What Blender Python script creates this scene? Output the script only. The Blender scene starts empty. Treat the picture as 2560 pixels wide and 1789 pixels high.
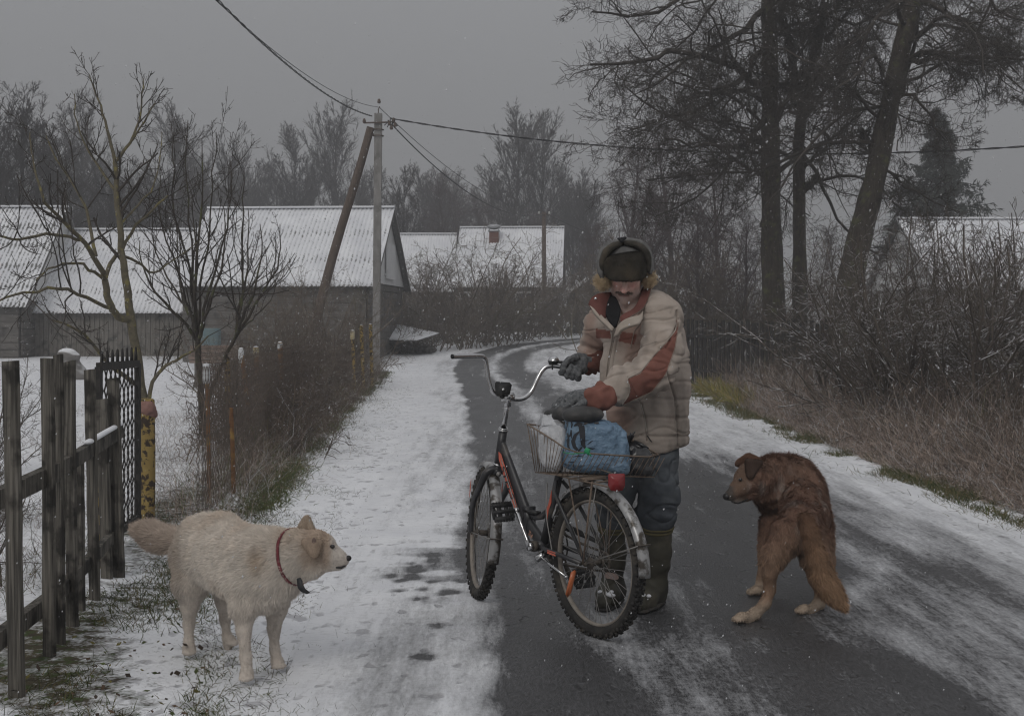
import bpy, math, random
import numpy as np
from mathutils import Vector, Matrix

# ------------------------------------------------------------------ camera, sky, sun, exposure
scene = bpy.context.scene
F, CX, HY, H = 3375.0, 1280.0, 795.0, 1.35
cam_d = bpy.data.cameras.new('camera'); cam = bpy.data.objects.new('camera', cam_d)
scene.collection.objects.link(cam); scene.camera = cam
cam.location = (0, 0, H); cam.rotation_euler = (math.radians(90), 0, 0)
cam_d.sensor_width = 36; cam_d.lens = 36 * F / 2560
cam_d.shift_y = -(894.5 - HY) / 2560
cam_d.clip_start = 0.05; cam_d.clip_end = 1500
cam_d.dof.use_dof = True; cam_d.dof.focus_distance = 6.3; cam_d.dof.aperture_fstop = 20

SUN_EL, SUN_AZ = 38.0, 200.0        # low-contrast winter light from above and slightly behind the viewer
world = bpy.data.worlds.new('World'); scene.world = world; world.use_nodes = True
wn, wl = world.node_tree.nodes, world.node_tree.links
wn.clear()
sky = wn.new('ShaderNodeTexSky'); sky.sky_type = 'NISHITA'; sky.sun_disc = False
sky.sun_elevation = math.radians(SUN_EL); sky.sun_rotation = math.radians(SUN_AZ)
sky.air_density = 1.0; sky.dust_density = 4.0; sky.ozone_density = 1.0
geo = wn.new('ShaderNodeNewGeometry'); sep = wn.new('ShaderNodeSeparateXYZ')
ramp = wn.new('ShaderNodeMapRange'); ramp.inputs['From Min'].default_value = 0.0; ramp.inputs['From Max'].default_value = 1.0
ramp.inputs['To Min'].default_value = 0.50; ramp.inputs['To Max'].default_value = 1.75
bw = wn.new('ShaderNodeRGBToBW')
comb = wn.new('ShaderNodeMix'); comb.data_type = 'RGBA'; comb.inputs['Factor'].default_value = 0.035
# overcast: the cloud sheet hides the blue sky; its brightness rises from horizon to zenith
cl = wn.new('ShaderNodeCombineColor')
mul = wn.new('ShaderNodeMix'); mul.data_type = 'RGBA'; mul.blend_type = 'MULTIPLY'; mul.inputs['Factor'].default_value = 1
tc = wn.new('ShaderNodeTexCoord')
wl.new(tc.outputs['Generated'], sep.inputs[0]); wl.new(sep.outputs['Z'], ramp.inputs['Value'])
ramp.clamp = True
for i in range(3): wl.new(ramp.outputs[0], cl.inputs[i])
base = wn.new('ShaderNodeRGB'); base.outputs[0].default_value = (3.2, 3.22, 3.3, 1)
wl.new(base.outputs[0], comb.inputs['A']); wl.new(sky.outputs[0], comb.inputs['B'])
wl.new(comb.outputs['Result'], mul.inputs['A']); wl.new(cl.outputs[0], mul.inputs['B'])
bg = wn.new('ShaderNodeBackground'); bg.inputs['Strength'].default_value = 0.11
wo = wn.new('ShaderNodeOutputWorld')
wl.new(mul.outputs['Result'], bg.inputs['Color']); wl.new(bg.outputs[0], wo.inputs['Surface'])

sl = bpy.data.lights.new('sun', 'SUN'); sun = bpy.data.objects.new('sun', sl); scene.collection.objects.link(sun)
sl.energy = 0.75; sl.angle = math.radians(24); sl.color = (1.0, 0.97, 0.93)
_a, _e = math.radians(SUN_AZ), math.radians(SUN_EL)
_dir = Vector((math.sin(_a) * math.cos(_e), math.cos(_a) * math.cos(_e), math.sin(_e)))
sun.rotation_euler = _dir.to_track_quat('Z', 'Y').to_euler(); sun.location = (0, 0, 30)

vs = scene.view_settings
vs.view_transform = 'Standard'; vs.look = 'None'; vs.exposure = 0.02; vs.gamma = 1
cy = scene.cycles
cy.max_bounces = 5; cy.diffuse_bounces = 3; cy.glossy_bounces = 2; cy.transmission_bounces = 4
cy.transparent_max_bounces = 12; cy.volume_bounces = 0; cy.use_denoising = True
cy.pixel_filter_type = 'BLACKMAN_HARRIS'; cy.filter_width = 1.15
cy.caustics_reflective = False; cy.caustics_refractive = False

# ------------------------------------------------------------------ helpers
def W(sx, sy, Y):
    """a point at distance Y that is seen at photo pixel (sx, sy)"""
    return np.array([(sx - CX) * Y / F, Y, H - (sy - HY) * Y / F])

def tag(o, label=None, cat=None, group=None, kind=None):
    if label: o['label'] = label
    if cat: o['category'] = cat
    if group: o['group'] = group
    if kind: o['kind'] = kind
    return o

def wbase(o):
    v = Vector((0, 0, 0))
    while o is not None:
        v = v + o.location; o = o.parent
    return np.array(v)

def thing(name, label, cat, loc=(0, 0, 0), group=None):
    o = bpy.data.objects.new(name, None); scene.collection.objects.link(o)
    o.empty_display_size = 0.1
    o.location = [float(c) for c in loc]
    return tag(o, label, cat, group)

class G:
    """a growing bag of faces"""
    def __init__(s): s.v = []; s.q = []; s.t = []; s.n = 0; s.c = []; s.hasc = False
    def add(s, V, quads=None, tris=None, col=None):
        V = np.asarray(V, float).reshape(-1, 3)
        if quads is not None and len(quads): s.q.append(np.asarray(quads, np.int64).reshape(-1, 4) + s.n)
        if tris is not None and len(tris): s.t.append(np.asarray(tris, np.int64).reshape(-1, 3) + s.n)
        if col is not None:
            s.hasc = True
            col = np.broadcast_to(np.asarray(col, float), (len(V), 3))
        else: col = np.ones((len(V), 3))
        s.c.append(col); s.v.append(V); s.n += len(V); return s
    def arrays(s):
        V = np.concatenate(s.v) if s.v else np.zeros((0, 3))
        q = np.concatenate(s.q) if s.q else np.zeros((0, 4), np.int64)
        t = np.concatenate(s.t) if s.t else np.zeros((0, 3), np.int64)
        return V, q, t
    def box(s, c, size, R=None, col=None, taper=1.0):
        hx, hy, hz = [a / 2 for a in size]
        V = np.array([[x * hx, y * hy, z * hz] for z in (-1, 1) for y in (-1, 1) for x in (-1, 1)], float)
        V[4:, :2] *= taper
        if R is not None: V = V @ np.array(R).T
        V = V + np.array(c)
        return s.add(V, [[0, 2, 3, 1], [4, 5, 7, 6], [0, 1, 5, 4], [2, 6, 7, 3], [0, 4, 6, 2], [1, 3, 7, 5]], col=col)
    def beam(s, a, b, w, h, up=(0, 0, 1), col=None):
        """rectangular bar from a to b"""
        a, b = np.array(a, float), np.array(b, float); d = b - a; L = np.linalg.norm(d); d /= L
        u = np.array(up, float); x = np.cross(d, u); x /= np.linalg.norm(x) + 1e-9; z = np.cross(x, d)
        R = np.stack([x, d, z], 1)
        return s.box((a + b) / 2, (w, L, h), R, col)
    def tube(s, pts, r, sides=8, ref=None, cap=True, col=None):
        pts = np.asarray(pts, float)
        r = np.broadcast_to(np.asarray(r, float), (len(pts),))
        V, q = tubes(pts[None], r[None], sides, ref)
        n0 = len(V); t = []
        if cap:
            V = np.concatenate([V, pts[:1], pts[-1:]])
            m = (len(pts) - 1) * sides
            for k in range(sides):
                t.append([n0, (k + 1) % sides, k]); t.append([n0 + 1, m + k, m + (k + 1) % sides])
        return s.add(V, q, t, col)
    def lathe(s, prof, c=(0, 0, 0), sides=16, R=None, col=None):
        """prof: list of (radius, z)"""
        a = np.arange(sides) * 2 * math.pi / sides
        V = np.concatenate([np.stack([r * np.cos(a), r * np.sin(a), np.full(sides, z)], 1) for r, z in prof])
        q = [[i * sides + k, i * sides + (k + 1) % sides, (i + 1) * sides + (k + 1) % sides, (i + 1) * sides + k]
             for i in range(len(prof) - 1) for k in range(sides)]
        if R is not None: V = V @ np.array(R).T
        return s.add(V + np.array(c), q, col=col)
    def ell(s, c, r, R=None, n=12, col=None, jit=0, seed=0):
        a = np.linspace(0, math.pi, n); b = np.arange(2 * n) * math.pi / n
        A, B = np.meshgrid(a, b, indexing='ij')
        V = np.stack([np.sin(A) * np.cos(B), np.sin(A) * np.sin(B), np.cos(A)], -1).reshape(-1, 3)
        if jit: V = V * (1 + jit * (vnoise(V * 2.3 + seed * 7.1) - .5)[:, None] * 2)
        V = V * np.array(r)
        if R is not None: V = V @ np.array(R).T
        m = 2 * n
        q = [[i * m + k, (i + 1) * m + k, (i + 1) * m + (k + 1) % m, i * m + (k + 1) % m] for i in range(n - 1) for k in range(m)]
        return s.add(V + np.array(c), q, col=col)
    def ring(s, c, axis, R, r, n=64, m=8, squash=1.0, col=None):
        """torus about axis, radial radius r, axial radius r*squash"""
        ax = np.array(axis, float); ax /= np.linalg.norm(ax)
        u = np.cross(ax, [0, 0, 1.0]);
        if np.linalg.norm(u) < 1e-3: u = np.array([1.0, 0, 0])
        u /= np.linalg.norm(u); w = np.cross(ax, u)
        A, B = np.meshgrid(np.arange(n) * 2 * math.pi / n, np.arange(m) * 2 * math.pi / m, indexing='ij')
        rad = R + r * np.cos(B)
        V = rad[..., None] * (np.cos(A)[..., None] * u + np.sin(A)[..., None] * w) + (r * squash * np.sin(B))[..., None] * ax
        q = [[i * m + k, ((i + 1) % n) * m + k, ((i + 1) % n) * m + (k + 1) % m, i * m + (k + 1) % m] for i in range(n) for k in range(m)]
        return s.add(V.reshape(-1, 3) + np.array(c), q, col=col)
    def prism(s, poly, o, u, v, n, t, col=None):
        """flat polygon poly [(a,b)] in plane o+a*u+b*v, thickness t along n (fan faces)"""
        u, v, n, o = [np.array(k, float) for k in (u, v, n, o)]
        P = np.array([o + a * u + b * v for a, b in poly]); m = len(P)
        V = np.concatenate([P, P + n * t, [P.mean(0), P.mean(0) + n * t]])
        q = [[i, (i + 1) % m, m + (i + 1) % m, m + i] for i in range(m)]
        tr = [[2 * m, (i + 1) % m, i] for i in range(m)] + [[2 * m + 1, m + i, m + (i + 1) % m] for i in range(m)]
        return s.add(V, q, tr, col)

def tubes(P, R, sides, ref=None):
    """P (n,m,3), R (n,m) -> verts and quads of n tubes"""
    n, m = P.shape[:2]
    T = np.empty_like(P); T[:, 1:-1] = P[:, 2:] - P[:, :-2]; T[:, 0] = P[:, 1] - P[:, 0]; T[:, -1] = P[:, -1] - P[:, -2]
    T /= np.linalg.norm(T, axis=-1, keepdims=True) + 1e-12
    if ref is None:
        d = P[:, -1] - P[:, 0]; d /= np.linalg.norm(d, axis=-1, keepdims=True) + 1e-12
        ref_ = np.eye(3)[np.abs(d).argmin(1)][:, None, :]
    else: ref_ = np.array(ref, float)[None, None]
    U = np.cross(T, ref_); U /= np.linalg.norm(U, axis=-1, keepdims=True) + 1e-12
    Wv = np.cross(T, U)
    a = np.arange(sides) * 2 * math.pi / sides
    V = P[:, :, None] + R[:, :, None, None] * (U[:, :, None] * np.cos(a)[:, None] + Wv[:, :, None] * np.sin(a)[:, None])
    idx = np.arange(n * m * sides).reshape(n, m, sides)
    nx = np.roll(idx, -1, axis=2)
    q = np.stack([idx[:, :-1], nx[:, :-1], nx[:, 1:], idx[:, 1:]], -1).reshape(-1, 4)
    return V.reshape(-1, 3), q

def mesh_from(name, V, q, t, smooth=True, col=None, attrs=None):
    me = bpy.data.meshes.new(name)
    nq, nt = len(q), len(t)
    me.vertices.add(len(V)); me.vertices.foreach_set('co', np.ascontiguousarray(V, np.float32).ravel())
    me.loops.add(nq * 4 + nt * 3)
    li = np.concatenate([np.asarray(q, np.int32).ravel(), np.asarray(t, np.int32).ravel()])
    me.loops.foreach_set('vertex_index', li)
    me.polygons.add(nq + nt)
    st = np.concatenate([np.arange(nq) * 4, nq * 4 + np.arange(nt) * 3]).astype(np.int32)
    me.polygons.foreach_set('loop_start', st)
    me.polygons.foreach_set('use_smooth', np.full(nq + nt, bool(smooth)))
    me.update(calc_edges=True)
    if col is not None:
        a = me.color_attributes.new('Col', 'FLOAT_COLOR', 'POINT')
        a.data.foreach_set('color', np.concatenate([col, np.ones((len(col), 1))], 1).astype(np.float32).ravel())
    for k, arr in (attrs or {}).items():
        a = me.attributes.new(k, 'FLOAT', 'POINT'); a.data.foreach_set('value', np.asarray(arr, np.float32))
    return me

def obj(name, g, mat, parent=None, smooth=True, loc=None, attrs=None):
    """link one mesh object; vertices are given in world space, stored relative to loc / the parent's base"""
    V, q, t = g.arrays()
    off = wbase(parent) if parent is not None else (np.array(loc, float) if loc is not None else np.zeros(3))
    me = mesh_from(name, V - off, q, t, smooth, np.concatenate(g.c) if g.hasc else None, attrs)
    o = bpy.data.objects.new(name, me); scene.collection.objects.link(o)
    if parent is not None: o.parent = parent
    elif loc is not None: o.location = [float(c) for c in loc]
    me.materials.append(mat)
    return o

def copy_tree(o, parent=None):
    c = o.copy(); scene.collection.objects.link(c); c.parent = parent
    for ch in list(o.children): copy_tree(ch, c)
    return c

# ---- numpy value noise
_tab = np.random.RandomState(5).rand(65536)
def _h(i, j, k): return _tab[(i * 73856093 ^ j * 19349663 ^ k * 83492791) & 65535]
def vnoise(P):
    P = np.asarray(P, float); I = np.floor(P).astype(np.int64); f = P - I; f = f * f * (3 - 2 * f)
    x, y, z = I[..., 0], I[..., 1], I[..., 2]; a, b, c = f[..., 0], f[..., 1], f[..., 2]
    def L(p, q, t): return p + (q - p) * t
    return L(L(L(_h(x, y, z), _h(x + 1, y, z), a), L(_h(x, y + 1, z), _h(x + 1, y + 1, z), a), b),
             L(L(_h(x, y, z + 1), _h(x + 1, y, z + 1), a), L(_h(x, y + 1, z + 1), _h(x + 1, y + 1, z + 1), a), b), c)
def fbm(P, o=3):
    s = 0; w = 0.5; t = 0
    for k in range(o): s = s + w * vnoise(np.asarray(P) * 2 ** k + 17.3 * k); t += w; w *= .5
    return s / t
def sst(a, b, x):
    t = np.clip((np.asarray(x, float) - a) / (b - a), 0, 1); return t * t * (3 - 2 * t)

# ---- smooth blended solids: distance field on a grid -> one continuous surface
class Solid:
    def __init__(s): s.pr = []
    def cap(s, a, b, ra, rb, k=.03, axis=None, f=1.0, sub=False):
        s.pr.append(('c', np.array(a, float), np.array(b, float), ra, rb, k, None if axis is None else np.array(axis, float) / np.linalg.norm(axis), f, sub)); return s
    def chain(s, pts, rs, k=.03, axis=None, f=1.0):
        for i in range(len(pts) - 1): s.cap(pts[i], pts[i + 1], rs[i], rs[i + 1], k, axis, f)
        return s
    def ell(s, c, r, R=None, k=.03, sub=False):
        s.pr.append(('e', np.array(c, float), np.array(r, float), None if R is None else np.array(R, float), k, sub)); return s
    def mesh(s, h, pad=.03):
        lo = np.full(3, 1e9); hi = -lo
        for p in s.pr:
            if p[-1] is True: continue
            if p[0] == 'c':
                m = max(p[3], p[4]); lo = np.minimum(lo, np.minimum(p[1], p[2]) - m); hi = np.maximum(hi, np.maximum(p[1], p[2]) + m)
            else: lo = np.minimum(lo, p[1] - max(p[2])); hi = np.maximum(hi, p[1] + max(p[2]))
        lo -= pad; hi += pad
        n = np.ceil((hi - lo) / h).astype(int) + 1
        f = np.full(n, .2, np.float32)
        ax = [lo[i] + h * np.arange(n[i]) for i in range(3)]
        for p in s.pr:
            if p[0] == 'c':
                _, a, b, ra, rb, k, u, sc, sub = p; m = max(ra, rb) + k + 3 * h
                l = np.minimum(a, b) - m; g = np.maximum(a, b) + m
            else:
                _, c, r, R, k, sub = p; m = max(r) + k + 3 * h; l = c - m; g = c + m
            i0 = np.clip(((l - lo) / h).astype(int), 0, n - 1); i1 = np.clip(((g - lo) / h).astype(int) + 2, 1, n)
            X, Y, Z = np.meshgrid(*[ax[i][i0[i]:i1[i]] for i in range(3)], indexing='ij')
            Pt = np.stack([X, Y, Z], -1)
            if p[0] == 'c':
                v = Pt - a; d = b - a
                if u is not None:
                    v = v + (sc - 1) * (v @ u)[..., None] * u; d = d + (sc - 1) * (d @ u) * u
                t = np.clip((v @ d) / (d @ d + 1e-12), 0, 1)
                dist = np.linalg.norm(v - t[..., None] * d, axis=-1) - (ra + (rb - ra) * t)
                if u is not None and sc > 1: dist = dist / (1 + (sc - 1) * .4)
            else:
                v = Pt - c
                if R is not None: v = v @ R
                k0 = np.linalg.norm(v / r, axis=-1); k1 = np.linalg.norm(v / (r * r), axis=-1) + 1e-9
                dist = k0 * (k0 - 1) / k1
            sl_ = tuple(slice(i0[i], i1[i]) for i in range(3)); old = f[sl_]
            if sub:
                dist = -dist; hh = np.maximum(k - np.abs(old - dist), 0) / k; f[sl_] = np.maximum(old, dist) + hh * hh * k * .25
            else:
                hh = np.maximum(k - np.abs(old - dist), 0) / k; f[sl_] = np.minimum(old, dist) - hh * hh * k * .25
        f = f + 1e-7
        return surface_nets(f, lo, h)

def surface_nets(f, lo, h):
    n = np.array(f.shape) - 1
    acc = np.zeros(tuple(n) + (3,)); cnt = np.zeros(tuple(n))
    for ax in range(3):
        o1, o2 = [a for a in range(3) if a != ax]
        for d1 in (0, 1):
            for d2 in (0, 1):
                off = [0, 0, 0]; off[o1] = d1; off[o2] = d2
                A = f[tuple(slice(off[i], off[i] + n[i]) for i in range(3))]
                o = list(off); o[ax] = 1
                B = f[tuple(slice(o[i], o[i] + n[i]) for i in range(3))]
                c = (A < 0) != (B < 0)
                t = np.where(c, A / np.where(c, A - B, 1), 0)
                cnt += c
                for i in range(3):
                    acc[..., i] += np.where(c, (t if i == ax else off[i]), 0)
    m = cnt > 0
    idx = np.full(tuple(n), -1, np.int64); idx[m] = np.arange(m.sum())
    V = (np.argwhere(m) + acc[m] / cnt[m][:, None]) * h + lo
    Q = []
    for ax in range(3):
        o1, o2 = [(1, 2), (2, 0), (0, 1)][ax]
        s0 = [slice(None)] * 3
        for i in (o1, o2): s0[i] = slice(1, -1)
        s0[ax] = slice(0, -1); s1 = list(s0); s1[ax] = slice(1, None)
        A, B = f[tuple(s0)], f[tuple(s1)]
        c = (A < 0) != (B < 0); I = np.argwhere(c)
        I[:, o1] += 1; I[:, o2] += 1
        e = []
        for da, db in ((-1, -1), (0, -1), (0, 0), (-1, 0)):
            J = I.copy(); J[:, o1] += da; J[:, o2] += db
            e.append(idx[J[:, 0], J[:, 1], J[:, 2]])
        q = np.stack(e, 1); neg = A[c] >= 0
        q[neg] = q[neg][:, ::-1]; Q.append(q)
    return V, np.concatenate(Q)

def vnormals(V, q):
    fn = np.cross(V[q[:, 2]] - V[q[:, 0]], V[q[:, 3]] - V[q[:, 1]])
    N = np.zeros_like(V)
    for i in range(4): np.add.at(N, q[:, i], fn)
    return N / (np.linalg.norm(N, axis=1, keepdims=True) + 1e-12)

def relax(V, q, it=2, lam=.5):
    for _ in range(it):
        S = np.zeros_like(V); C = np.zeros(len(V))
        for i in range(4):
            for j in (1, 3):
                np.add.at(S, q[:, i], V[q[:, (i + j) % 4]]); np.add.at(C, q[:, i], 1)
        V = V + lam * (S / np.maximum(C, 1)[:, None] - V)
    return V

def seg_dist(P, a, b):
    a, b = np.array(a), np.array(b); d = b - a; t = np.clip(((P - a) @ d) / (d @ d), 0, 1)
    return np.linalg.norm(P - a - t[:, None] * d, axis=1)

# ------------------------------------------------------------------ materials
def mix(nt, fac, a, b, blend='MIX'):
    m = nt.nodes.new('ShaderNodeMix'); m.data_type = 'RGBA'; m.blend_type = blend
    for key, v in (('Factor', fac), ('A', a), ('B', b)):
        if isinstance(v, bpy.types.NodeSocket): nt.links.new(v, m.inputs[key])
        elif key == 'Factor': m.inputs[key].default_value = v
        else: m.inputs[key].default_value = (*v, 1)
    return m.outputs['Result']
def noise_n(nt, scale, detail=4, stretch=None, rough=.55, vec=None):
    n = nt.nodes.new('ShaderNodeTexNoise'); n.inputs['Scale'].default_value = scale; n.inputs['Detail'].default_value = detail
    n.inputs['Roughness'].default_value = rough
    if vec is None:
        t = nt.nodes.new('ShaderNodeTexCoord'); vec = t.outputs['Object']
    if stretch:
        m = nt.nodes.new('ShaderNodeMapping'); m.inputs['Scale'].default_value = stretch
        nt.links.new(vec, m.inputs['Vector']); vec = m.outputs[0]
    nt.links.new(vec, n.inputs['Vector'])
    return n.outputs['Fac']
def rng_n(nt, v, a, b, c=0, d=1):
    m = nt.nodes.new('ShaderNodeMapRange'); nt.links.new(v, m.inputs['Value'])
    for k, x in zip(('From Min', 'From Max', 'To Min', 'To Max'), (a, b, c, d)): m.inputs[k].default_value = x
    return m.outputs[0]
def math_n(nt, op, a, b=None):
    m = nt.nodes.new('ShaderNodeMath'); m.operation = op
    for i, v in enumerate((a, b)):
        if v is None: continue
        if isinstance(v, bpy.types.NodeSocket): nt.links.new(v, m.inputs[i])
        else: m.inputs[i].default_value = v
    return m.outputs[0]
def attr_n(nt, name, out='Color'):
    a = nt.nodes.new('ShaderNodeAttribute'); a.attribute_name = name; return a.outputs[out]
def new_mat(name, rough=.85, metal=0.0, spec=.3):
    m = bpy.data.materials.new(name); m.use_nodes = True
    b = m.node_tree.nodes['Principled BSDF']; b.inputs['Roughness'].default_value = rough
    b.inputs['Metallic'].default_value = metal; b.inputs['Specular IOR Level'].default_value = spec
    return m, m.node_tree, b
def bump(nt, b, h, strength=.4, dist=.01):
    n = nt.nodes.new('ShaderNodeBump'); n.inputs['Strength'].default_value = strength; n.inputs['Distance'].default_value = dist
    nt.links.new(h, n.inputs['Height']); nt.links.new(n.outputs[0], b.inputs['Normal'])
def mat(name, c1, c2=None, scale=10, rough=.85, metal=0.0, stretch=None, bmp=0.0, c3=None, s3=2.0, th3=(.55, .7), use_col=False, spec=.3, bdist=.01, snow=0.0):
    m, nt, b = new_mat(name, rough, metal, spec)
    n = noise_n(nt, scale, 5, stretch)
    col = mix(nt, rng_n(nt, n, .35, .65), c1, c2 or tuple(x * .7 for x in c1))
    if c3 is not None: col = mix(nt, rng_n(nt, noise_n(nt, s3, 4), *th3), col, c3)
    if use_col: col = mix(nt, 1.0, attr_n(nt, 'Col'), col, 'MULTIPLY')
    if snow:      # a dusting on what faces up
        g = nt.nodes.new('ShaderNodeNewGeometry'); s = nt.nodes.new('ShaderNodeSeparateXYZ'); nt.links.new(g.outputs['Normal'], s.inputs[0])
        up = math_n(nt, 'MULTIPLY', rng_n(nt, s.outputs['Z'], .45, .8), rng_n(nt, noise_n(nt, 9, 3), .62 - snow * .4, .72 - snow * .4))
        col = mix(nt, up, col, (.78, .79, .81))
    nt.links.new(col, b.inputs['Base Color'])
    if bmp: bump(nt, b, n, bmp, bdist)
    return m
# ------------------------------------------------------------------ terrain, road, haze
def zg(x, y):
    return .75 * sst(33, 58, y)
Lpts = np.array([(-.02, -8), (-.05, 3), (-.11, 5.5), (-.3, 8), (-.38, 12), (-.6, 18), (-.95, 26), (-1.6, 35), (-1.5, 41), (-.7, 45.3), (.6, 48.4), (3, 51.5), (7.5, 54.5), (14, 57), (30, 60), (60, 62)])
def smooth_poly(P, n=6):
    for _ in range(n):
        Q = np.empty((len(P) * 2 - 2, 2)); Q[0::2] = P[:-1] * .75 + P[1:] * .25; Q[1::2] = P[:-1] * .25 + P[1:] * .75
        P = np.concatenate([P[:1], Q, P[-1:]])
        if len(P) > 600: break
    return P
Lp = smooth_poly(Lpts, 4)
def road_u(x, y):
    """signed distance to the right of the asphalt's left border"""
    x, y = np.asarray(x, float).ravel(), np.asarray(y, float).ravel()
    best = np.full(len(x), 1e9); sg = np.ones(len(x))
    for a, b in zip(Lp[:-1], Lp[1:]):
        d = b - a; l2 = d @ d
        if l2 < 1e-9: continue
        t = np.clip(((x - a[0]) * d[0] + (y - a[1]) * d[1]) / l2, 0, 1)
        ex, ey = x - a[0] - t * d[0], y - a[1] - t * d[1]; q = ex * ex + ey * ey
        m = q < best; best[m] = q[m]; sg[m] = np.sign(d[1] * ex - d[0] * ey)[m]
    return np.sqrt(best) * np.where(sg == 0, 1, sg)

VL_y = [-8, 3, 4.5, 6, 7.5, 9.35, 12.9, 18.8, 26, 35, 41, 46]
VL_x = [-.9, -.95, -1.1, -1.45, -1.6, -1.78, -2.05, -2.4, -2.8, -3.25, -3.5, -3.2]   # left verge: snow on asphalt gives way to grass
VR_y = [-8, 5, 9.15, 11.8, 16.5, 24.6, 32]
VR_x = [4.2, 3.7, 3.45, 3.28, 3.28, 3.35, 3.4]
def gridlines(a, segs):
    out = [a]
    for end, step in segs:
        n = max(1, int(round((end - out[-1]) / step))); out += list(np.linspace(out[-1], end, n + 1)[1:])
    return np.array(out)

def sheet(xs, ys, z, attrs):
    X, Y = np.meshgrid(xs, ys, indexing='ij'); V = np.stack([X.ravel(), Y.ravel(), z(X.ravel(), Y.ravel())], 1)
    I = np.arange(len(xs) * len(ys)).reshape(len(xs), len(ys))
    q = np.stack([I[:-1, :-1], I[1:, :-1], I[1:, 1:], I[:-1, 1:]], -1).reshape(-1, 4)
    g = G().add(V, q); return g, {k: f(V) for k, f in attrs.items()}

# snow lying on ground; grass and soil show where the cover is thin
def make_ground_mat():
    m, nt, b = new_mat('snowy_ground', .9, 0, .2)
    cov = attr_n(nt, 'cover', 'Fac')
    n1 = noise_n(nt, 9, 6, rough=.65); n2 = noise_n(nt, 55, 3); n3 = noise_n(nt, 2.1, 3)
    soil = mix(nt, rng_n(nt, n1, .35, .65), (.05, .04, .028), (.10, .09, .05))
    soil = mix(nt, rng_n(nt, noise_n(nt, 16, 4), .5, .62), soil, (.055, .075, .025))
    sn = mix(nt, rng_n(nt, n3, .3, .7), (.74, .75, .78), (.84, .85, .87))
    sn = mix(nt, rng_n(nt, noise_n(nt, 60, 3, (1, .45, 1)), .60, .70), sn, (.52, .52, .52))
    dent = rng_n(nt, noise_n(nt, 12, 2, (1, .6, 1), .4), .60, .68); sn = mix(nt, dent, sn, (.50, .50, .52))
    s = math_n(nt, 'ADD', math_n(nt, 'MULTIPLY', n1, .7), math_n(nt, 'MULTIPLY', n2, .3))
    fac = rng_n(nt, math_n(nt, 'ADD', s, math_n(nt, 'MULTIPLY', math_n(nt, 'SUBTRACT', cov, .5), 1.0)), .44, .62)
    nt.links.new(mix(nt, fac, soil, sn), b.inputs['Base Color'])
    bump(nt, b, math_n(nt, 'SUBTRACT', math_n(nt, 'ADD', s, math_n(nt, 'MULTIPLY', fac, .35)), math_n(nt, 'MULTIPLY', dent, .5)), .7, .03)
    return m
M_ground = make_ground_mat()

def cover_ground(V):
    x, y = V[:, 0], V[:, 1]
    vl = np.interp(y, VL_y, VL_x); vr = np.interp(y, VR_y, VR_x)
    n = fbm(np.stack([x * 1.3, y * .9, x * 0], 1), 3) - .5
    c = np.full(len(x), 1.0)
    dl = vl - x; dr = x - vr
    c -= .46 * sst(-.25, .35, dl + n * .9) * (y < 46)
    c -= .10 * sst(.25, .8, dl) * (y < 46)
    c += .42 * sst(.35, 1.3, dl + n * 1.2)                      # yard beyond the fences: mostly white
    c -= .46 * sst(-.15, .25, dr + n * .45) * (y < 40)
    c -= .25 * sst(.2, .5, dr) * (y < 40)
    c += .62 * sst(2.6, 4.2, dr + n)
    c -= .30 * np.exp(-((x + .75) / .2) ** 2 - ((y - 4.62) / .16) ** 2)   # trampled patch by the dog
    c -= .08 * sst(.2, .6, dl) * (y < 7)
    c = np.where(y > 46, .95, c)
    return np.clip(c, 0.02, 1)
def gz(x, y):
    P = np.stack([x, y, x * 0], 1)
    off = sst(-.1, .8, np.maximum(np.interp(y, VL_y, VL_x) - x, x - np.interp(y, VR_y, VR_x)))
    b = (fbm(P * 1.7, 3) - .5) * .10 * off + (fbm(P * 9, 2) - .5) * .022 * (0.1 + off) * (y < 20)
    return zg(x, y) + b - .012 * (1 - off) - .006
xs = gridlines(-260, [(-60, 25), (-14, 3), (-5, .35), (-.6, .055), (3, .25), (6, .08), (14, .5), (60, 3), (260, 25)])
ys = gridlines(-30, [(2, 4), (9, .055), (16, .12), (30, .35), (60, 1), (120, 5), (420, 30)])
g, at = sheet(xs, ys, gz, {'cover': cover_ground})
tag(obj('ground', g, M_ground, attrs=at), kind='structure')

def ground_z(x, y):
    return float(gz(np.array([float(x)]), np.array([float(y)]))[0])

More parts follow.
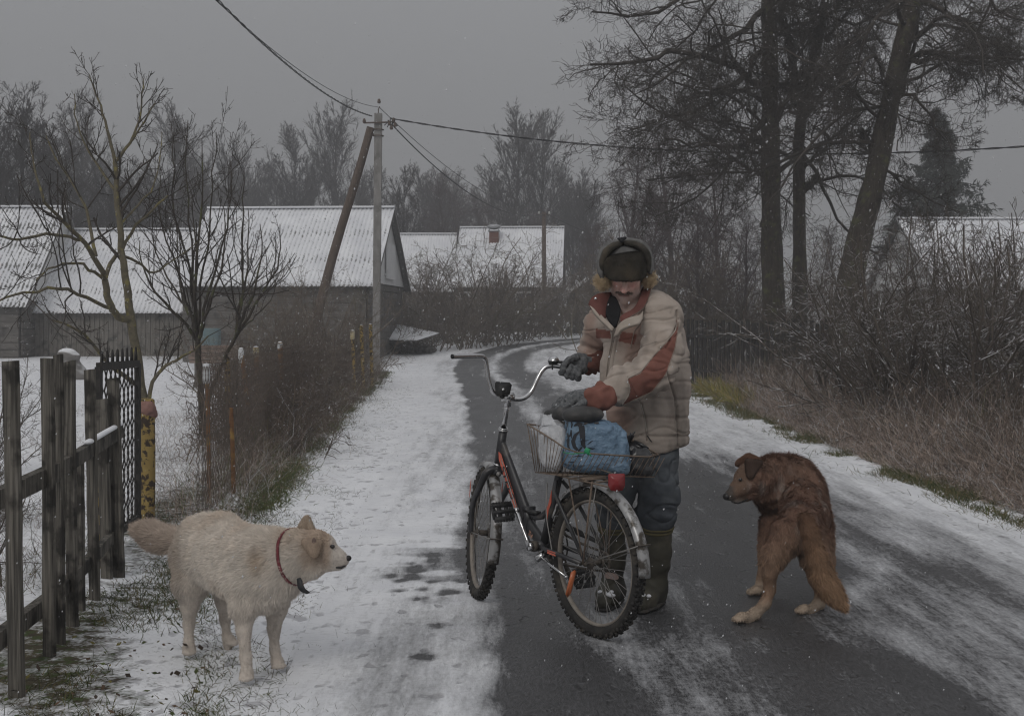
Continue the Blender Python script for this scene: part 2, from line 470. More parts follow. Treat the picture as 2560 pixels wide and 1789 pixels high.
def make_road_mat():
    m, nt, b = new_mat('asphalt_road', .6, 0, .5)
    cov = attr_n(nt, 'cover', 'Fac'); wet = attr_n(nt, 'wet', 'Fac')
    t = nt.nodes.new('ShaderNodeTexCoord').outputs['Object']
    nf = noise_n(nt, 70, 4, (1, .30, 1), .85, vec=t); ng = noise_n(nt, 3.5, 5, (1, .3, 1), .65, vec=t); ns = noise_n(nt, 7, 6, (1.0, .11, 1), .72, vec=t); nm = noise_n(nt, 42, 4, (1, .35, 1), .7, vec=t)
    nw = noise_n(nt, 60, 3, (.28, 1, 1), .6, vec=t)
    asp = mix(nt, rng_n(nt, nf, .36, .64), (.035, .035, .037), (.19, .19, .195))
    asp = mix(nt, rng_n(nt, ng, .38, .62, 0, .8), asp, mix(nt, rng_n(nt, nf, .36, .64), (.03, .03, .031), (.115, .115, .12)))
    asp = mix(nt, wet, asp, mix(nt, 1.0, asp, (.55, .55, .56), 'MULTIPLY'))
    sn = mix(nt, rng_n(nt, noise_n(nt, 3, 3, vec=t), .3, .7), (.72, .73, .76), (.84, .85, .87))
    sn = mix(nt, rng_n(nt, nw, .57, .72, 0, .55), sn, (.45, .45, .46))
    s = math_n(nt, 'ADD', math_n(nt, 'ADD', math_n(nt, 'MULTIPLY', rng_n(nt, ns, .3, .7), .54), math_n(nt, 'MULTIPLY', rng_n(nt, nm, .3, .7), .22)), math_n(nt, 'ADD', math_n(nt, 'MULTIPLY', rng_n(nt, nf, .3, .7), .14), math_n(nt, 'MULTIPLY', rng_n(nt, nw, .3, .7), .10)))
    fac = rng_n(nt, math_n(nt, 'ADD', math_n(nt, 'MULTIPLY', math_n(nt, 'SUBTRACT', s, .5), 1.15), math_n(nt, 'MULTIPLY', math_n(nt, 'SUBTRACT', cov, .5), 1.25)), -.46, .48)
    dent = rng_n(nt, noise_n(nt, 13, 2, (1, .55, 1), .4, vec=t), .63, .70); sn = mix(nt, dent, sn, (.50, .50, .52))
    nt.links.new(mix(nt, fac, asp, sn), b.inputs['Base Color'])
    nt.links.new(rng_n(nt, math_n(nt, 'SUBTRACT', wet, fac), 0, 1, .7, .30), b.inputs['Roughness'])
    bump(nt, b, math_n(nt, 'SUBTRACT', math_n(nt, 'ADD', math_n(nt, 'MULTIPLY', fac, .9), math_n(nt, 'MULTIPLY', nf, .7)), dent), .7, .014)
    return m
def road_attrs(V):
    x, y = V[:, 0], V[:, 1]; u = road_u(x, y)
    n = fbm(np.stack([x * 1.6, y * .22, x * 0], 1), 3) - .5
    n2 = fbm(np.stack([x * 5, y * .5, x * 0 + 4], 1), 2) - .5
    n3 = fbm(np.stack([x * .8, y * 1.6, x * 0 + 9], 1), 3) - .5
    uu = u + n2 * .20 + n3 * .16
    near = 1 - sst(5.0, 7.5, y); mid = sst(5.5, 7.5, y) * (1 - sst(12, 17, y)); far = sst(12, 17, y)
    e = lambda a, b, w: sst(a - w, a + w, uu) * (1 - sst(b - w, b + w, uu))
    c = np.full(len(x), .92)
    w1 = .50 * near + .95 * mid + .85 * far
    dark1 = sst(-.06, .10, uu) * (1 - sst(w1 - .2, w1 + .3, uu))
    isl = sst(w1 - .2, w1 + .3, uu) * (1 - sst(.95, 1.35, uu))
    t2a = 1.12; t2b = 1.72 * near + 2.15 * mid + 1.95 * far
    dark2 = sst(t2a - .2, t2a + .2, uu) * (1 - sst(t2b - .25, t2b + .35, uu))
    beyond = sst(t2b - .25, t2b + .35, uu)
    c = c * (1 - dark1) + (.10 + .12 * mid) * dark1
    islc = .68 * near + .34 * mid + .80 * far
    c = c * (1 - isl) + islc * isl
    c = c * (1 - dark2) + (.12 + .08 * far + .06 * mid) * dark2
    bb = .72 * near + .30 * mid + .80 * far
    c = c * (1 - beyond) + bb * beyond
    line = np.exp(-((uu - (t2b + .12)) / .06) ** 2) * sst(5.8, 6.6, y) * (1 - sst(8.5, 10, y))
    c += .12 * line
    shoulder = sst(2.2, 3.25, uu + n * .9)
    c = c * (1 - shoulder) + .93 * shoulder
    c += n * .42 + n2 * .22
    # bare patches on the left shoulder
    c -= .55 * np.exp(-((x + .36) / .30) ** 2 - ((y - 7.5) / 1.0) ** 2) * sst(-.08, .12, fbm(np.stack([x * 3, y * 7, x * 0], 1), 2) - .5)
    c -= .26 * sst(7.0, 4.7, y) * sst(-1.0, -.3, u) * (.6 + .9 * (n3 + .5)) + .14 * sst(-.9, -.1, u) * (.5 + n3 + .5)
    c -= .25 * sst(.5, .0, -u) * 0
    c += .25 * sst(2.1, 2.6, uu) * near
    for fx_, fy_, w_ in PRINTS:
        c -= 1.1 * np.exp(-((x - fx_) / w_) ** 2 - ((y - fy_) / (w_ * 1.5)) ** 2)
    c = np.where(y > 47, c * .8 + .1, c)
    return np.clip(c, 0, 1), np.clip(1 - sst(8, 22, y) * .5 - c, 0, 1)
PRINTS = []
for px_, py_ in ((1112, 507), (1108, 521), (1065, 540), (1072, 548), (1058, 561), (1066, 566), (1110, 577), (1186, 575), (1002, 562), (1085, 596), (1150, 600), (1135, 608), (1075, 620), (1168, 604), (1050, 530), (1030, 575), (1020, 600), (1080, 768), (1100, 771), (1125, 690)):
    sx_, sy_ = px_ / 1.027, 893 + py_ / 1.027; Y_ = 4556 / (sy_ - 795); PRINTS.append(((sx_ - 1280) * Y_ / 3375, Y_, .028 + .012 * ((px_ * 7) % 5) / 5))
M_road = make_road_mat()
# the road is one curved strip: stations along the border, offsets across
s_len = np.concatenate([[0], np.cumsum(np.linalg.norm(np.diff(Lp, axis=0), axis=1))])
st = gridlines(0, [(12, .5), (18, .035), (26, .10), (36, .25), (70, .5), (120, 3)]); st = st[st < s_len[-1] - .1]
cx = np.interp(st, s_len, Lp[:, 0]); cyy = np.interp(st, s_len, Lp[:, 1])
tx = np.gradient(cx, st); ty = np.gradient(cyy, st); tn = np.hypot(tx, ty); nx_, ny_ = ty / tn, -tx / tn
uo = gridlines(-.75, [(-.3, .06), (3.2, .032), (3.6, .1)])
X = cx[:, None] + nx_[:, None] * uo; Y = cyy[:, None] + ny_[:, None] * uo
V = np.stack([X.ravel(), Y.ravel(), zg(X.ravel(), Y.ravel()) + .0], 1)
I = np.arange(len(V)).reshape(X.shape)
q = np.stack([I[:-1, :-1], I[:-1, 1:], I[1:, 1:], I[1:, :-1]], -1).reshape(-1, 4)
ca, wa = road_attrs(V)
edge = np.minimum(uo + .75, 3.6 - uo); e = np.tile(sst(0, .3, edge), len(st))
ca = ca * e + (1 - e) * 1.0
V[:, 2] += ca * .006 - (1 - e) * .012
tag(obj('road', G().add(V, q), M_road, attrs={'cover': ca, 'wet': wa}), kind='structure')

# falling-snow haze: one even volume round the whole place
def haze():
    m = bpy.data.materials.new('haze_air'); m.use_nodes = True; nt = m.node_tree; nt.nodes.clear()
    v = nt.nodes.new('ShaderNodeVolumePrincipled'); o = nt.nodes.new('ShaderNodeOutputMaterial')
    v.inputs['Color'].default_value = (.93, .94, .97, 1); v.inputs['Density'].default_value = HAZE; v.inputs['Anisotropy'].default_value = 0.0
    nt.links.new(v.outputs[0], o.inputs['Volume'])
    h = obj('haze', G().box((0, 60, 11), (640, 960 - 20, 24)), m, smooth=False)
    tag(h, kind='stuff', label='pale snowy haze hanging in the air over the whole lane')
HAZE = .0040; USE_HAZE = True
# ------------------------------------------------------------------ buildings
def roof_mat(name, per, cover):
    m, nt, b = new_mat(name, .85, 0, .25)
    t = nt.nodes.new('ShaderNodeTexCoord').outputs['Object']
    v = attr_n(nt, 'snow', 'Fac')
    slate = mix(nt, rng_n(nt, noise_n(nt, 14, 4, vec=t), .35, .65), (.13, .13, .13), (.20, .20, .19))
    sn = mix(nt, rng_n(nt, noise_n(nt, 1.2, 3, vec=t), .35, .7), (.66, .67, .70), (.80, .81, .83))
    n = noise_n(nt, 7, 5, (1, 2.2, 1), .65, vec=t)
    fac = rng_n(nt, math_n(nt, 'ADD', n, math_n(nt, 'SUBTRACT', v, .5)), .36, .52)
    nt.links.new(mix(nt, fac, slate, sn), b.inputs['Base Color'])
    return m
M_roof = roof_mat('snowed_corrugated_roof', .13, .9)
M_plank = mat('weathered_planks', (.095, .088, .08), (.17, .16, .148), 6, stretch=(.35, 1, 9), bmp=.5, c3=(.055, .052, .048), s3=3, th3=(.5, .7), rough=.95)
M_plankv = mat('weathered_upright_planks', (.115, .105, .092), (.21, .195, .175), 6, stretch=(9, 9, .35), bmp=.5, c3=(.05, .047, .042), s3=5, th3=(.5, .7), rough=.95)
M_gable = mat('grey_gable_boards', (.58, .58, .58), (.66, .66, .655), 3, bmp=.1)
M_trim = mat('dark_trim', (.10, .095, .09), (.17, .16, .15), 8)
M_brick = mat('red_brick', (.17, .075, .055), (.12, .055, .045), 14, bmp=.4, c3=(.3, .26, .23), s3=30, th3=(.6, .68))
M_tin = mat('galvanised_tin', (.42, .43, .44), (.3, .3, .31), 8, rough=.45, metal=.6)
M_glass = mat('dark_window_glass', (.02, .022, .025), (.03, .032, .035), 3, rough=.15, spec=.6)

def corr_roof(A, B, C, D, per=.13, amp=.016, rows=3, thick=.04, seed=0, cover=.72):
    """corrugated sheet roof: ridge A->B, eave D->C (A above D, B above C)"""
    A, B, C, D = [np.array(k, float) for k in (A, B, C, D)]
    L = np.linalg.norm(B - A); nu = int(L / per * 6); nv = rows * 5 + 1
    u = np.linspace(0, 1, nu + 1); v = np.linspace(0, 1, nv)
    U, Vv = np.meshgrid(u, v, indexing='ij')
    P = (A * (1 - U)[..., None] + B * U[..., None]) * (1 - Vv)[..., None] + (D * (1 - U)[..., None] + C * U[..., None]) * Vv[..., None]
    n = np.cross(B - A, D - A); n /= np.linalg.norm(n)
    if n[2] < 0: n = -n
    ph = U * L / per * 2 * math.pi
    row = (Vv * rows) % 1.0; row = np.where(Vv >= .999, 1, row)
    w = amp * np.cos(ph) + .016 * row + .01 * (vnoise(np.stack([np.floor(U * L / 1.1), np.floor(Vv * rows), U * 0 + seed], -1) + .5) - .5)
    top = P + n * w[..., None]; bot = top - n * thick * .5
    V = np.concatenate([top.reshape(-1, 3), bot.reshape(-1, 3)])
    m = (nu + 1) * nv; I = np.arange(m).reshape(nu + 1, nv)
    q = np.stack([I[:-1, :-1], I[1:, :-1], I[1:, 1:], I[:-1, 1:]], -1).reshape(-1, 4)
    q2 = q[:, ::-1] + m
    e = []
    for line in (I[:, 0], I[:, -1], I[0], I[-1]):
        e.append(np.stack([line[:-1], line[1:], line[1:] + m, line[:-1] + m], -1))
    sheet_n = vnoise(np.stack([np.floor(U * L / .9) + .5, np.floor(Vv * rows * 1.01) + .5, U * 0 + seed + 3.5], -1))
    sn = cover + .20 * np.cos(ph + 1.2) - .13 * (row < .12) * (Vv > .05) + .10 * (sheet_n - .5) - .12 * (Vv > .985)
    seam = np.abs(((U * L / .98) % 1.0) - .02) < .025
    sn = sn - .10 * seam * (sheet_n > .55)
    sn = np.concatenate([sn.ravel(), np.full(m, .1)])
    return V, np.concatenate([q, q2] + e), sn

def obj_roof(name, parts, parent):
    g = G(); sn = []
    for p in parts:
        V, q, s = corr_roof(**p); g.add(V, q); sn.append(s)
    return obj(name, g, M_roof, parent, attrs={'snow': np.concatenate(sn)})

def rotz(P, a, c):
    P = np.asarray(P, float); s, k = math.sin(a), math.cos(a)
    D = P - c; return np.stack([D[..., 0] * k - D[..., 1] * s, D[..., 0] * s + D[..., 1] * k, D[..., 2]], -1) + c

def plank_wall(g, a, b, z0, z1, nrow, thick=.05, seed=0, out=(0, -1, 0), upright=False):
    a, b = np.array(a, float), np.array(b, float); out = np.array(out, float); r = random.Random(seed)
    L = np.linalg.norm(b - a); d = (b - a) / L
    if upright:
        n = int(L / .14)
        for i in range(n):
            w = L / n; c = a + d * (w * (i + .5)) + out * (thick * .5 + r.uniform(0, .012)); h = z1 - r.uniform(0, .03)
            R = np.stack([d, out, [0, 0, 1]], 1)
            g.box((c[0], c[1], (z0 + h) / 2), (w - .012, thick, h - z0), R)
    else:
        hh = (z1 - z0) / nrow
        for k in range(nrow):
            x = 0
            while x < L - .01:
                l = min(r.uniform(2.2, 4.5), L - x); l = L - x if L - x - l < .6 else l
                c = a + d * (x + l / 2) + out * (thick * .5 + r.uniform(0, .02))
                R = np.stack([d, out, [0, 0, 1]], 1)
                g.box((c[0], c[1], z0 + hh * (k + .5)), (l - .01, thick, hh - r.uniform(.008, .025)), R); x += l
    # solid backing behind the boards
    c = (a + b) / 2 - out * .06; R = np.stack([d, out, [0, 0, 1]], 1)
    g.box((c[0], c[1], (z0 + z1) / 2), (L - .02, .1, z1 - z0 - .01), R)

def gable_house(name, label, cat, x0, x1, y0, y1, z0, ze, zr, ang=0, over=.35, rows=3, cover=.72, nrow=11, wallmat=None, gablemat=None, upright=False, group=None, seed=1, per=.13, extra=None):
    c = np.array([x1, y0, 0.0])
    t = thing(name, label, cat, ((x0 + x1) / 2, (y0 + y1) / 2, z0), group)
    rot = lambda P: rotz(np.array(P, float), ang, c)
    ym = (y0 + y1) / 2; k = (zr - ze) / (ym - y0 + 1e-9)
    g = G(); o = rotz(np.array([0, -1, 0.]), ang, np.zeros(3)); e = rotz(np.array([1, 0, 0.]), ang, np.zeros(3))
    plank_wall(g, rot([x0, y0, 0]), rot([x1, y0, 0]), z0, ze - .02, nrow, seed=seed, out=o, upright=upright)
    obj('wall', g, wallmat or M_plank, t, smooth=False)
    for sx, od in ((x1, e), (x0, -e)):
        g = G(); plank_wall(g, rot([sx, y0 + .07, 0]), rot([sx, y1 - .07, 0]), z0, ze - .05, nrow, seed=seed + 5, out=od, upright=upright)
        obj('end_wall', g, wallmat or M_plank, t, smooth=False)
    g = G(); plank_wall(g, rot([x0, y1, 0]), rot([x1, y1, 0]), z0, ze - .02, nrow, seed=seed + 9, out=-o, upright=upright)
    obj('back_wall', g, wallmat or M_plank, t, smooth=False)
    for sx, od in ((x1, e), (x0, -e)):
        g = G(); A = rot([sx, y0 + .02, ze - .04]); B = rot([sx, y1 - .02, ze - .04]); C = rot([sx, ym, zr - .06])
        V = np.array([A, B, C, A - od * .12, B - od * .12, C - od * .12]); V[:3] += od * .10
        g.add(V, [[0, 1, 4, 3], [1, 2, 5, 4], [2, 0, 3, 5]], [[0, 2, 1], [3, 4, 5]])
        obj('gable', g, gablemat or M_gable, t, smooth=False)
    ov = over; ye0, ye1 = y0 - ov, y1 + ov; zo = ze - ov * k * .9
    a, b = x0 - ov, x1 + ov
    R = obj_roof('roof', [dict(A=rot([a, ym, zr]), B=rot([b, ym, zr]), C=rot([b, ye0, zo]), D=rot([a, ye0, zo]), rows=rows, seed=seed, cover=cover, per=per),
                          dict(A=rot([b, ym, zr]), B=rot([a, ym, zr]), C=rot([a, ye1, zo]), D=rot([b, ye1, zo]), rows=rows, seed=seed + 1, cover=cover, per=per * 2)], t)
    g = G(); g.beam(rot([a, ym, zr + .05]), rot([b, ym, zr + .05]), .22, .05); obj('ridge_cap', g, M_snowcap, R, smooth=False)
    for sx in (a + .02, b - .02):
        for ye in (ye0 + .05, ye1 - .05):
            obj('verge_board', G().beam(rot([sx, ym, zr - .05]), rot([sx, ye, zo - .05]), .04, .07), M_trim, t, smooth=False)
    return t, rot
M_snowcap = mat('settled_snow', (.80, .81, .83), (.72, .73, .76), 6, rough=.9, bmp=.3)

# main barn
b1, rot1 = gable_house('barn', 'long dark log barn under a snowy corrugated roof, behind the concrete pole', 'barn',
    -9.4, -4.13, 38.3, 45.2, -.1, 2.42, 4.74, ang=-.06, over=.3, rows=3, nrow=12, seed=3)
for xx in (-4.10, -6.6):
    obj('corner_board', G().beam(rot1([xx, 38.2, 0]), rot1([xx, 38.2, 2.4]), .13, .09), M_trim, b1, smooth=False)
g = G()
P = rot1([-4.0, 41.9, 0]); g.box((P[0] + .02, P[1], 3.1), (.05, 1.7, 1.1), rotz(np.eye(3), -.06, np.zeros(3)).T)
obj('gable_panel', g, mat('pale_gable_panel', (.70, .70, .70), (.64, .64, .64), 3), b1, smooth=False)
# low shed continuing left
b2, _ = gable_house('low_barn', 'low shed with upright boards and a long snowy roof, left of the log barn', 'shed',
    -19.5, -9.75, 41.2, 47.2, 0.0, 1.72, 4.22, over=.3, rows=4, nrow=8, seed=11, upright=True, wallmat=M_plankv)
g = G(); g.box((-9.42, 41.0, .95), (.5, .12, 1.5)); 
tag(obj('blue_barrel', G().lathe([(0, .0), (.26, .0), (.28, .05), (.27, .45), (.285, .47), (.27, .5), (.28, .92), (.25, .97), (0, .97)], (-8.3, 37.2, .1), 20), mat('faded_blue_paint', (.10, .16, .18), (.14, .18, .18), 5), loc=(-8.3, 37.2, .1)),
    'faded blue drum standing against the barn wall behind the bushes', 'drum')
# barn at the far left, partly out of frame
b3, _ = gable_house('far_barn', 'snow-roofed barn at the left end of the yard, taller than the low shed', 'barn',
    -27, -14.6, 40.0, 40.9 + 6, 0.0, 1.9, 4.9, ang=0, over=.3, rows=5, nrow=9, seed=17, cover=.62)
# house by the bend
b4, rot4 = gable_house('village_house', 'house with a brick chimney and snowy roof beyond the hedge by the bend', 'house',
    -2.4, 1.95, 60, 67.5, .6, 2.9, 5.62, ang=-.06, over=.3, rows=4, seed=23)
g = G(); P = rot4([-1.02, 62.9, 0]); g.box((P[0], P[1], 4.85), (.44, .44, 1.05)); ch = obj('chimney', g, M_brick, b4, smooth=False)
g = G(); g.box((P[0], P[1], 5.41), (.54, .54, .06)); g.box((P[0], P[1], 5.60), (.58, .58, .04));
for sx in (-.22, .22):
    for sy in (-.22, .22): g.box((P[0] + sx, P[1] + sy, 5.505), (.04, .04, .17))
g.ell((P[0], P[1], 5.61), (.33, .33, .13), n=8); obj('chimney_cap', g, M_tin, ch)
for xw in (-1.9, .6):
    P = rot4([xw, 59.93, 0]); g = G(); g.box((P[0], P[1] - .03, 2.0), (.9, .06, 1.05)); f = obj('window', g, M_gable, b4, smooth=False)
    for dx in (-.2, .2): obj('pane', G().box((P[0] + dx, P[1] - .065, 2.0), (.34, .02, .9)), M_glass, f, smooth=False)
b5, _ = gable_house('house_wing', 'lower snow-roofed wing joined to the left of the chimney house', 'house',
    -7.6, -2.85, 60.6, 67, .5, 2.7, 5.3, over=.25, rows=4, seed=29, cover=.8)
# small gable building right of it (seen gable on)
def small_gable():
    t = thing('gable_shed', 'small dark shed with a snow-edged gable facing the lane, right of the chimney house', 'shed', (4.9, 58, .7))
    x0, x1, y0, y1, z0, ze, zr = 2.6, 6.6, 56, 62, .7, 2.55, 3.95; xm = (x0 + x1) / 2
    g = G(); plank_wall(g, (x0, y0, 0), (x1, y0, 0), z0, ze, 9, seed=4); plank_wall(g, (x0, y1, 0), (x0, y0 + .1, 0), z0, ze, 9, out=(-1, 0, 0), seed=6); plank_wall(g, (x1, y0 + .1, 0), (x1, y1, 0), z0, ze, 9, out=(1, 0, 0), seed=7)
    obj('wall', g, M_plank, t, smooth=False)
    g = G(); V = np.array([[x0, y0 - .05, ze], [x1, y0 - .05, ze], [xm, y0 - .05, zr], [x0, y0 + .1, ze], [x1, y0 + .1, ze], [xm, y0 + .1, zr]])
    g.add(V, [[0, 1, 4, 3], [1, 2, 5, 4], [2, 0, 3, 5]], [[0, 1, 2], [3, 5, 4]]); obj('gable', g, M_plankv, t, smooth=False)
    obj_roof('roof', [dict(A=(xm, y0 - .35, zr + .05), B=(xm, y1, zr + .05), C=(x0 - .4, y1, ze - .22), D=(x0 - .4, y0 - .35, ze - .22), rows=2, seed=5, per=.3),
                      dict(A=(xm, y1, zr + .05), B=(xm, y0 - .35, zr + .05), C=(x1 + .4, y0 - .35, ze - .22), D=(x1 + .4, y1, ze - .22), rows=2, seed=6, per=.3)], t)
    for xe in (x0 - .4, x1 + .4):
        obj('verge_board', G().beam((xe, y0 - .36, ze - .2), (xm, y0 - .36, zr + .06), .05, .14), M_snowcap, t, smooth=False)
small_gable()
# sheet lean-to over a woodpile beside the lane
t = thing('lean_to', 'low woodpile under a snowy tin lean-to roof beside the lane', 'shelter', (-4.2, 43.5, .2))
A = W(985, 808, 44.2); B = W(1098, 832, 42.4); C = W(1040, 852, 41.2); D = W(968, 850, 42.2)
obj_roof('roof', [dict(A=A, B=B, C=C, D=D, rows=1, per=.09, amp=.01, seed=8, cover=.78)], t)
g = G(); r = random.Random(3)
for i in range(120):
    x = r.uniform(-4.05, -2.5); z = .25 + r.uniform(0, max(.08, .55 - (x + 4.05) * .28)); y = 42.3 + r.uniform(0, .8)
    g.tube([(x, y, z), (x + r.uniform(-.02, .02), y + 1.2, z)], r.uniform(.04, .075), 7)
obj('firewood', g, M_plank, t)
# big snow roofed building far right behind the shrubs
b6, _ = gable_house('farm_barn', 'wide snow-roofed barn seen through the shrubs at the right', 'barn',
    12.4, 23, 38.5, 46.5, 0, 2.3, 4.45, over=.3, rows=4, nrow=9, seed=31, cover=.70)

# ------------------------------------------------------------------ utility poles and wires
M_conc = mat('weathered_concrete', (.18, .175, .165), (.27, .26, .25), 9, stretch=(1, 1, .4), bmp=.4, c3=(.12, .115, .105), s3=3)
M_pwood = mat('tarred_pole_wood', (.075, .055, .043), (.13, .10, .08), 8, stretch=(6, 6, .4), bmp=.5)
M_wire = mat('black_cable', (.03, .03, .032), (.035, .035, .037), 4, rough=.6)
M_iron = mat('rusty_iron', (.09, .075, .065), (.14, .10, .08), 20, rough=.8)
M_porc = mat('porcelain', (.45, .45, .43), (.4, .4, .38), 8, rough=.3)
def utility_pole():
    t = thing('utility_pole', 'tall square concrete utility pole with a raking timber brace beside the barn', 'utility pole', (-3.29, 33, .0))
    top = W(946, 284, 33); base_ = np.array([top[0] - .06, 33, -.4])
    g = G(); g.beam(base_, top, .18, .17, up=(0, 1, 0)); obj('post', g, M_conc, t, smooth=False)
    bt = W(926, 318, 33.0); bb = np.array([-5.35, 33.6, -.3])
    g = G(); d = bt - bb; ts = np.linspace(0, 1, 9); r = np.linspace(.13, .095, 9)
    g.tube([bb + d * k + np.array([.02 * math.sin(9 * k), 0, 0]) for k in ts], r, 10); obj('brace', g, M_pwood, t)
    g = G()
    for z in (5.9, 6.05): g.ring((top[0], 33, z - .1), (0, 0, 1), .13, .012, 20, 6)
    g.beam((top[0] - .35, 32.88, 6.1), (top[0] + .42, 32.88, 6.12), .035, .035)
    g.tube([(top[0] - .1, 33, 5.85), (top[0] - .24, 33, 5.75)], .02, 6)
    g.tube([(top[0], 33, top[2]), (top[0], 33, top[2] + .1), (top[0] + .03, 33, top[2] + .17)], .012, 6)
    obj('bracket', g, M_iron, t)
    for dx, dz in ((-.33, .04), (.38, .06), (.28, -.02), (.42, -.05), (.33, -.12), (.03, .52)):
        obj('insulator', G().lathe([(0, -.05), (.035, -.045), (.045, 0), (.03, .03), (.035, .05), (0, .07)], (top[0] + dx, 32.86, 6.1 + dz), 10), M_iron, t)
    g = G(); rr = random.Random(2)
    for i in range(9):
        a = np.array([top[0] + .3, 32.86, 6.08]); p = a + np.array([rr.uniform(-.15, .2), rr.uniform(-.05, .05), rr.uniform(-.2, .12)])
        g.tube([a, (a + p) / 2 + np.array([0, 0, rr.uniform(.02, .1)]), p], .012, 5)
    obj('jumper_wire', g, M_wire, t)
utility_pole()
def pole2():
    t = thing('utility_pole', 'distant thin utility pole standing in front of the chimney house', 'utility pole', (1.39, 58, .7))
    top = W(1360, 530, 58); g = G(); g.tube([(top[0], 58, .3), (top[0], 58, 3), top], [.11, .1, .085], 10); obj('post', g, M_pwood, t)
    obj('crossarm', G().beam(top + np.array([-.25, -.1, -.12]), top + np.array([.25, -.1, -.12]), .04, .04), M_iron, t)
    for dx in (-.22, .22): obj('insulator', G().ell(top + np.array([dx, -.1, -.05]), (.05, .05, .07), n=6), M_porc, t)
pole2()
def wire(label, a, b, sag, r, n=60, twist=0.0):
    a, b = np.array(a, float), np.array(b, float); ts = np.linspace(0, 1, n)
    P = a + (b - a) * ts[:, None]; P[:, 2] -= sag * 4 * ts * (1 - ts)
    g = G()
    if twist:
        m = n * 14; ts = np.linspace(0, 1, m); Q = a + (b - a) * ts[:, None]; Q[:, 2] -= sag * 4 * ts * (1 - ts)
        L = np.linalg.norm(b - a); ph = ts * L / .45 * math.pi
        for s in (0, math.pi):
            O = Q.copy(); O[:, 2] += np.cos(ph + s) * r * .8; d = (b - a)[:2] / np.linalg.norm((b - a)[:2]); O[:, 0] += -d[1] * np.sin(ph + s) * r * .8; O[:, 1] += d[0] * np.sin(ph + s) * r * .8
            g.tube(O, r * .7, 4, cap=False)
    else: g.tube(P, r, 5, cap=False)
    o = obj('overhead_wire', g, M_wire, loc=a); tag(o, label, 'wire')
pt = W(955, 296, 33)
wire('twisted overhead cable rising from the concrete pole toward the viewer, the thicker one', W(930, 290, 33), (-3.9, -9, 7.4), 1.55, .013, 80, twist=1)
wire('thin overhead wire running beside the thicker cable above the yard', W(946, 268, 33), (-4.15, -9, 7.5), 1.75, .006, 80)
wire('twisted overhead cable running right from the pole behind the tall trees', pt + np.array([.2, 0, 0]), (14, 26, 5.06), .70, .015, 50, twist=1)
wire('overhead cable sagging from the concrete pole to the distant pole', pt + np.array([.15, 0, -.05]), W(1360, 536, 58), .80, .016, 40)
wire('upper thin wire from the concrete pole to the distant pole', W(950, 270, 33), W(1362, 532, 58), .60, .009, 40)
wire('thin overhead wire leading right from the distant pole past the small shed', W(1362, 532, 58), (7.5, 56.5, 3.9), .35, .014, 20)
# ------------------------------------------------------------------ trees and shrubs
def nrm(a): return a / (np.linalg.norm(a, axis=-1, keepdims=True) + 1e-9)
def grow(rng, P, D, L, R, m, wob, trop=0., tip=.35, cen=None):
    n = len(P); pts = np.empty((n, m + 1, 3)); rad = np.empty((n, m + 1)); pts[:, 0] = P; rad[:, 0] = R; D = nrm(D)
    for j in range(m):
        D = nrm(D + rng.normal(0, wob, (n, 3)) + np.array([0, 0, trop]))
        pts[:, j + 1] = pts[:, j] + D * (L / m)[:, None]; rad[:, j + 1] = R * (1 - (1 - tip) * (j + 1) / m)
    return pts, rad
def spawn(rng, pts, rad, L, nch, t0=.25, t1=1., ang=50, asd=12, lr=.5, rr=.55, up=0., side=None, lfall=.5):
    n, m1 = pts.shape[:2]; ix = np.repeat(np.arange(n), nch); N = len(ix)
    t = rng.uniform(t0, t1, N) ** .85 * (m1 - 1); k = np.minimum(t.astype(int), m1 - 2); f = t - k
    P = pts[ix, k] * (1 - f)[:, None] + pts[ix, k + 1] * f[:, None]; T = nrm(pts[ix, k + 1] - pts[ix, k])
    Rr = rad[ix, k] * (1 - f) + rad[ix, k + 1] * f
    Q = rng.normal(0, 1, (N, 3)); Q -= (Q * T).sum(1)[:, None] * T; Q = nrm(Q)
    a = np.radians(rng.normal(ang, asd, N)); D = T * np.cos(a)[:, None] + Q * np.sin(a)[:, None]; D[:, 2] += up
    Lc = L[ix] * lr * (1 - lfall * t / (m1 - 1)) * rng.uniform(.6, 1.25, N)
    return P, nrm(D), Lc, Rr * rr
def levels(rng, pts, rad, L, spec, out, rmin):
    """spec: per level dict(n, m, sides, ang, lr, rr, wob, trop, up, t0)"""
    for s in spec:
        P, D, Lc, Rc = spawn(rng, pts, rad, L, s['n'], s.get('t0', .2), 1., s.get('ang', 50), s.get('asd', 14), s['lr'], s.get('rr', .55), s.get('up', 0), lfall=s.get('lf', .5))
        Rc = np.maximum(Rc, rmin)
        pts, rad = grow(rng, P, D, Lc, Rc, s['m'], s.get('wob', .2), s.get('trop', 0), s.get('tip', .5)); L = Lc
        rad = np.maximum(rad, rmin * .7)
        out.append((pts, rad, s.get('sides', 3)))
def addall(g, out):
    for pts, rad, sides in out:
        V, q = tubes(pts, rad, sides); g.add(V, q)
def resample(P, m):
    P = np.asarray(P, float); s = np.concatenate([[0], np.cumsum(np.linalg.norm(np.diff(P, axis=0), axis=1))])
    t = np.linspace(0, s[-1], m); return np.stack([np.interp(t, s, P[:, i]) for i in range(3)], 1), s[-1]
def smooth3(P, it=2):
    P = np.asarray(P, float)
    for _ in range(it):
        Q = np.empty((len(P) * 2 - 2, 3)); Q[0::2] = P[:-1] * .75 + P[1:] * .25; Q[1::2] = P[:-1] * .25 + P[1:] * .75
        P = np.concatenate([P[:1], Q, P[-1:]])
    return P

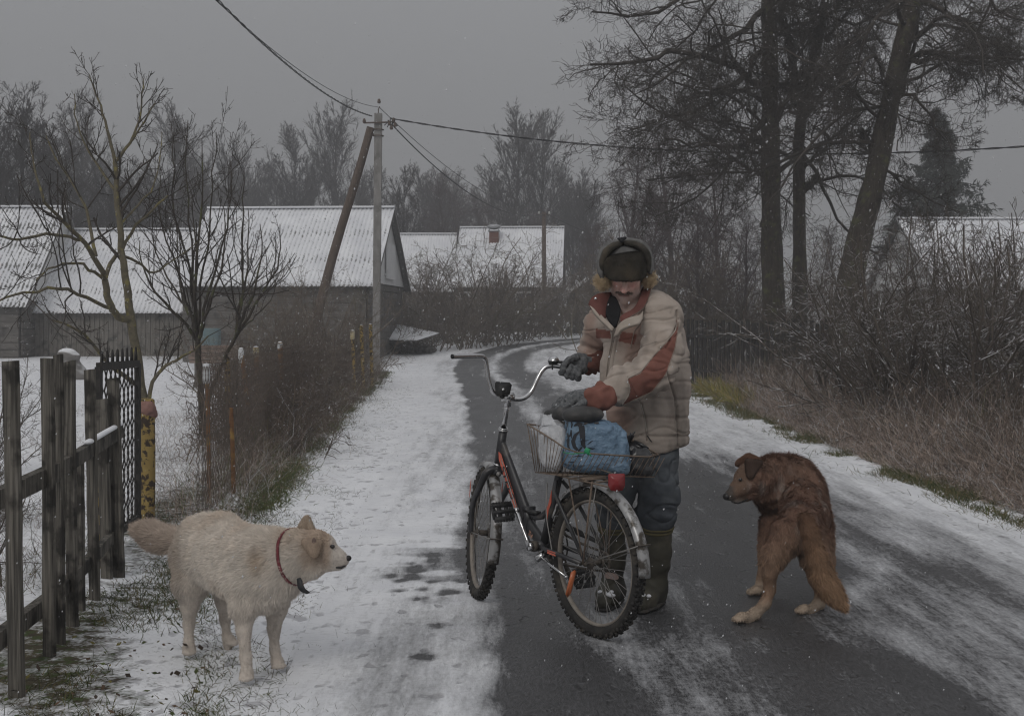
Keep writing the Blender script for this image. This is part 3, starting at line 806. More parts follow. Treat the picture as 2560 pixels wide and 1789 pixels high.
M_bark = mat('dark_bark', (.042, .035, .029), (.08, .068, .055), 30, stretch=(1, 1, .3), bmp=.8, c3=(.10, .105, .05), s3=6, th3=(.55, .68), bdist=.02)
M_barkl = mat('olive_lichen_bark', (.10, .088, .062), (.155, .135, .09), 25, bmp=.6, c3=(.24, .21, .08), s3=14, th3=(.55, .66))
M_twig = mat('dark_twigs', (.042, .036, .031), (.072, .062, .054), 3, bmp=0)
M_twigm = mat('mauve_twigs', (.085, .07, .07), (.12, .10, .098), 2)
M_far = mat('far_twigs', (.045, .041, .040), (.07, .064, .062), 2)
M_shrub = mat('brown_shrub_twigs', (.10, .082, .068), (.20, .165, .135), 2.5, c3=(.11, .105, .055), s3=1.2, th3=(.55, .7), snow=.12)
M_shrubs = mat('snow_dusted_twigs', (.07, .058, .048), (.115, .095, .078), 2.5, snow=.35)
M_spruce = mat('spruce_needles', (.035, .043, .035), (.06, .068, .055), 4, snow=.1)

def big_tree(label, trunk, r0, r1, limbs, nl, seed, zlo, spec, rmin=.0045, group='tall bare trees behind the picket fence'):
    rng = np.random.default_rng(seed); trunk = smooth3(trunk, 2); T, Lt = resample(trunk, 26)
    t = thing('bare_tree', label, 'tree', trunk[0], group)
    tt = np.linspace(0, 1, 26); R = r0 + (r1 - r0) * tt + r0 * .35 * np.exp(-tt * 18)
    V, q = tubes(T[None], R[None], 16)
    g = G(); rr = np.repeat((fbm(V * 3.1, 2) - .5)[:, None], 3, 1)
    Cn = np.repeat(T, 16, axis=0); V = V + (V - Cn) * rr * .5
    g.add(V, q); tr = obj('trunk', g, M_bark, t)
    out = []; LP = []; LR = []; LL = []
    for pl, ra, rb in limbs:
        P, L = resample(smooth3(pl, 2), 10); P[1:-1] += rng.normal(0, L * .016, P[1:-1].shape)
        LP.append(P); LR.append(np.linspace(ra, rb, 10)); LL.append(L)
    # free limbs
    zs = T[:, 2]; ok = np.where(zs > zlo)[0]
    P0, D0, L0, R0 = [], [], [], []
    for i in range(nl):
        k = ok[min(len(ok) - 1, int(len(ok) * (i + rng.uniform(0, .9)) / nl))]; a = rng.uniform(0, 2 * math.pi)
        P0.append(T[k]); D0.append([math.cos(a), math.sin(a) * .8, rng.uniform(-.05, .75)]); L0.append(rng.uniform(2.2, 4.4)); R0.append(rng.uniform(.028, .055))
    fp, fr = grow(rng, np.array(P0), np.array(D0), np.array(L0), np.array(R0), 9, .27, -.02, .3)
    if LP: fp = np.concatenate([np.array(LP), fp]); fr = np.concatenate([np.array(LR), fr]); L0 = np.concatenate([LL, L0])
    out.append((fp, fr, 7)); levels(rng, fp, fr, np.array(L0), spec, out, rmin)
    g = G(); addall(g, out); obj('crown', g, M_twig if rmin else M_bark, t)
    return t
SP_BIG = [dict(n=11, m=8, sides=4, ang=46, lr=.55, rr=.42, wob=.26, trop=-.03, t0=.06), dict(n=9, m=7, sides=3, ang=42, lr=.58, rr=.42, wob=.26, trop=-.02, t0=.06),
          dict(n=7, m=6, sides=3, ang=42, lr=.78, rr=.6, wob=.33, trop=.04, t0=.08)]
Y1, Y2, Y3 = 26, 27.5, 24
big_tree('tallest straight dark trunk with drooping branches, the left of the three big trees',
    [W(1942, 980, Y1), W(1935, 800, Y1), W(1928, 500, Y1), W(1925, 200, Y1), W(1922, 0, Y1), W(1915, -250, Y1), W(1925, -500, Y1)], .235, .10,
    [([W(1915, 215, Y1), W(1820, 150, 25.4), W(1700, 137, 24.8), W(1610, 162, 24.2), W(1475, 162, 23.6)], .075, .022),
     ([W(1900, 345, Y1), W(1845, 362, 25), W(1780, 372, 24), W(1700, 350, 23.3), W(1660, 345, 23)], .06, .014),
     ([W(1915, 20, Y1), W(1860, 60, 25.5), W(1790, 110, 25), W(1700, 170, 24.5), W(1600, 230, 24)], .065, .014),
     ([W(1918, -60, Y1), W(1800, -60, 25.5), W(1690, 10, 25), W(1600, 40, 24.6), W(1480, 30, 24)], .07, .015),
     ([W(1915, 120, Y1), W(1840, 200, 25), W(1760, 270, 24.4), W(1690, 300, 24), W(1560, 330, 23.6)], .055, .012),
     ([W(1915, 290, Y1), W(1850, 380, 25), W(1800, 440, 24.6), W(1700, 520, 24.3), W(1640, 540, 24)], .04, .01),
     ([W(1930, 320, Y1), W(1975, 230, 25.5), W(2050, 180, 25), W(2110, 120, 24.5)], .06, .014)], 26, 21, 3.6, SP_BIG)
big_tree('slimmer forked dark trunk, the middle one of the three big trees',
    [W(2000, 975, Y2), W(2001, 800, Y2), W(1998, 500, Y2), W(1995, 350, Y2), W(2010, 240, Y2), W(2040, 120, Y2), W(2075, -60, Y2), W(2095, -300, Y2)], .165, .06,
    [([W(2003, 260, Y2), W(1990, 150, 27.3), W(1955, 60, 27.2), W(1935, -40, 27), W(1930, -200, 27)], .10, .05),
     ([W(2010, 300, Y2), W(2060, 220, 27), W(2110, 150, 26.5), W(2150, 60, 26)], .05, .014),
     ([W(2005, 420, Y2), W(2050, 380, 27), W(2100, 330, 26.5), W(2140, 290, 26)], .045, .012),
     ([W(2008, 480, Y2), W(2030, 460, 27.4), W(2034, 450, 27.4), W(2036, 440, 27.4)], .06, .05)], 18, 22, 4.0, SP_BIG)
big_tree('thick dark trunk leaning to the right, rightmost of the three big trees',
    [W(2080, 985, Y3), W(2105, 800, Y3), W(2135, 650, Y3), W(2180, 480, Y3), W(2212, 330, Y3), W(2245, 160, Y3), W(2285, 0, Y3), W(2330, -220, Y3)], .26, .12,
    [([W(2255, 155, Y3), W(2300, 145, 23.6), W(2350, 143, 23.2), W(2420, 138, 22.8), W(2560, 150, 22.2)], .06, .02),
     ([W(2240, 240, Y3), W(2290, 245, 23.7), W(2330, 290, 23.4), W(2380, 380, 23)], .035, .008),
     ([W(2290, 0, Y3), W(2380, 30, 23.5), W(2460, 90, 23), W(2540, 180, 22.5)], .06, .014),
     ([W(2300, -60, Y3), W(2400, -60, 23.5), W(2480, 20, 23), W(2600, 60, 22.5)], .06, .014),
     ([W(2180, 400, Y3), W(2165, 325, 24.2), W(2150, 330, 24.4), W(2158, 360, 24.4)], .05, .02),
     ([W(2260, 110, Y3), W(2330, 60, 24.6), W(2400, 70, 25), W(2520, 130, 25.4)], .05, .012),
     ([W(2205, 420, Y3), W(2260, 470, 23.8), W(2330, 500, 23.5), W(2400, 530, 23.2)], .03, .008)], 20, 23, 4.4, SP_BIG)

# generic prototypes, unit scale in metres, base at the origin
def round_tree_geo(seed, h=10., w=5., upr=.28, n1=46, spec=None, trunkr=.15, rmin=.0085, clear=.14):
    rng = np.random.default_rng(seed)
    T, R = grow(rng, np.zeros((1, 3)), np.array([[0, 0, 1.]]), np.array([h * .92]), np.array([trunkr]), 12, .035, .05, .12)
    gt = G(); V, q = tubes(T, R, 8); gt.add(V, q)
    out = []; P, D, L, Rc = spawn(rng, T, R, np.array([h]), n1, clear, 1., 33, 8, .50, .5, up=upr, lfall=.66)
    L = np.minimum(L, w * .95)
    p, r = grow(rng, P, D, L, np.maximum(Rc * .7, .018), 7, .065, .05, .2); out.append((p, r, 4))
    levels(rng, p, r, L, spec or [dict(n=14, m=4, ang=28, lr=.40, wob=.08, trop=.06, t0=.12), dict(n=9, m=3, ang=28, lr=.5, wob=.09, trop=.05, t0=.1)], out, rmin)
    gc = G(); addall(gc, out); return gt, gc
def proto(name, gt, gc, mt, mc):
    t = bpy.data.objects.new(name, None); a = obj('trunk', gt, mt, t) if gt else None
    b = obj('crown', gc, mc, t); return [(o.name.split('.')[0], o.data) for o in (a, b) if o is not None], [o for o in (a, b) if o is not None], t
_protos = {}
def place(kind, name, label, cat, x, y, s=1., sz=None, rz=0., group=None, z=None, tilt=0.0):
    """a copy of a prototype's parts under a new thing"""
    src = _protos[kind]
    t = thing(name, label, cat, (x, y, (ground_z(x, y) - .03) if z is None else z), group)
    t.scale = (s, s, sz or s); t.rotation_euler = (tilt, tilt * .4, rz)
    for pn, me in src:
        o = bpy.data.objects.new(pn, me); scene.collection.objects.link(o); o.parent = t
    return t
def reg(kind, gt, gc, mt, mc):
    lst = []
    for pn, g_, m_ in (('trunk', gt, mt), ('crown', gc, mc)):
        if g_ is None: continue
        V, q, t = g_.arrays(); me = mesh_from(pn, V, q, t); me.materials.append(m_); lst.append((pn, me))
    _protos[kind] = lst
for i in range(3):
    gt, gc = round_tree_geo(40 + i, 10, 5, [.15, .3, .05][i]); reg('far%d' % i, gt, gc, M_far, M_far)
gt, gc = round_tree_geo(50, 7.5, 4.5, .15, 40, [dict(n=11, m=5, ang=45, lr=.45, wob=.2, trop=-.09, t0=.1), dict(n=9, m=4, ang=42, lr=.5, wob=.2, trop=-.08, t0=.08)], .13, .0055, .12)
reg('mauve', gt, gc, M_twigm, M_twigm)

def shrub_geo(seed, h=2., n=18, spread=.45, spec=None, rmin=.0035, up=.06, r0=.014, base=.25):
    rng = np.random.default_rng(seed)
    P = np.stack([rng.normal(0, base, n), rng.normal(0, base, n), np.full(n, -.05)], 1)
    D = np.stack([rng.normal(0, spread, n), rng.normal(0, spread, n), np.ones(n)], 1)
    L = h * rng.uniform(.6, 1.05, n)
    p, r = grow(rng, P, D, L, rng.uniform(.6, 1.3, n) * r0, 8, .14, up, .3); out = [(p, r, 4)]
    levels(rng, p, r, L, spec or [dict(n=8, m=5, ang=45, lr=.42, wob=.22, trop=.04, t0=.12, rr=.6), dict(n=6, m=4, ang=45, lr=.5, wob=.25, trop=.0, t0=.1, rr=.7)], out, rmin)
    g = G(); addall(g, out); return g
for i in range(3): reg('shrub%d' % i, None, shrub_geo(60 + i, 2., 20, [.4, .6, .3][i]), None, M_shrub)
for i in range(2): reg('snowshrub%d' % i, None, shrub_geo(70 + i, 2.6, 14, .5, r0=.02, up=.02), None, M_shrubs)
reg('vine', None, shrub_geo(80, 1.2, 34, .55, [dict(n=9, m=6, ang=55, lr=.5, wob=.4, trop=-.05, t0=.05, rr=.7), dict(n=6, m=5, ang=55, lr=.5, wob=.45, trop=-.05, t0=.05, rr=.8)], .003, 0, .009, .35), None, mat('dark_vines', (.07, .056, .048), (.16, .125, .10), 3, c3=(.20, .16, .12), s3=2, snow=.15))

# far trees beyond the barns
def far(kind, sx, top, Y, label, w=1., name='bare_tree', group='bare trees beyond the village', hh=10.):
    z0 = .6; X = (sx - CX) * Y / F; h = H - (top - HY) * Y / F - z0
    return place(kind, name, label, 'tree', X, Y, h / hh * w, h / hh, (sx * .37) % 6.28, group, z0)
far('far0', 192, 268, 78, 'bare tree rising above the low shed roof, leftmost of the far round crowns', .9)
far('far1', 432, 290, 82, 'wide bare tree with drooping tips behind the roof step of the two barns', 1.15)
far('far2', 566, 340, 86, 'small round bare tree over the left end of the log barn roof', .9)
far('far0', 722, 348, 92, 'broad bare tree above the middle of the log barn roof', 1.2)
far('far1', 862, 292, 90, 'tall egg-shaped bare tree just left of the concrete pole', 1.0)
far('far2', 655, 420, 100, 'low hazy bare tree between the two crowns above the log barn', 1.3)
far('far2', 1075, 445, 105, 'faint bare tree right of the concrete pole, over the house wing')
far('far0', 1005, 448, 70, 'bare orchard tree right behind the log barn gable', 1.0)
far('far1', 1275, 300, 84, 'big bare tree over the chimney house, left of its pair', 1.1)
far('far0', 1345, 322, 86, 'big bare tree over the chimney house, right of its pair', 1.1)
far('far2', 1440, 468, 88, 'hazy bare tree over the small gabled shed', 1.2)
far('far0', 1150, 470, 110, 'hazy far tree over the left end of the chimney house roof', 1.4)
far('far1', 1490, 480, 76, 'hazy tree just left of the man\'s fur hat', 1.1)
far('far2', 60, 235, 52, 'dark dense tree at the left edge above the barn roof', 1.2)
far('far0', -20, 250, 50, 'dark tree cut by the left edge of the view', 1.2)
far('far1', 110, 330, 56, 'dark lower tree beside the dense one at the left edge', 1.4)
far('far2', 260, 420, 60, 'dark bushy tree behind the low shed roof', 1.7)
far('far1', 360, 440, 64, 'dark bushy tree at the right end of the low shed roof', 1.6)
far('mauve', 1120, 420, 72, 'dense dark crown over the house wing left of the tall pair', 1.0, hh=7.6)
far('mauve', 1200, 480, 74, 'dense dark crown just left of the chimney', 1.1, hh=7.6)
far('mauve', 1330, 520, 76, 'dense dark crown right of the chimney', 1.2, hh=7.6)
# thicket of fine-twigged trees behind the man
for i, (sx, top, Y, w, lab) in enumerate([(1570, 350, 44, 1.0, 'dense mauve-twigged tree left of the tallest trunk'), (1680, 300, 42, 1.1, 'tall dense mauve-twigged tree behind the drooping limbs'),
        (1800, 380, 40, 1.1, 'fine-twigged tree right against the tallest trunk'), (1620, 470, 36, 1.2, 'low dense tree over the fur hat'),
        (1750, 480, 34, 1.1, 'low dense tree left of the tallest trunk'), (1860, 520, 33, 1.0, 'low tangled tree between the man and the tallest trunk'),
        (2060, 560, 42, .9, 'low bare tree seen between the middle and leaning trunks'), (1480, 560, 52, 1.0, 'small hazy tree left of the man, before the sheds')]):
    far('mauve', sx, top, Y, lab, w, group='fine twigged trees behind the lane', hh=7.6)

# spruce at the right
def spruce(x, y, h, w, label, seed=1):
    rng = np.random.default_rng(seed); t = thing('spruce_tree', label, 'spruce', (x, y, .3))
    base_ = np.array([x, y, .3]); g = G(); g.tube([base_, base_ + [0, 0, h]], [h * .018, .02], 8); obj('trunk', g, M_bark, t)
    g = G(); n = 300; k = rng.uniform(0, 1, n) ** .8; P = base_ + np.stack([0 * k, 0 * k, h * (.06 + .93 * k)], 1); a = rng.uniform(0, 6.283, n)
    L = w * (1 - k) ** 1.1 * rng.uniform(.4, 1.2, n) + .12; D = np.stack([np.cos(a), np.sin(a), .35 - .75 * (1 - k)], 1)
    p, r = grow(rng, P, D, L, np.full(n, .03), 7, .05, -.015, .2); out = [(p, r, 3)]
    P, D, Lc, Rc = spawn(rng, p, r, L, 18, .12, 1, 55, 10, .34, .7, lfall=.5); D[:, 2] -= .30; p2, r2 = grow(rng, P, D, Lc, np.full(len(P), .014), 3, .1, -.12, .5); out.append((p2, r2, 3))
    addall(g, out)
    # needle sprays: small blades along the twigs
    P, D, Lc, Rc = spawn(rng, p2, r2, np.full(len(p2), .2), 7, 0, 1, 50, 15, 1, 1, lfall=0); D[:, 2] -= .2; m = len(P); Wd = nrm(np.cross(D, rng.normal(0, 1, (m, 3)))) * .026
    V = np.stack([P - Wd, P + Wd, P + D * Lc[:, None]], 1).reshape(-1, 3); g.add(V, tris=np.arange(m * 3).reshape(-1, 3))
    obj('crown', g, M_spruce, t)
c = W(2345, 0, 52); spruce(c[0], 52, 9.1, 4.4, 'hazy dark spruce standing behind the leaning trunk at the right', 3)

# left garden trees, drawn limb by limb
def limb_tree(name, label, limbs, seed, spec, M1, M2, rmin, group=None, base=None):
    rng = np.random.default_rng(seed); t = thing(name, label, 'tree', base if base is not None else limbs[0][0][0], group)
    gt = G(); out = []; LP, LR, LL = [], [], []
    for i, (pl, ra, rb, tw) in enumerate(limbs):
        P, L = resample(smooth3(pl, 2), 12); P[1:-1] += rng.normal(0, L * .006, P[1:-1].shape); R = np.linspace(ra, rb, 12) * .82
        V, q = tubes(P[None], R[None], 9); gt.add(V, q)
        if tw: LP.append(P); LR.append(R); LL.append(L)
    obj('trunk', gt, M1, t); p = np.array(LP); r = np.array(LR)
    levels(rng, p, r, np.array(LL), spec, out, rmin); g = G(); addall(g, out); obj('crown', g, M2, t); return t
A = 13.0
def w(x, y, Y=A): return W(x, y, Y)
SP_FR = [dict(n=7, m=6, sides=5, ang=42, lr=.5, rr=.55, wob=.13, trop=.10, t0=.25, lf=.3), dict(n=5, m=5, sides=4, ang=40, lr=.42, rr=.6, wob=.16, trop=.10, t0=.2), dict(n=2, m=3, ang=50, lr=.25, rr=.8, wob=.2, t0=.2)]
limb_tree('fruit_tree', 'lichen-covered bare fruit tree behind the metal gate, its shoots reaching into the sky',
    [([w(372, 1150), w(356, 960), w(338, 870), w(328, 800)], .060, .052, 0),
     ([w(328, 800), w(322, 730), w(308, 640), w(300, 560), w(291, 480), w(287, 405)], .050, .026, 1),
     ([w(287, 405), w(272, 340), w(258, 280), w(240, 230), w(222, 185)], .022, .006, 1), ([w(287, 405), w(305, 385), w(332, 350), w(347, 300), w(358, 220), w(358, 195)], .022, .005, 1),
     ([w(330, 352, 13), w(362, 300, 12.8), w(388, 258, 12.7)], .013, .005, 1), ([w(290, 480), w(250, 420), w(215, 370), w(190, 300), w(186, 235)], .018, .005, 1),
     ([w(328, 800), w(300, 800, 12.9), w(272, 760, 12.8), w(262, 700, 12.8)], .045, .038, 0), ([w(262, 700, 12.8), w(235, 640, 12.6), w(205, 600, 12.4), w(160, 555, 12.2), w(110, 505, 12)], .034, .016, 1),
     ([w(110, 505, 12), w(95, 450, 12), w(80, 400, 12), w(75, 330, 12)], .016, .006, 1), ([w(205, 600, 12.5), w(170, 590, 12.2), w(120, 585, 12), w(40, 600, 11.5), w(-30, 585, 11)], .02, .010, 1),
     ([w(262, 700, 12.8), w(280, 650, 13), w(320, 600, 13.2), w(370, 530, 13.4), w(420, 490, 13.5)], .028, .012, 1), ([w(240, 640, 12.8), w(225, 560, 12.9), w(190, 460, 13), w(140, 400, 13), w(115, 340, 13)], .022, .007, 1),
     ([w(262, 700, 12.8), w(215, 660, 12.3), w(150, 655, 11.8), w(90, 700, 11.3)], .02, .008, 1), ([w(275, 770, 12.8), w(220, 745, 12.2), w(150, 715, 11.6), w(60, 735, 11), w(-20, 760, 10.6)], .024, .010, 1),
     ([w(340, 960), w(300, 930, 12.7), w(262, 905, 12.4), w(225, 850, 12.2), w(180, 815, 12), w(130, 800, 11.8)], .03, .010, 1),
     ([w(368, 1060), w(376, 970), w(395, 930), w(430, 905), w(478, 885), w(520, 840)], .030, .010, 1), ([w(300, 560), w(340, 520, 13.3), w(380, 480, 13.6), w(400, 400, 13.8), w(405, 330, 14)], .016, .005, 1),
     ([w(308, 640), w(345, 650, 13.2), w(380, 690, 13.5), w(420, 660, 13.8), w(500, 600, 14)], .018, .006, 1)], 5, SP_FR, M_barkl, M_twig, .0028)
B = 14.5
SP_SH = [dict(n=7, m=6, sides=4, ang=36, lr=.42, rr=.55, wob=.12, trop=.14, t0=.15, lf=.3), dict(n=6, m=4, ang=42, lr=.32, rr=.6, wob=.15, trop=.06, t0=.15), dict(n=3, m=2, ang=55, lr=.22, rr=.8, wob=.2, t0=.2)]
rs = random.Random(8); lm = [([w(505, 1090, B), w(503, 980, B), w(498, 900, B), w(495, 855, B)], .05, .04, 0), ([w(515, 1080, B), w(520, 990, B), w(560, 900, B), w(590, 840, B)], .03, .022, 0)]
for i, (x, y) in enumerate([(400, 420), (435, 330), (470, 300), (505, 350), (540, 330), (575, 400), (610, 420), (650, 560), (700, 560), (480, 480), (380, 520), (560, 520), (620, 520), (350, 600), (440, 560), (690, 700)]):
    b0 = (495, 855) if x < 590 else (590, 840); yy = B + rs.uniform(-1.1, 1.1)
    mx, my = (b0[0] * .55 + x * .45) + rs.uniform(-12, 12), (b0[1] * .6 + y * .4)
    lm.append(([w(b0[0], b0[1], B), w((b0[0] + mx) / 2 + rs.uniform(-8, 8), (b0[1] + my) / 2, (B + yy) / 2), w(mx + (x - b0[0]) * .15, my, yy), w(x - rs.uniform(-10, 10), (my + y) / 2, yy), w(x, y, yy)], rs.uniform(.018, .028), .005, 1))
limb_tree('multi_stem_tree', 'bushy bare tree of many upright dark shoots in front of the log barn', lm, 6, SP_SH, M_bark, M_twig, .0028)
# garden and hedge shrubs
rs = random.Random(11)
def shrub(kind, x, y, s, label, group, rz=None, sz=None, name='bare_shrub', cat='shrub'):
    return place(kind, name, label, cat, x, y, s, sz, rs.uniform(0, 6.28) if rz is None else rz, group)
def shrub_s(kind, sx, Y, top, label, group, w=1., hh=2.0, **k):
    X = (sx - CX) * Y / F; z = H - (top - HY) * Y / F - ground_z(X, Y); return shrub(kind, X, Y, z / hh * w, label, group, sz=z / hh, **k)
lab_h = ['dry brown shrub in the hedge %s', 'tangled leafless shrub in the hedge %s']
near_what = [(640, 21, 800), (700, 22, 720), (760, 25, 690), (815, 27, 700), (590, 19, 790), (870, 29, 760), (740, 18, 800), (800, 22, 800), (850, 25, 830), (660, 16, 850)]
lab_n = ['shrub in front of the log barn, below its roof step', 'tall shrub before the middle of the log barn wall', 'shrub beside the foot of the raking pole brace', 'shrub between the brace and the concrete pole',
         'shrub nearest the multi-stem tree', 'small shrub right of the concrete pole\'s foot', 'low shrub behind the capped posts', 'low brown shrub at the far end of the wire fence', 'shrub by the three small yellow posts', 'low shrub just behind the tilted yellow post']
for i, (sx, Y, top) in enumerate(near_what):
    shrub_s('shrub%d' % (i % 3), sx, Y, top, lab_n[i], 'shrubs between the wire fence and the barn', w=1.15)
shrub_s('shrub1', 770, 26, 615, 'taller dark-budded shrub against the barn roof beside the brace', None, w=.8)
# vine hedge along the lane fence
for i in range(15):
    k = i / 14; y = 13.2 * (31 / 13.2) ** k; x = np.interp(y, VL_y, VL_x) - .55 - .10 * rs.random()
    place('vine', 'vine_hedge', 'tangle of dark dry vines on the lane fence, %s' % ['nearest to the yellow posts', 'second from the yellow posts', 'third from the yellow posts', 'fourth from the yellow posts', 'fifth from the yellow posts', 'before the log barn wall', 'under the barn eave', 'left of the small capped posts', 'at the small capped posts', 'just past the small capped posts', 'short of the concrete pole', 'left of the concrete pole foot', 'at the concrete pole foot', 'under the barn corner', 'last one before the woodpile'][i], 'hedge', x, y, .72 + .1 * rs.random() * .2, .85 + .12 * rs.random(), rs.uniform(0, 6.28), 'vines along the lane fence')
# bushes past the barn to the bend
pts = [(1000, 47, 640), (1050, 49, 600), (1100, 48, 640), (1150, 50, 590), (1190, 47, 560), (1240, 49, 640), (1290, 50, 620), (1340, 53, 650), (1390, 54, 680), (1440, 55, 640), (1080, 44, 720), (1160, 45, 700), (1230, 46, 710), (1300, 49, 720), (1370, 52, 740), (1450, 54, 720), (1020, 43, 740), (1500, 50, 620)]
lab_p = ['against the left end of the house wing', 'before the house wing roof', 'under the dark crown by the wing', 'before the junction of wing and chimney house', 'tallest, left of the chimney', 'below the chimney', 'left of the distant pole', 'behind the distant pole', 'between the house gable and the small shed', 'in front of the small gabled shed',
         'above the woodpile roof', 'low one below the wing', 'low one below the chimney', 'low one at the foot of the distant pole', 'low one before the first white marker post', 'low one before the second white marker post', 'directly behind the woodpile', 'at the man\'s right shoulder, beyond the bend']
for i, (sx, Y, top) in enumerate(pts):
    shrub_s('shrub%d' % (i % 3), sx, Y, top, 'brown leafless bush beyond the lane, ' + lab_p[i], 'bushes in front of the village house', w=1.25)
# right side: thicket behind and around the picket fence
pts = [(1590, 34, 640), (1660, 35, 600), (1730, 34, 640), (1800, 35, 600), (1870, 34, 650), (1560, 38, 640), (1640, 33, 700), (1700, 38, 560), (1780, 39, 560), (1850, 37, 580), (1930, 33, 680), (1990, 32.5, 700), (2060, 32, 700), (2120, 33, 680), (1610, 36, 680)]
lab_r = ['left end of the picket fence', 'left third of the picket fence', 'middle of the picket fence', 'right third of the picket fence', 'gap left of the tallest trunk', 'man\'s hat', 'man\'s shoulder', 'mauve trees\' left edge', 'mauve trees\' middle', 'mauve trees\' right edge', 'tallest trunk\'s foot', 'middle trunk\'s foot', 'gap between the middle and leaning trunks', 'leaning trunk\'s foot', 'fence\'s darkest boards']
for i, (sx, Y, top) in enumerate(pts):
    shrub_s('shrub%d' % (i % 3), sx, Y, top, 'tall brown thicket shrub rising behind the ' + lab_r[i], 'thicket behind the picket fence', w=1.1)
pts = [(2130, 17, 560), (2230, 16, 540), (2330, 15, 520), (2440, 14.5, 540), (2540, 14, 520), (2640, 19, 560), (2180, 20, 640), (2290, 20, 600), (2400, 19, 560), (2500, 18, 500), (2590, 16, 480), (2360, 24, 600), (2200, 26, 620), (2480, 26, 600)]
lab_q = ['left of the fallen rail', 'first past the leaning trunk', 'with snow-lined limbs over the fallen rail', 'with snow-lined limbs right of the fallen rail', 'at the right edge in front of the farm barn', 'beyond the right edge, before the farm barn', 'before the leaning trunk\'s base', 'under the spruce', 'right of the spruce', 'tall one before the farm barn roof', 'cut by the right edge', 'before the farm barn\'s wall', 'just right of the leaning trunk, farther back', 'before the right half of the farm barn']
for i, (sx, Y, top) in enumerate(pts):
    shrub_s('snowshrub%d' % (i % 2), sx, Y, top, 'snow-dusted bare shrub ' + lab_q[i], 'snow dusted shrubs at the right', w=1.2, hh=2.6)

# a lower, hazier second rank of trees closes the view behind the roofs
rk = random.Random(33)
for i, (sx, top) in enumerate([(20, 400), (85, 430), (150, 400), (225, 430), (300, 400), (345, 440), (480, 420), (520, 440), (610, 440), (690, 440), (780, 430), (900, 430), (950, 450), (1040, 440), (1110, 450), (1400, 440), (1470, 450), (1230, 430)]):
    far('far%d' % (i % 3), sx, top, 96 + rk.uniform(-8, 14), 'hazy tree of the far treeline, number %s from the left edge of the view' % ['one', 'two', 'three', 'four', 'five', 'six', 'seven', 'eight', 'nine', 'ten', 'eleven', 'twelve', 'thirteen', 'fourteen', 'fifteen', 'seventeen', 'eighteen', 'sixteen'][i], 1.25, group='far hazy treeline')

for sx, Y, top, lab in ((2260, 22, 480, 'tall one against the left end of the farm barn roof'), (2350, 21, 500, 'tall one before the middle of the farm barn roof'), (2450, 22, 470, 'tall one before the right part of the farm barn roof'), (2560, 20, 470, 'tall one at the right edge of the view before the farm barn')):
    shrub_s('snowshrub%d' % (int(sx) % 2), sx, Y, top, 'snow-dusted bare shrub, ' + lab, 'snow dusted shrubs at the right', w=1.0, hh=2.6)

for x_, y_, s_, lab in ((-3.5, 8.6, .42, 'low shrub in the yard seen between the third and fourth pickets'), (-2.75, 6.9, .34, 'small shrub in the yard behind the widest gap of the pickets'), (-3.9, 7.4, .40, 'low shrub in the yard at the left edge of the view'), (-4.6, 11.5, .5, 'shrub in the yard behind the lattice gate')):
    place('snowshrub1', 'bare_shrub', lab, 'shrub', x_, y_, s_, s_ * .9, x_, 'low shrubs in the yard')
# ------------------------------------------------------------------ bicycle
from mathutils.bvhtree import BVHTree
def nv(a): a = np.array(a, float); return a / np.linalg.norm(a)
def text_geo(s, size=1., bold=0., shear=0.):
    c = bpy.data.curves.new('t', 'FONT'); c.body = s; c.size = size; c.offset = bold; c.shear = shear; c.resolution_u = 3
    o = bpy.data.objects.new('t', c); scene.collection.objects.link(o)
    dg = bpy.context.evaluated_depsgraph_get(); me = o.evaluated_get(dg).to_mesh()
    V = np.array([v.co[:] for v in me.vertices]); me.calc_loop_triangles(); T = np.array([t.vertices[:] for t in me.loop_triangles])
    o.evaluated_get(dg).to_mesh_clear(); bpy.data.objects.remove(o); bpy.data.curves.remove(c)
    return V, T
def text_on(g, s, o, u, v, n, size, bold=0., shear=0., center=True, col=None):
    V, T = text_geo(s, size, bold, shear)
    if center: V = V - (V.max(0) + V.min(0)) / 2
    u, v, n = nv(u), nv(v), nv(n)
    P = np.array(o) + V[:, :1] * u + V[:, 1:2] * v + n * .0012
    if (np.cross(u, v) @ n) < 0: T = T[:, ::-1]
    return g.add(P, tris=T, col=col)
def bvh_of(V, q, t=()):
    return BVHTree.FromPolygons([tuple(v) for v in V], [tuple(int(i) for i in f) for f in q] + [tuple(int(i) for i in f) for f in t])
def cast(bvh, sx, sy, off=.0012):
    o = Vector((0, 0, H)); d = (Vector(W(sx, sy, 6.0)) - o).normalized(); hit = bvh.ray_cast(o, d)
    return None if hit[0] is None else np.array(hit[0] - d * off)
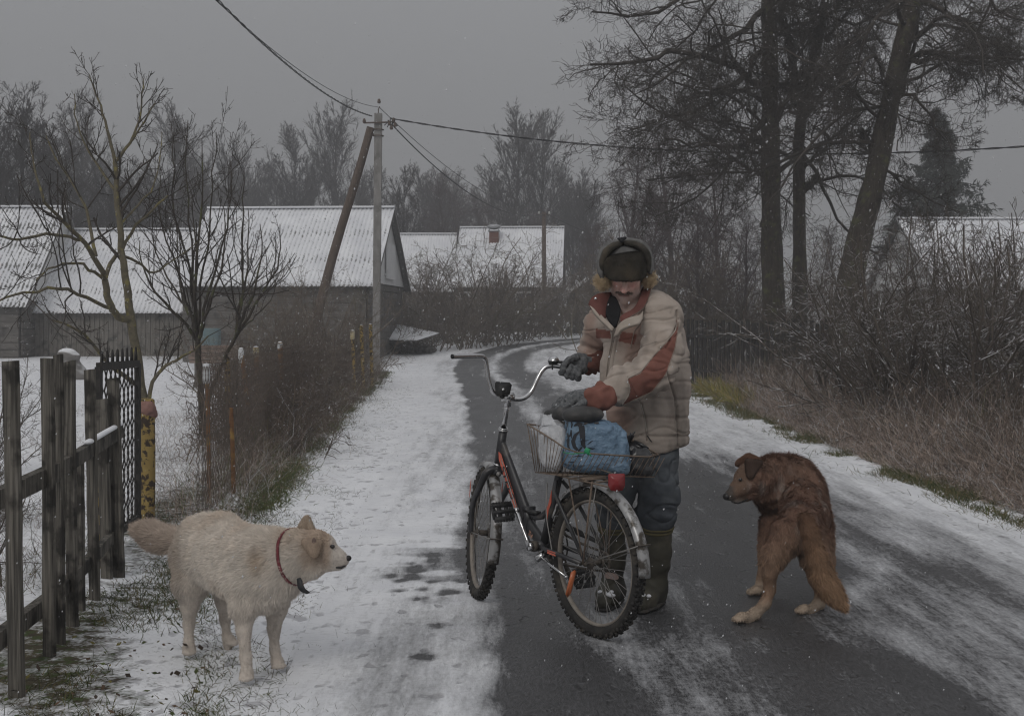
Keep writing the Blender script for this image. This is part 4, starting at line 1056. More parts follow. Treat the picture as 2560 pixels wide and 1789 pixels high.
def stroke(g, bvh, pts, widths, off=.0012, n=24, col=None):
    """a flat brush stroke lying on a surface; pts in photo pixels, widths in pixels"""
    P = np.array(pts, float); s = np.concatenate([[0], np.cumsum(np.linalg.norm(np.diff(P, axis=0), axis=1))]); t = np.linspace(0, s[-1], n)
    X = np.interp(t, s, P[:, 0]); Y = np.interp(t, s, P[:, 1]); w_ = np.interp(t, s if len(widths) == len(P) else np.linspace(0, s[-1], len(widths)), widths) if len(widths) > 1 else t * 0 + widths[0]
    dx, dy = np.gradient(X), np.gradient(Y); L = np.hypot(dx, dy) + 1e-9; nx, ny = -dy / L, dx / L
    V = []
    for i in range(n):
        for k in (-.5, 0, .5):
            p = cast(bvh, X[i] + nx[i] * w_[i] * k, Y[i] + ny[i] * w_[i] * k, off)
            V.append(p if p is not None else np.array([np.nan] * 3))
    V = np.array(V); bad = np.isnan(V[:, 0]); q = [[i * 3 + k, i * 3 + k + 1, i * 3 + k + 4, i * 3 + k + 3] for i in range(n - 1) for k in (0, 1)]
    q = [f for f in q if not bad[f].any()]
    if not q: return g
    use = np.unique(q); mp = np.zeros(len(V), int); mp[use] = np.arange(len(use))
    return g.add(V[use], mp[np.array(q)], col=col)

M_tyre = mat('rubber_tyre', (.022, .021, .02), (.038, .036, .034), 30, c3=(.075, .066, .055), s3=12, th3=(.5, .66), rough=.9)
M_rim = mat('dirty_alloy_rim', (.30, .27, .235), (.20, .175, .15), 14, rough=.55, metal=.25, c3=(.12, .095, .075), s3=9, th3=(.52, .66))
M_chrome = mat('chrome', (.62, .62, .63), (.5, .5, .5), 10, rough=.2, metal=1.0, c3=(.25, .22, .19), s3=16, th3=(.60, .75))
M_black = mat('black_bike_paint', (.02, .02, .023), (.035, .035, .038), 9, rough=.38, spec=.5, c3=(.085, .075, .065), s3=11, th3=(.56, .68))
M_coral = mat('coral_decal', (.62, .15, .095), (.50, .12, .08), 20, rough=.5, c3=(.2, .12, .09), s3=26, th3=(.6, .7))
M_fend = mat('scratched_fender', (.42, .42, .42), (.30, .30, .30), 9, stretch=(1, 1, .4), rough=.35, metal=.35, c3=(.07, .06, .05), s3=15, th3=(.47, .57), bmp=.15)
M_spoke = mat('steel_spokes', (.30, .29, .28), (.22, .21, .2), 9, rough=.45, metal=.5)
M_dirt = mat('grimy_steel', (.065, .055, .048), (.11, .095, .08), 22, rough=.75, metal=.2, bmp=.4)
M_plas = mat('black_plastic', (.018, .018, .019), (.03, .03, .03), 12, rough=.5, c3=(.08, .07, .06), s3=14)
M_sad = mat('worn_saddle_vinyl', (.03, .03, .031), (.055, .054, .053), 14, rough=.5, c3=(.1, .095, .09), s3=7, th3=(.6, .74))
M_red = mat('red_reflector', (.27, .022, .025), (.20, .018, .02), 9, rough=.25, spec=.6)
M_orange = mat('orange_reflector', (.55, .16, .06), (.42, .12, .05), 9, rough=.3, spec=.6)
M_wirerust = mat('rusty_basket_wire', (.14, .105, .08), (.20, .155, .12), 30, rough=.7, c3=(.08, .05, .035), s3=20)

hd = np.array([-.548, .836, 0]); hr = np.array([.836, .548, 0]); up3 = np.array([0, 0, 1.])
Rc = np.array([.354, 5.72, .315]); R0 = np.array([.354, 5.72, 0])
def bp(s, z, side=0.): return R0 + hd * s + hr * side + up3 * z
fh = nv([-.20, .98, 0]); fr_ = nv([.98, .20, 0]); fu = nv(np.array([fr_[0] * .09, fr_[1] * .09, 1])); fax = nv(np.cross(fh, fu))
Fc = np.array([-.17, 6.52, 0]) + fu * .315
bike = thing('bicycle', 'muddy black bicycle with coral decals, high handlebars and a loaded wire basket', 'bicycle', (.1, 6.1, 0))
WR = .315
def wheel(c, ax, fwd, u, seed):
    rim = G(); rim.ring(c, ax, .262, .0085, 72, 8, 1.45)
    wh = obj('wheel', rim, M_rim, bike)
    t = G(); t.ring(c, ax, .288, .025, 96, 12, .92)
    n = 92; rnd = random.Random(seed)
    for i in range(n):
        a = 2 * math.pi * i / n; d = fwd * math.cos(a) + u * math.sin(a); tg = -fwd * math.sin(a) + u * math.cos(a)
        R = np.stack([ax, tg, d], 1)
        for off in ((-.013, .013) if i % 2 else (0,)):
            t.box(c + d * .3125 + ax * off, (.011, .0125, .010), R)
        for sd in (-1, 1):
            if i % 2 == 0: t.box(c + d * .304 + ax * (.0205 * sd), (.008, .012, .014), R)
    obj('tyre', t, M_tyre, wh)
    g = G()
    for i in range(36):
        a0 = 2 * math.pi * i / 36; s = 1 if i % 2 else -1; a1 = a0 + (.62 if (i // 2) % 2 else -.62)
        p = c + (fwd * math.cos(a0) + u * math.sin(a0)) * .256; q = c + (fwd * math.cos(a1) + u * math.sin(a1)) * .022 + ax * .028 * s
        g.tube([p, q], .00125, 4, cap=False)
    obj('spokes', g, M_spoke, wh)
    g = G(); g.tube([c - ax * .03, c + ax * .03], .014, 12)
    for s in (-1, 1): g.tube([c + ax * .026 * s, c + ax * .031 * s], .026, 14)
    g.tube([c - ax * .065, c + ax * .065], .006, 8); g.tube([c - ax * .058, c - ax * .050], .012, 6); g.tube([c + ax * .050, c + ax * .058], .012, 6)
    obj('hub', g, M_dirt, wh)
    return wh
wheel(Rc, hr, hd, up3, 1); wheel(Fc, fax, fh, fu, 2)

def fender(c, ax, fwd, u, a0, a1, name_wire, R=.342):
    n = 40; g = G(); V = []; prof = [(-.027, -.016), (-.024, -.004), (-.014, .004), (0, .007), (.014, .004), (.024, -.004), (.027, -.016)]
    for i in range(n + 1):
        a = math.radians(a0 + (a1 - a0) * i / n); d = fwd * math.cos(a) + u * math.sin(a)
        tw = 1 if i > 2 else .8
        for x, r in prof: V.append(c + d * (R + r) + ax * x * tw)
        for x, r in reversed(prof): V.append(c + d * (R + r - .0025) + ax * x * tw * .97)
    m = 14; q = [[i * m + k, i * m + (k + 1) % m, (i + 1) * m + (k + 1) % m, (i + 1) * m + k] for i in range(n) for k in range(m)]
    q += [[k, 13 - k, 12 - k, k + 1] for k in range(6)] + [[n * m + k, n * m + k + 1, n * m + 12 - k, n * m + 13 - k] for k in range(6)]
    g.add(V, q); f = obj('fender', g, M_fend, bike)
    for aa in name_wire:
        a = math.radians(aa); d = fwd * math.cos(a) + u * math.sin(a)
        for s in (-1, 1):
            obj('stay_wire', G().tube([c + ax * .055 * s, c + d * (R * .6) + ax * .045 * s, c + d * (R + .001) + ax * .030 * s], .0026, 6), M_spoke, f)
        obj('stay_clip', G().tube([c + d * (R + .008) - ax * .031, c + d * (R + .010), c + d * (R + .008) + ax * .031], .0035, 6), M_dirt, f)
    return f
fender(Rc, hr, hd, up3, 28, 182, (98, 160))
fender(Fc, fax, fh, fu, 62, 196, (176,))

# frame
HT = bp(.722, .82); HB = bp(.763, .668); HN = bp(.516, .43); BB = bp(.388, .335); ST = bp(.265, .665)
sd = nv(HB - HT)
fr = G()
fr.tube([HT, HB], .0205, 14)
def oval(g, a, b, r1, r2, f=1.3, n=9, sag=0., sides=14):
    """tube taller than wide"""
    a, b = np.array(a), np.array(b); t = np.linspace(0, 1, n); P = a + (b - a) * t[:, None]; P[:, 2] -= sag * np.sin(t * math.pi)
    V, q = tubes(P[None], np.linspace(r1, r2, n)[None], sides, ref=hr)
    C_ = np.repeat(P, sides, 0); D = V - C_; lat = (D @ hr)[:, None] * hr; V = C_ + lat * .78 + (D - lat) * f * .9
    return g.add(V, q)
oval(fr, bp(.735, .755), HN + up3 * .01, .024, .031, 1.35, sag=.0)
oval(fr, HN + up3 * -.01, BB, .032, .024, 1.25)
fr.box(bp(.505, .43), (.05, .035, .13), np.stack([hr, hd, up3], 1))
fr.tube([bp(.50, .462), bp(.45, .452), bp(.40, .462), bp(.35, .495), bp(.325, .52)], .0145, 10)
fr.tube([ST, BB], .0185, 12)
fr.tube([BB - hr * .042, BB + hr * .042], .022, 14)
for s in (-1, 1):
    fr.tube([BB + hr * .025 * s - hd * .015, BB + hr * .05 * s - hd * .07, Rc + hr * .062 * s + hd * .02], .0105, 8)
    fr.tube([ST - up3 * .03 + hr * .015 * s, ST - up3 * .08 + hr * .045 * s - hd * .03, Rc + hr * .062 * s + up3 * .02], .0085, 8)
frame = obj('frame', fr, M_black, bike)
obj('hinge_clamp', G().box(bp(.47, .476, -.01), (.03, .11, .012), np.stack([hr, hd, up3], 1)).tube([bp(.53, .44, -.03), bp(.53, .44, .03)], .01, 10).tube([bp(.505, .475, -.02), bp(.50, .495, -.02)], .006, 8), M_plas, frame)
obj('headset_cup', G().tube([HT - sd * .012, HT - sd * .004], .0245, 16).ring(HT - sd * .016, sd, .019, .004, 20, 8), M_chrome, frame)
obj('headset_cup', G().tube([HB, HB + sd * .008], .0245, 16), M_chrome, frame)
# decals on the left side (the side seen)
a_, b_ = bp(.722, .725, -.0262), bp(.555, .475, -.0300); du = nv(b_ - a_); dv = nv(np.cross(du, hr)); dv = dv if dv[2] > 0 else -dv
g = G(); L = np.linalg.norm(b_ - a_)
g.prism([(0, .004), (.02, .016), (L * .75, .012), (L + .045, -.004), (L * .96, -.016), (L * .3, -.017), (.03, -.012)], a_ - hr * .0018, du, dv, hr, .002)
dec = obj('decal', g, M_coral, frame, smooth=False)
g = G(); text_on(g, 'STELS', (a_ + b_) / 2 + du * .01 - hr * .0040, du, dv, -hr, .047, .0006, .2)
# stretch the letters along the tube as on the original
V = g.v[0]; cc = V.mean(0); V += ((V - cc) @ du)[:, None] * du * .45
obj('lettering', g, M_plas, dec, smooth=False)
g = G(); text_on(g, '24', bp(.452, .375, -.027), nv(BB - HN), nv(np.cross(nv(BB - HN), -hr)), -hr, .035, .001)
obj('number_decal', g, mat('peach_decal', (.5, .3, .22), (.4, .22, .16), 20), frame, smooth=False)
g = G(); a_ = ST * .55 + BB * .45; d2 = nv(BB - ST)
g.prism([(-.075, -.004), (-.02, .013), (.02, .006), (.075, .012), (.03, -.013), (0, -.006)], a_ - hr * .0205 - d2 * .005, d2, nv(np.cross(d2, hr)), hr, .002); obj('decal', g, M_coral, frame, smooth=False)
g = G(); a_ = BB * .62 + Rc * .38 - hr * .063; d2 = nv(Rc - hr * .062 - BB + hr * .05)
g.prism([(-.03, -.008), (-.03, .008), (.035, .008), (.035, -.008)], a_, d2, nv(np.cross(d2, hr)), hr, .003); obj('decal', g, M_coral, frame, smooth=False)
# fork
CR = HB + sd * .03
for s in (-1, 1):
    g = G(); P = smooth3([CR + fax * .0, CR + fax * .052 * s - up3 * .01, CR + fax * .068 * s - fu * .07 + fh * .01, Fc + fax * .064 * s + fu * .14 - fh * .0, Fc + fax * .058 * s + fh * .0], 2)
    V, q = tubes(P[None], np.linspace(.020, .0115, len(P))[None], 12); g.add(V, q)
    fk = obj('fork_leg', g, M_black, bike)
    c = Fc + fax * .0655 * s + fu * .21 + fh * .008
    obj('decal', G().prism([(-.045, -.004), (-.01, .009), (.01, .004), (.045, .0), (.01, -.010)], c + fax * .012 * s, -fu, fh, fax * s, .002), M_coral, fk, smooth=False)
g = G(); g.tube([HB + sd * .006, CR + sd * .03], .019, 12); g.ell(CR + sd * .01, (.026, .026, .02)); obj('fork_crown', g, M_black, bike)
obj('crown_bolt', G().tube([CR - fh * .028 - up3 * .02, CR - fh * .036 - up3 * .02], .012, 10).tube([CR - fh * .03 - up3 * .02, CR - fh * .044 - up3 * .02], .006, 6), M_spoke, bike)
# stem and bars
S = W(1269, 992, 6.295)
obj('stem', G().tube([HT - sd * .01, HT - sd * .1, S - up3 * .03], .0125, 12).tube([S - up3 * .045, S + up3 * .012], [.016, .019], 12).tube([S - fr_ * .03, S + fr_ * .03], .02, 14), M_chrome, bike)
HBP = smooth3([W(1131, 891, 6.05), W(1165, 890, 6.13), W(1200, 889, 6.22), W(1212, 892, 6.25), W(1216, 912, 6.26), W(1222, 955, 6.27), W(1232, 982, 6.275), W(1258, 991, 6.29), W(1288, 998, 6.30), W(1310, 997, 6.31),
               W(1330, 978, 6.33), W(1344, 945, 6.34), W(1358, 920, 6.35), W(1376, 913, 6.355), W(1400, 916, 6.36), W(1445, 924, 6.37)], 2)
g = G(); V, q = tubes(HBP[None], np.full((1, len(HBP)), .0112), 12, ref=(0, 1, .2)); g.add(V, q)
hb = obj('handlebar', g, M_chrome, bike)
e = W(1131, 891, 6.05); dd = nv(W(1165, 890, 6.13) - e)
obj('open_bar_end', G().tube([e - dd * .0008, e + dd * .01], .0085, 12), M_plas, hb)
obj('grip', G().tube([W(1401, 916, 6.36), W(1408, 917, 6.361), W(1445, 924, 6.37)], [.0165, .0175, .0165], 12), M_plas, hb)
c = W(1384, 900, 6.355)
be = obj('bell', G().lathe([(0, .019), (.013, .017), (.022, .010), (.027, .0), (.0275, -.003)], c, 20), M_chrome, hb)
obj('bell_base', G().lathe([(.0265, -.003), (.026, -.012), (.016, -.018), (0, -.018)], c, 18).tube([c - up3 * .015, W(1382, 914, 6.355)], .009, 8).tube([c + np.array([.02, -.01, -.008]), c + np.array([.045, -.01, -.010])], .0065, 8).ring(W(1381, 915, 6.355), (1, 0, 0), .0135, .004, 16, 6), M_plas, be)
c = W(1258, 974, 6.26)
g = G(); g.prism([(-.038, .028), (-.032, .036), (.030, .032), (.040, .020), (.030, -.024), (-.030, -.030), (-.036, -.02)], c, (1, 0, 0), nv([0, .3, 1]), (0, -1, .3), .012)
g.tube([c + np.array([-.005, .01, -.03]), W(1256, 990, 6.288)], .012, 8); br = obj('reflector_bracket', g, M_plas, hb)
obj('bracket_screw', G().tube([c - np.array([0, .012, 0]), c - np.array([0, .020, -.003])], .007, 8), M_chrome, br)
# saddle
g = Solid(); sz = .935
g.cap(bp(.085, sz, -.055), bp(.085, sz, .05), .042, .042, .04, up3, 1.7); g.cap(bp(.10, sz, 0), bp(.24, sz + .002, 0), .065, .038, .05, up3, 1.9); g.cap(bp(.22, sz + .0, 0), bp(.345, sz - .012, 0), .034, .024, .04, up3, 1.1)
V, q = g.mesh(.006); V = relax(V, q, 3)
sa = obj('saddle', G().add(V, q), M_sad, bike)
obj('seat_post', G().tube([ST - nv(BB - ST) * -.05, bp(.19, sz - .035)], .0125, 10), M_chrome, bike)
obj('saddle_rail', G().tube([bp(.02, sz - .03, -.03), bp(.1, sz - .045, -.022), bp(.2, sz - .045, -.02), bp(.28, sz - .02, -.01)], .0035, 6).tube([bp(.02, sz - .03, .03), bp(.1, sz - .045, .022), bp(.2, sz - .045, .02), bp(.28, sz - .02, .01)], .0035, 6).box(bp(.18, sz - .045), (.05, .04, .02), np.stack([hr, hd, up3], 1)), M_dirt, sa)
# cranks, chainring, chain
def pedal(c, parent):
    g = G(); R = np.stack([hr, hd, up3], 1); rot = nv(hd * .35 + up3 * .94); rx = nv(np.cross(hr, rot))
    for s in (-1, 1):
        g.beam(c - hr * .05 + rot * .032 * s, c + hr * .05 + rot * .032 * s, .022, .013, up=rx)
        for k in range(7): g.box(c + hr * (-.045 + .015 * k) + rot * .041 * s, (.006, .018, .007), np.stack([hr, rx, rot], 1))
    for x in (-.048, -.018, .02, .046): g.beam(c + hr * x - rot * .032, c + hr * x + rot * .032, .007, .02, up=hr)
    g.tube([c - hr * .05, c + hr * .06], .009, 8)
    obj('pedal', g, M_plas, parent)
cl_, ce = BB - hr * .075, BB - hr * .095 + nv(hd * .50 + up3 * .95) * .172
g = G(); mid = (cl_ + ce) / 2
g.tube([cl_ + hr * .0, cl_ * .8 + ce * .2, mid, ce], [.015, .011, .009, .011], 8); g.tube([cl_ - hr * .008, cl_ + hr * .012], .019, 12); g.tube([ce - hr * .008, ce + hr * .01], .013, 10)
cr = obj('crank', g, M_chrome, bike); pedal(ce - hr * .07, cr)
obj('bottom_bracket_cup', G().tube([BB - hr * .062, BB - hr * .04], .024, 14), M_dirt, bike)
cl_, ce = BB + hr * .075, BB + hr * .095 - nv(hd * .50 + up3 * .95) * .172
g = G(); g.tube([cl_, (cl_ + ce) / 2, ce], [.014, .010, .012], 8); cr = obj('crank', g, M_dirt, bike); pedal(ce + hr * .07, cr)
g = G(); cc = BB + hr * .052; g.ring(cc, hr, .070, .006, 40, 6, .5)
for i in range(36):
    a = i * math.pi / 18; d = hd * math.cos(a) + up3 * math.sin(a); g.box(cc + d * .079, (.003, .006, .008), np.stack([hr, np.cross(hr, d), d], 1))
for i in range(5):
    a = i * 2 * math.pi / 5; d = hd * math.cos(a) + up3 * math.sin(a); g.beam(cc, cc + d * .07, .004, .016, up=hr)
g.ring(cc + hr * .012, hr, .095, .006, 40, 6, .4)
obj('chainring', g, M_dirt, bike)
sc_ = Rc + hr * .045; g = G(); g.ring(sc_, hr, .034, .006, 24, 6, .5)
for i in range(18):
    a = i * math.pi / 9; d = hd * math.cos(a) + up3 * math.sin(a); g.box(sc_ + d * .041, (.003, .006, .007), np.stack([hr, np.cross(hr, d), d], 1))
obj('sprocket', g, M_dirt, bike)
loop_ = []
for k in range(24): a = math.pi / 2 - math.pi * k / 23; loop_.append(cc + hd * .078 * math.cos(a) + up3 * .078 * math.sin(a))
for k in range(1, 20): p = (cc - up3 * .078) * (1 - k / 20) + (sc_ - up3 * .041) * k / 20; loop_.append(p - up3 * .006 * math.sin(math.pi * k / 20))
for k in range(16): a = -math.pi / 2 - math.pi * k / 15; loop_.append(sc_ + hd * .041 * math.cos(a) + up3 * .041 * math.sin(a))
for k in range(1, 20): p = (sc_ + up3 * .041) * (1 - k / 20) + (cc + up3 * .078) * k / 20; loop_.append(p - up3 * .012 * math.sin(math.pi * k / 20))
loop_.append(loop_[0]); LP_, _ = resample(loop_, 190); g = G(); V, q = tubes(LP_[None], np.where(np.arange(190) % 2, .0042, .0062)[None], 6, ref=hr); g.add(V, q); obj('chain', g, M_dirt, bike)
g = G(); a, b = cc + hr * .018, sc_ + hr * .018
g.prism([(-.02, .10), (.06, .102), (.18, .085), (.30, .06), (.33, .04), (.2, .055), (.05, .07), (-.02, .06)], a, -hd, up3, hr, .004); obj('chain_guard', g, M_plas, bike)
# kickstand
k0, k1 = W(1352, 1392, 5.97), W(1414, 1440, 5.82)
obj('kickstand', G().tube([k0, (k0 + k1) / 2, k1], .0065, 8).tube([k0 + np.array([-.02, 0, -.01]), k0 + np.array([.03, .02, .02])], .016, 8).tube([k1, k1 + nv(k1 - k0) * .012], .009, 8), M_chrome, bike)
c = W(1428, 1457, 5.72)
obj('spoke_reflector', G().prism([(-.010, .05), (.002, .058), (.012, .05), (.012, -.045), (.002, -.06), (-.010, -.045)], c, nv(np.array([.7, .3, 0])), nv([.25, 0, 1]), nv([-.5, -.85, 0]), .01), M_orange, bike)
# brake/gear wire along the main tube
obj('cable', G().tube(smooth3([bp(.70, .70, -.026), bp(.60, .56, -.038), bp(.50, .42, -.046), bp(.42, .33, -.04), bp(.36, .30, -.03)], 2), .0028, 6), M_spoke, bike)
obj('cable', G().tube(smooth3([bp(.33, .62, -.02), bp(.30, .50, -.05), bp(.27, .42, -.055), bp(.24, .30, -.05)], 2), .0028, 6), M_spoke, bike)
# basket on the rear carrier
A_, P1, C_, D_ = W(1318, 1060, 5.93), W(1424, 1128, 5.60), W(1661, 1144, 5.86), W(1545, 1080, 6.17)
a_, p1, c_, d_ = W(1338, 1180, 5.93), W(1391, 1187, 5.66), W(1635, 1192, 5.86), W(1548, 1180, 6.12)
g = G(); rimp = smooth3([A_, (A_ * .45 + P1 * .55) + up3 * .004, P1, P1 * .7 + C_ * .3 - up3 * .004, C_, C_ * .5 + D_ * .5, D_, (D_ + A_) / 2, A_], 1)
V, q = tubes(rimp[None], np.full((1, len(rimp)), .0038), 8); g.add(V, q)
bs = obj('basket', g, M_wirerust, bike)
def side(T0, T1, B0, B1, n, nm='basket_side'):
    g = G(); rn = random.Random(n)
    for i in range(n + 1):
        k = i / n; t = T0 + (T1 - T0) * k; b = B0 + (B1 - B0) * k; m = (t + b) / 2 + np.array([rn.uniform(-.003, .003), -.002, 0])
        g.tube([t, m, b], .0016, 5)
    g.tube([B0, B1], .0024, 6); k = .45; obj(nm, g, M_wirerust, bs)
side(A_, P1, a_, p1, 12); side(P1, C_, p1, c_, 19); side(C_, D_, c_, d_, 11); side(D_, A_, d_, a_, 17)
g = G()
for i in range(12): k = (i + .5) / 12; g.tube([a_ + (p1 - a_) * k, d_ + (c_ - d_) * k], .0016, 5)
obj('basket_floor', g, M_wirerust, bs)
# carrier under the basket
g = G(); zt = .668
for s in (-.055, .055):
    g.tube(smooth3([bp(.25, .665, s * .4), bp(.2, zt, s), bp(-.12, zt - .01, s), bp(-.16, zt - .02, s * .5)], 2), .004, 6)
    g.tube([bp(-.05, zt, s), Rc + hr * s * 1.2], .0042, 6); g.tube([bp(.12, zt, s), Rc + hr * s * 1.2 + up3 * .01], .0035, 6)
for x in (-.08, 0, .09, .17): g.tube([bp(x, zt, -.055), bp(x, zt, .055)], .0035, 6)
g.box(bp(.02, zt + .003), (.12, .03, .012), np.stack([hr, hd, up3], 1)); obj('carrier', g, M_wirerust, bike)
c = W(1540, 1205, 5.52)
obj('rear_reflector', G().prism([(-.034, .032), (-.03, .036), (.03, .036), (.034, .032), (.034, -.012), (.024, -.032), (0, -.036), (-.024, -.032), (-.034, -.012)], c, nv([1, .15, 0]), up3, nv([.2, -1, 0]), .014), M_red, bike)
obj('reflector_arm', G().beam(c + np.array([0, .01, .03]), c + np.array([-.07, .1, .045]), .012, .004), M_dirt, bike)

# ---- bags in the basket
def superbag(corners, depth, p=.35, n=70, wr=.012, seed=0, fs=9., bulge=.0):
    """corners bl, br, tr, tl given as points; depth along +Y"""
    bl, br, tr, tl = [np.array(k, float) for k in corners]
    a = np.linspace(-math.pi / 2, math.pi / 2, n); b = np.linspace(-math.pi, math.pi, 2 * n, endpoint=False)
    A, Bb = np.meshgrid(a, b, indexing='ij'); f = lambda x: np.sign(x) * np.abs(x) ** p
    x = f(np.cos(A)) * f(np.cos(Bb)); y = f(np.cos(A)) * f(np.sin(Bb)); z = f(np.sin(A))
    u, v = (x + 1) / 2, (z + 1) / 2
    P = (bl * ((1 - u) * (1 - v))[..., None] + br * (u * (1 - v))[..., None] + tr * (u * v)[..., None] + tl * ((1 - u) * v)[..., None])
    P[..., 1] += y * depth / 2; P[..., 1] += 0
    m = 2 * n; q = np.array([[i * m + k, i * m + (k + 1) % m, (i + 1) * m + (k + 1) % m, (i + 1) * m + k] for i in range(n - 1) for k in range(m)])
    V = P.reshape(-1, 3); N = vnormals(V, q)
    w1 = fbm(V * fs + seed, 3) - .5; w2 = -np.abs(fbm(V * np.array([fs * 1.8, fs * 1.8, fs * .9]) + seed + 5, 3) - .5) + .12
    return V + N * (w1 * wr * 1.2 + w2 * wr * 1.8)[:, None], q
M_blue = mat('blue_plastic_bag', (.165, .255, .355), (.125, .20, .29), 15, rough=.42, bmp=1.0, bdist=.03, c3=(.21, .29, .37), s3=9, spec=.4)
V, q = superbag([W(1404, 1170, 5.83), W(1573, 1186, 5.86), W(1562, 1066, 5.86), W(1416, 1036, 5.83)], .20, .34, 110, .026, 3, 13)
V[:, 2] += .02 * np.exp(-((V[:, 0] - .27) / .035) ** 2) * sst(.84, .90, V[:, 2]); blueV, blueq = V, q
kn = W(1430, 1032, 5.80)
bb_ = thing('plastic_bag', 'blue plastic carrier bag with black lettering in the bicycle basket', 'bag', W(1490, 1186, 5.84))
bag = obj('bag_body', G().add(V, q), M_blue, bb_)
g = G()
for i in range(14):
    rnd = random.Random(i); a = np.array([kn[0] + rnd.uniform(-.012, .10), kn[1] + rnd.uniform(-.03, .05), kn[2] - .045]); top = np.array([kn[0] + rnd.uniform(-.02, .015) + (a[0] - kn[0]) * .25, kn[1] + rnd.uniform(-.02, .02), kn[2] + rnd.uniform(-.01, .004)])
    sd_ = np.array([rnd.uniform(.004, .014), rnd.uniform(-.012, .012), 0]); m = (a + top) / 2 + np.array([rnd.uniform(-.006, .006), -.006, .0])
    g.add([a - sd_ * 2, a + sd_ * 2, m + sd_, m - sd_, top + sd_ * .5, top - sd_ * .5], [[0, 1, 2, 3], [3, 2, 4, 5]])
obj('tied_handle', g, M_blue, bb_)
bv = bvh_of(blueV, blueq); M_ink = mat('black_print', (.022, .026, .032), (.04, .042, .048), 20, rough=.6)
Z4 = lambda pts: [(1300 + x / 5.467, 1000 + y / 5.467) for x, y in pts]
g = G()
stroke(g, bv, Z4([(715, 262), (650, 290), (632, 420), (655, 540), (660, 640), (688, 672)]), [3, 7, 8.5, 8, 5, 2])
stroke(g, bv, Z4([(700, 290), (712, 330), (700, 380)]), [2, 4, 2])
stroke(g, bv, Z4([(655, 500), (690, 480), (700, 400), (705, 520)]), [5, 5, 3, 2])
stroke(g, bv, Z4([(735, 350), (790, 325), (840, 345), (855, 480), (862, 600), (890, 655)]), [3, 9, 15, 14, 11, 4])
stroke(g, bv, Z4([(820, 420), (755, 480), (725, 560), (745, 640), (800, 690), (850, 640)]), [3, 8, 10, 9, 6, 3])
stroke(g, bv, Z4([(895, 552), (940, 545)]), [2.2, .6]); stroke(g, bv, Z4([(920, 605), (965, 570), (1000, 550)]), [.6, 3, .6]); stroke(g, bv, Z4([(930, 650), (990, 665), (1025, 655)]), [3, 3, .6]); stroke(g, bv, Z4([(740, 700), (790, 720), (850, 720)]), [3, 3, 1])
stroke(g, bv, Z4([(720, 775), (780, 760), (860, 765)]), [1, 2.5, 1])
obj('lettering', g, M_ink, bb_)
g = G()
def script(x, y, word_px, n, amp):
    pts = []; rnd = random.Random(n)
    for i in range(n): pts.append((x + word_px * i / n, y + (amp if i % 2 else -amp) * rnd.uniform(.4, 1.0)))
    stroke(g, bv, Z4(pts), [1.1], n=n * 2)
script(655, 845, 95, 15, 11); script(720, 893, 170, 23, 13); stroke(g, bv, Z4([(735, 870), (728, 905), (745, 915)]), [1.6]); 
obj('small_script', g, M_ink, bb_)
obj('green_twist_tie', G().ell(W(1469, 1128, 5.585), (.011, .008, .014), n=8, jit=.5).tube([W(1408, 1130, 5.60), W(1430, 1134, 5.585), W(1462, 1132, 5.58)], .002, 5).tube([W(1469, 1128, 5.585), W(1478, 1140, 5.58)], .003, 5), mat('green_tie', (.02, .22, .09), (.03, .3, .13), 30, rough=.35), bs)
# clear bag
mcl, nt, b = new_mat('clear_plastic_bag', .25, 0, .5)
b.inputs['Base Color'].default_value = (.62, .63, .65, 1)
n = noise_n(nt, 11, 5, rough=.7); nt.links.new(rng_n(nt, n, .3, .7, .35, .85), b.inputs['Alpha']); bump(nt, b, n, .6, .02)
V, q = superbag([W(1350, 1170, 5.87), W(1402, 1176, 5.84), W(1420, 1058, 5.86), W(1345, 1062, 5.90)], .17, .55, 64, .026, 9, 12)
o = obj('plastic_bag', G().add(V, q), mcl, loc=W(1378, 1172, 5.86)); tag(o, 'crumpled clear plastic bag at the left end of the bicycle basket', 'bag')
g = G()
for i in range(9):
    rnd = random.Random(i + 40); a = W(1365 + rnd.uniform(-12, 25), 1062, 5.87 + rnd.uniform(-.04, .04)); t_ = W(1366 + rnd.uniform(-14, 16), 1032 + rnd.uniform(0, 14), 5.87); s_ = np.array([rnd.uniform(.006, .016), rnd.uniform(-.01, .01), 0])
    g.add([a - s_ * 2, a + s_ * 2, t_ + s_ * .4, t_ - s_ * .4], [[0, 1, 2, 3]])
obj('bag_neck', g, mcl, o)
M_blk = mat('black_plastic_bag', (.018, .018, .02), (.035, .035, .037), 9, rough=.3, spec=.6, bmp=.4)
V, q = superbag([W(1562, 1182, 5.93), W(1632, 1186, 5.93), W(1622, 1120, 5.95), W(1566, 1104, 5.95)], .2, .5, 56, .03, 19, 12)
o = obj('plastic_bag', G().add(V, q), M_blk, loc=W(1600, 1186, 5.93)); tag(o, 'shiny black plastic bag at the right end of the bicycle basket', 'bag')
g = G()
for a, m, t_ in [((1572, 1108), (1572, 1092), (1588, 1079)), ((1566, 1106), (1568, 1098), (1564, 1088)), ((1578, 1108), (1600, 1118), (1625, 1138)), ((1585, 1105), (1606, 1112), (1622, 1120)), ((1570, 1104), (1582, 1088), (1575, 1082))]:
    pa, pm, pt_ = W(*a, 5.9), W(*m, 5.88), W(*t_, 5.87); g.tube([pa, pm, pt_], [.012, .008, .003], 6)
obj('bag_knot', g, M_blk, o)
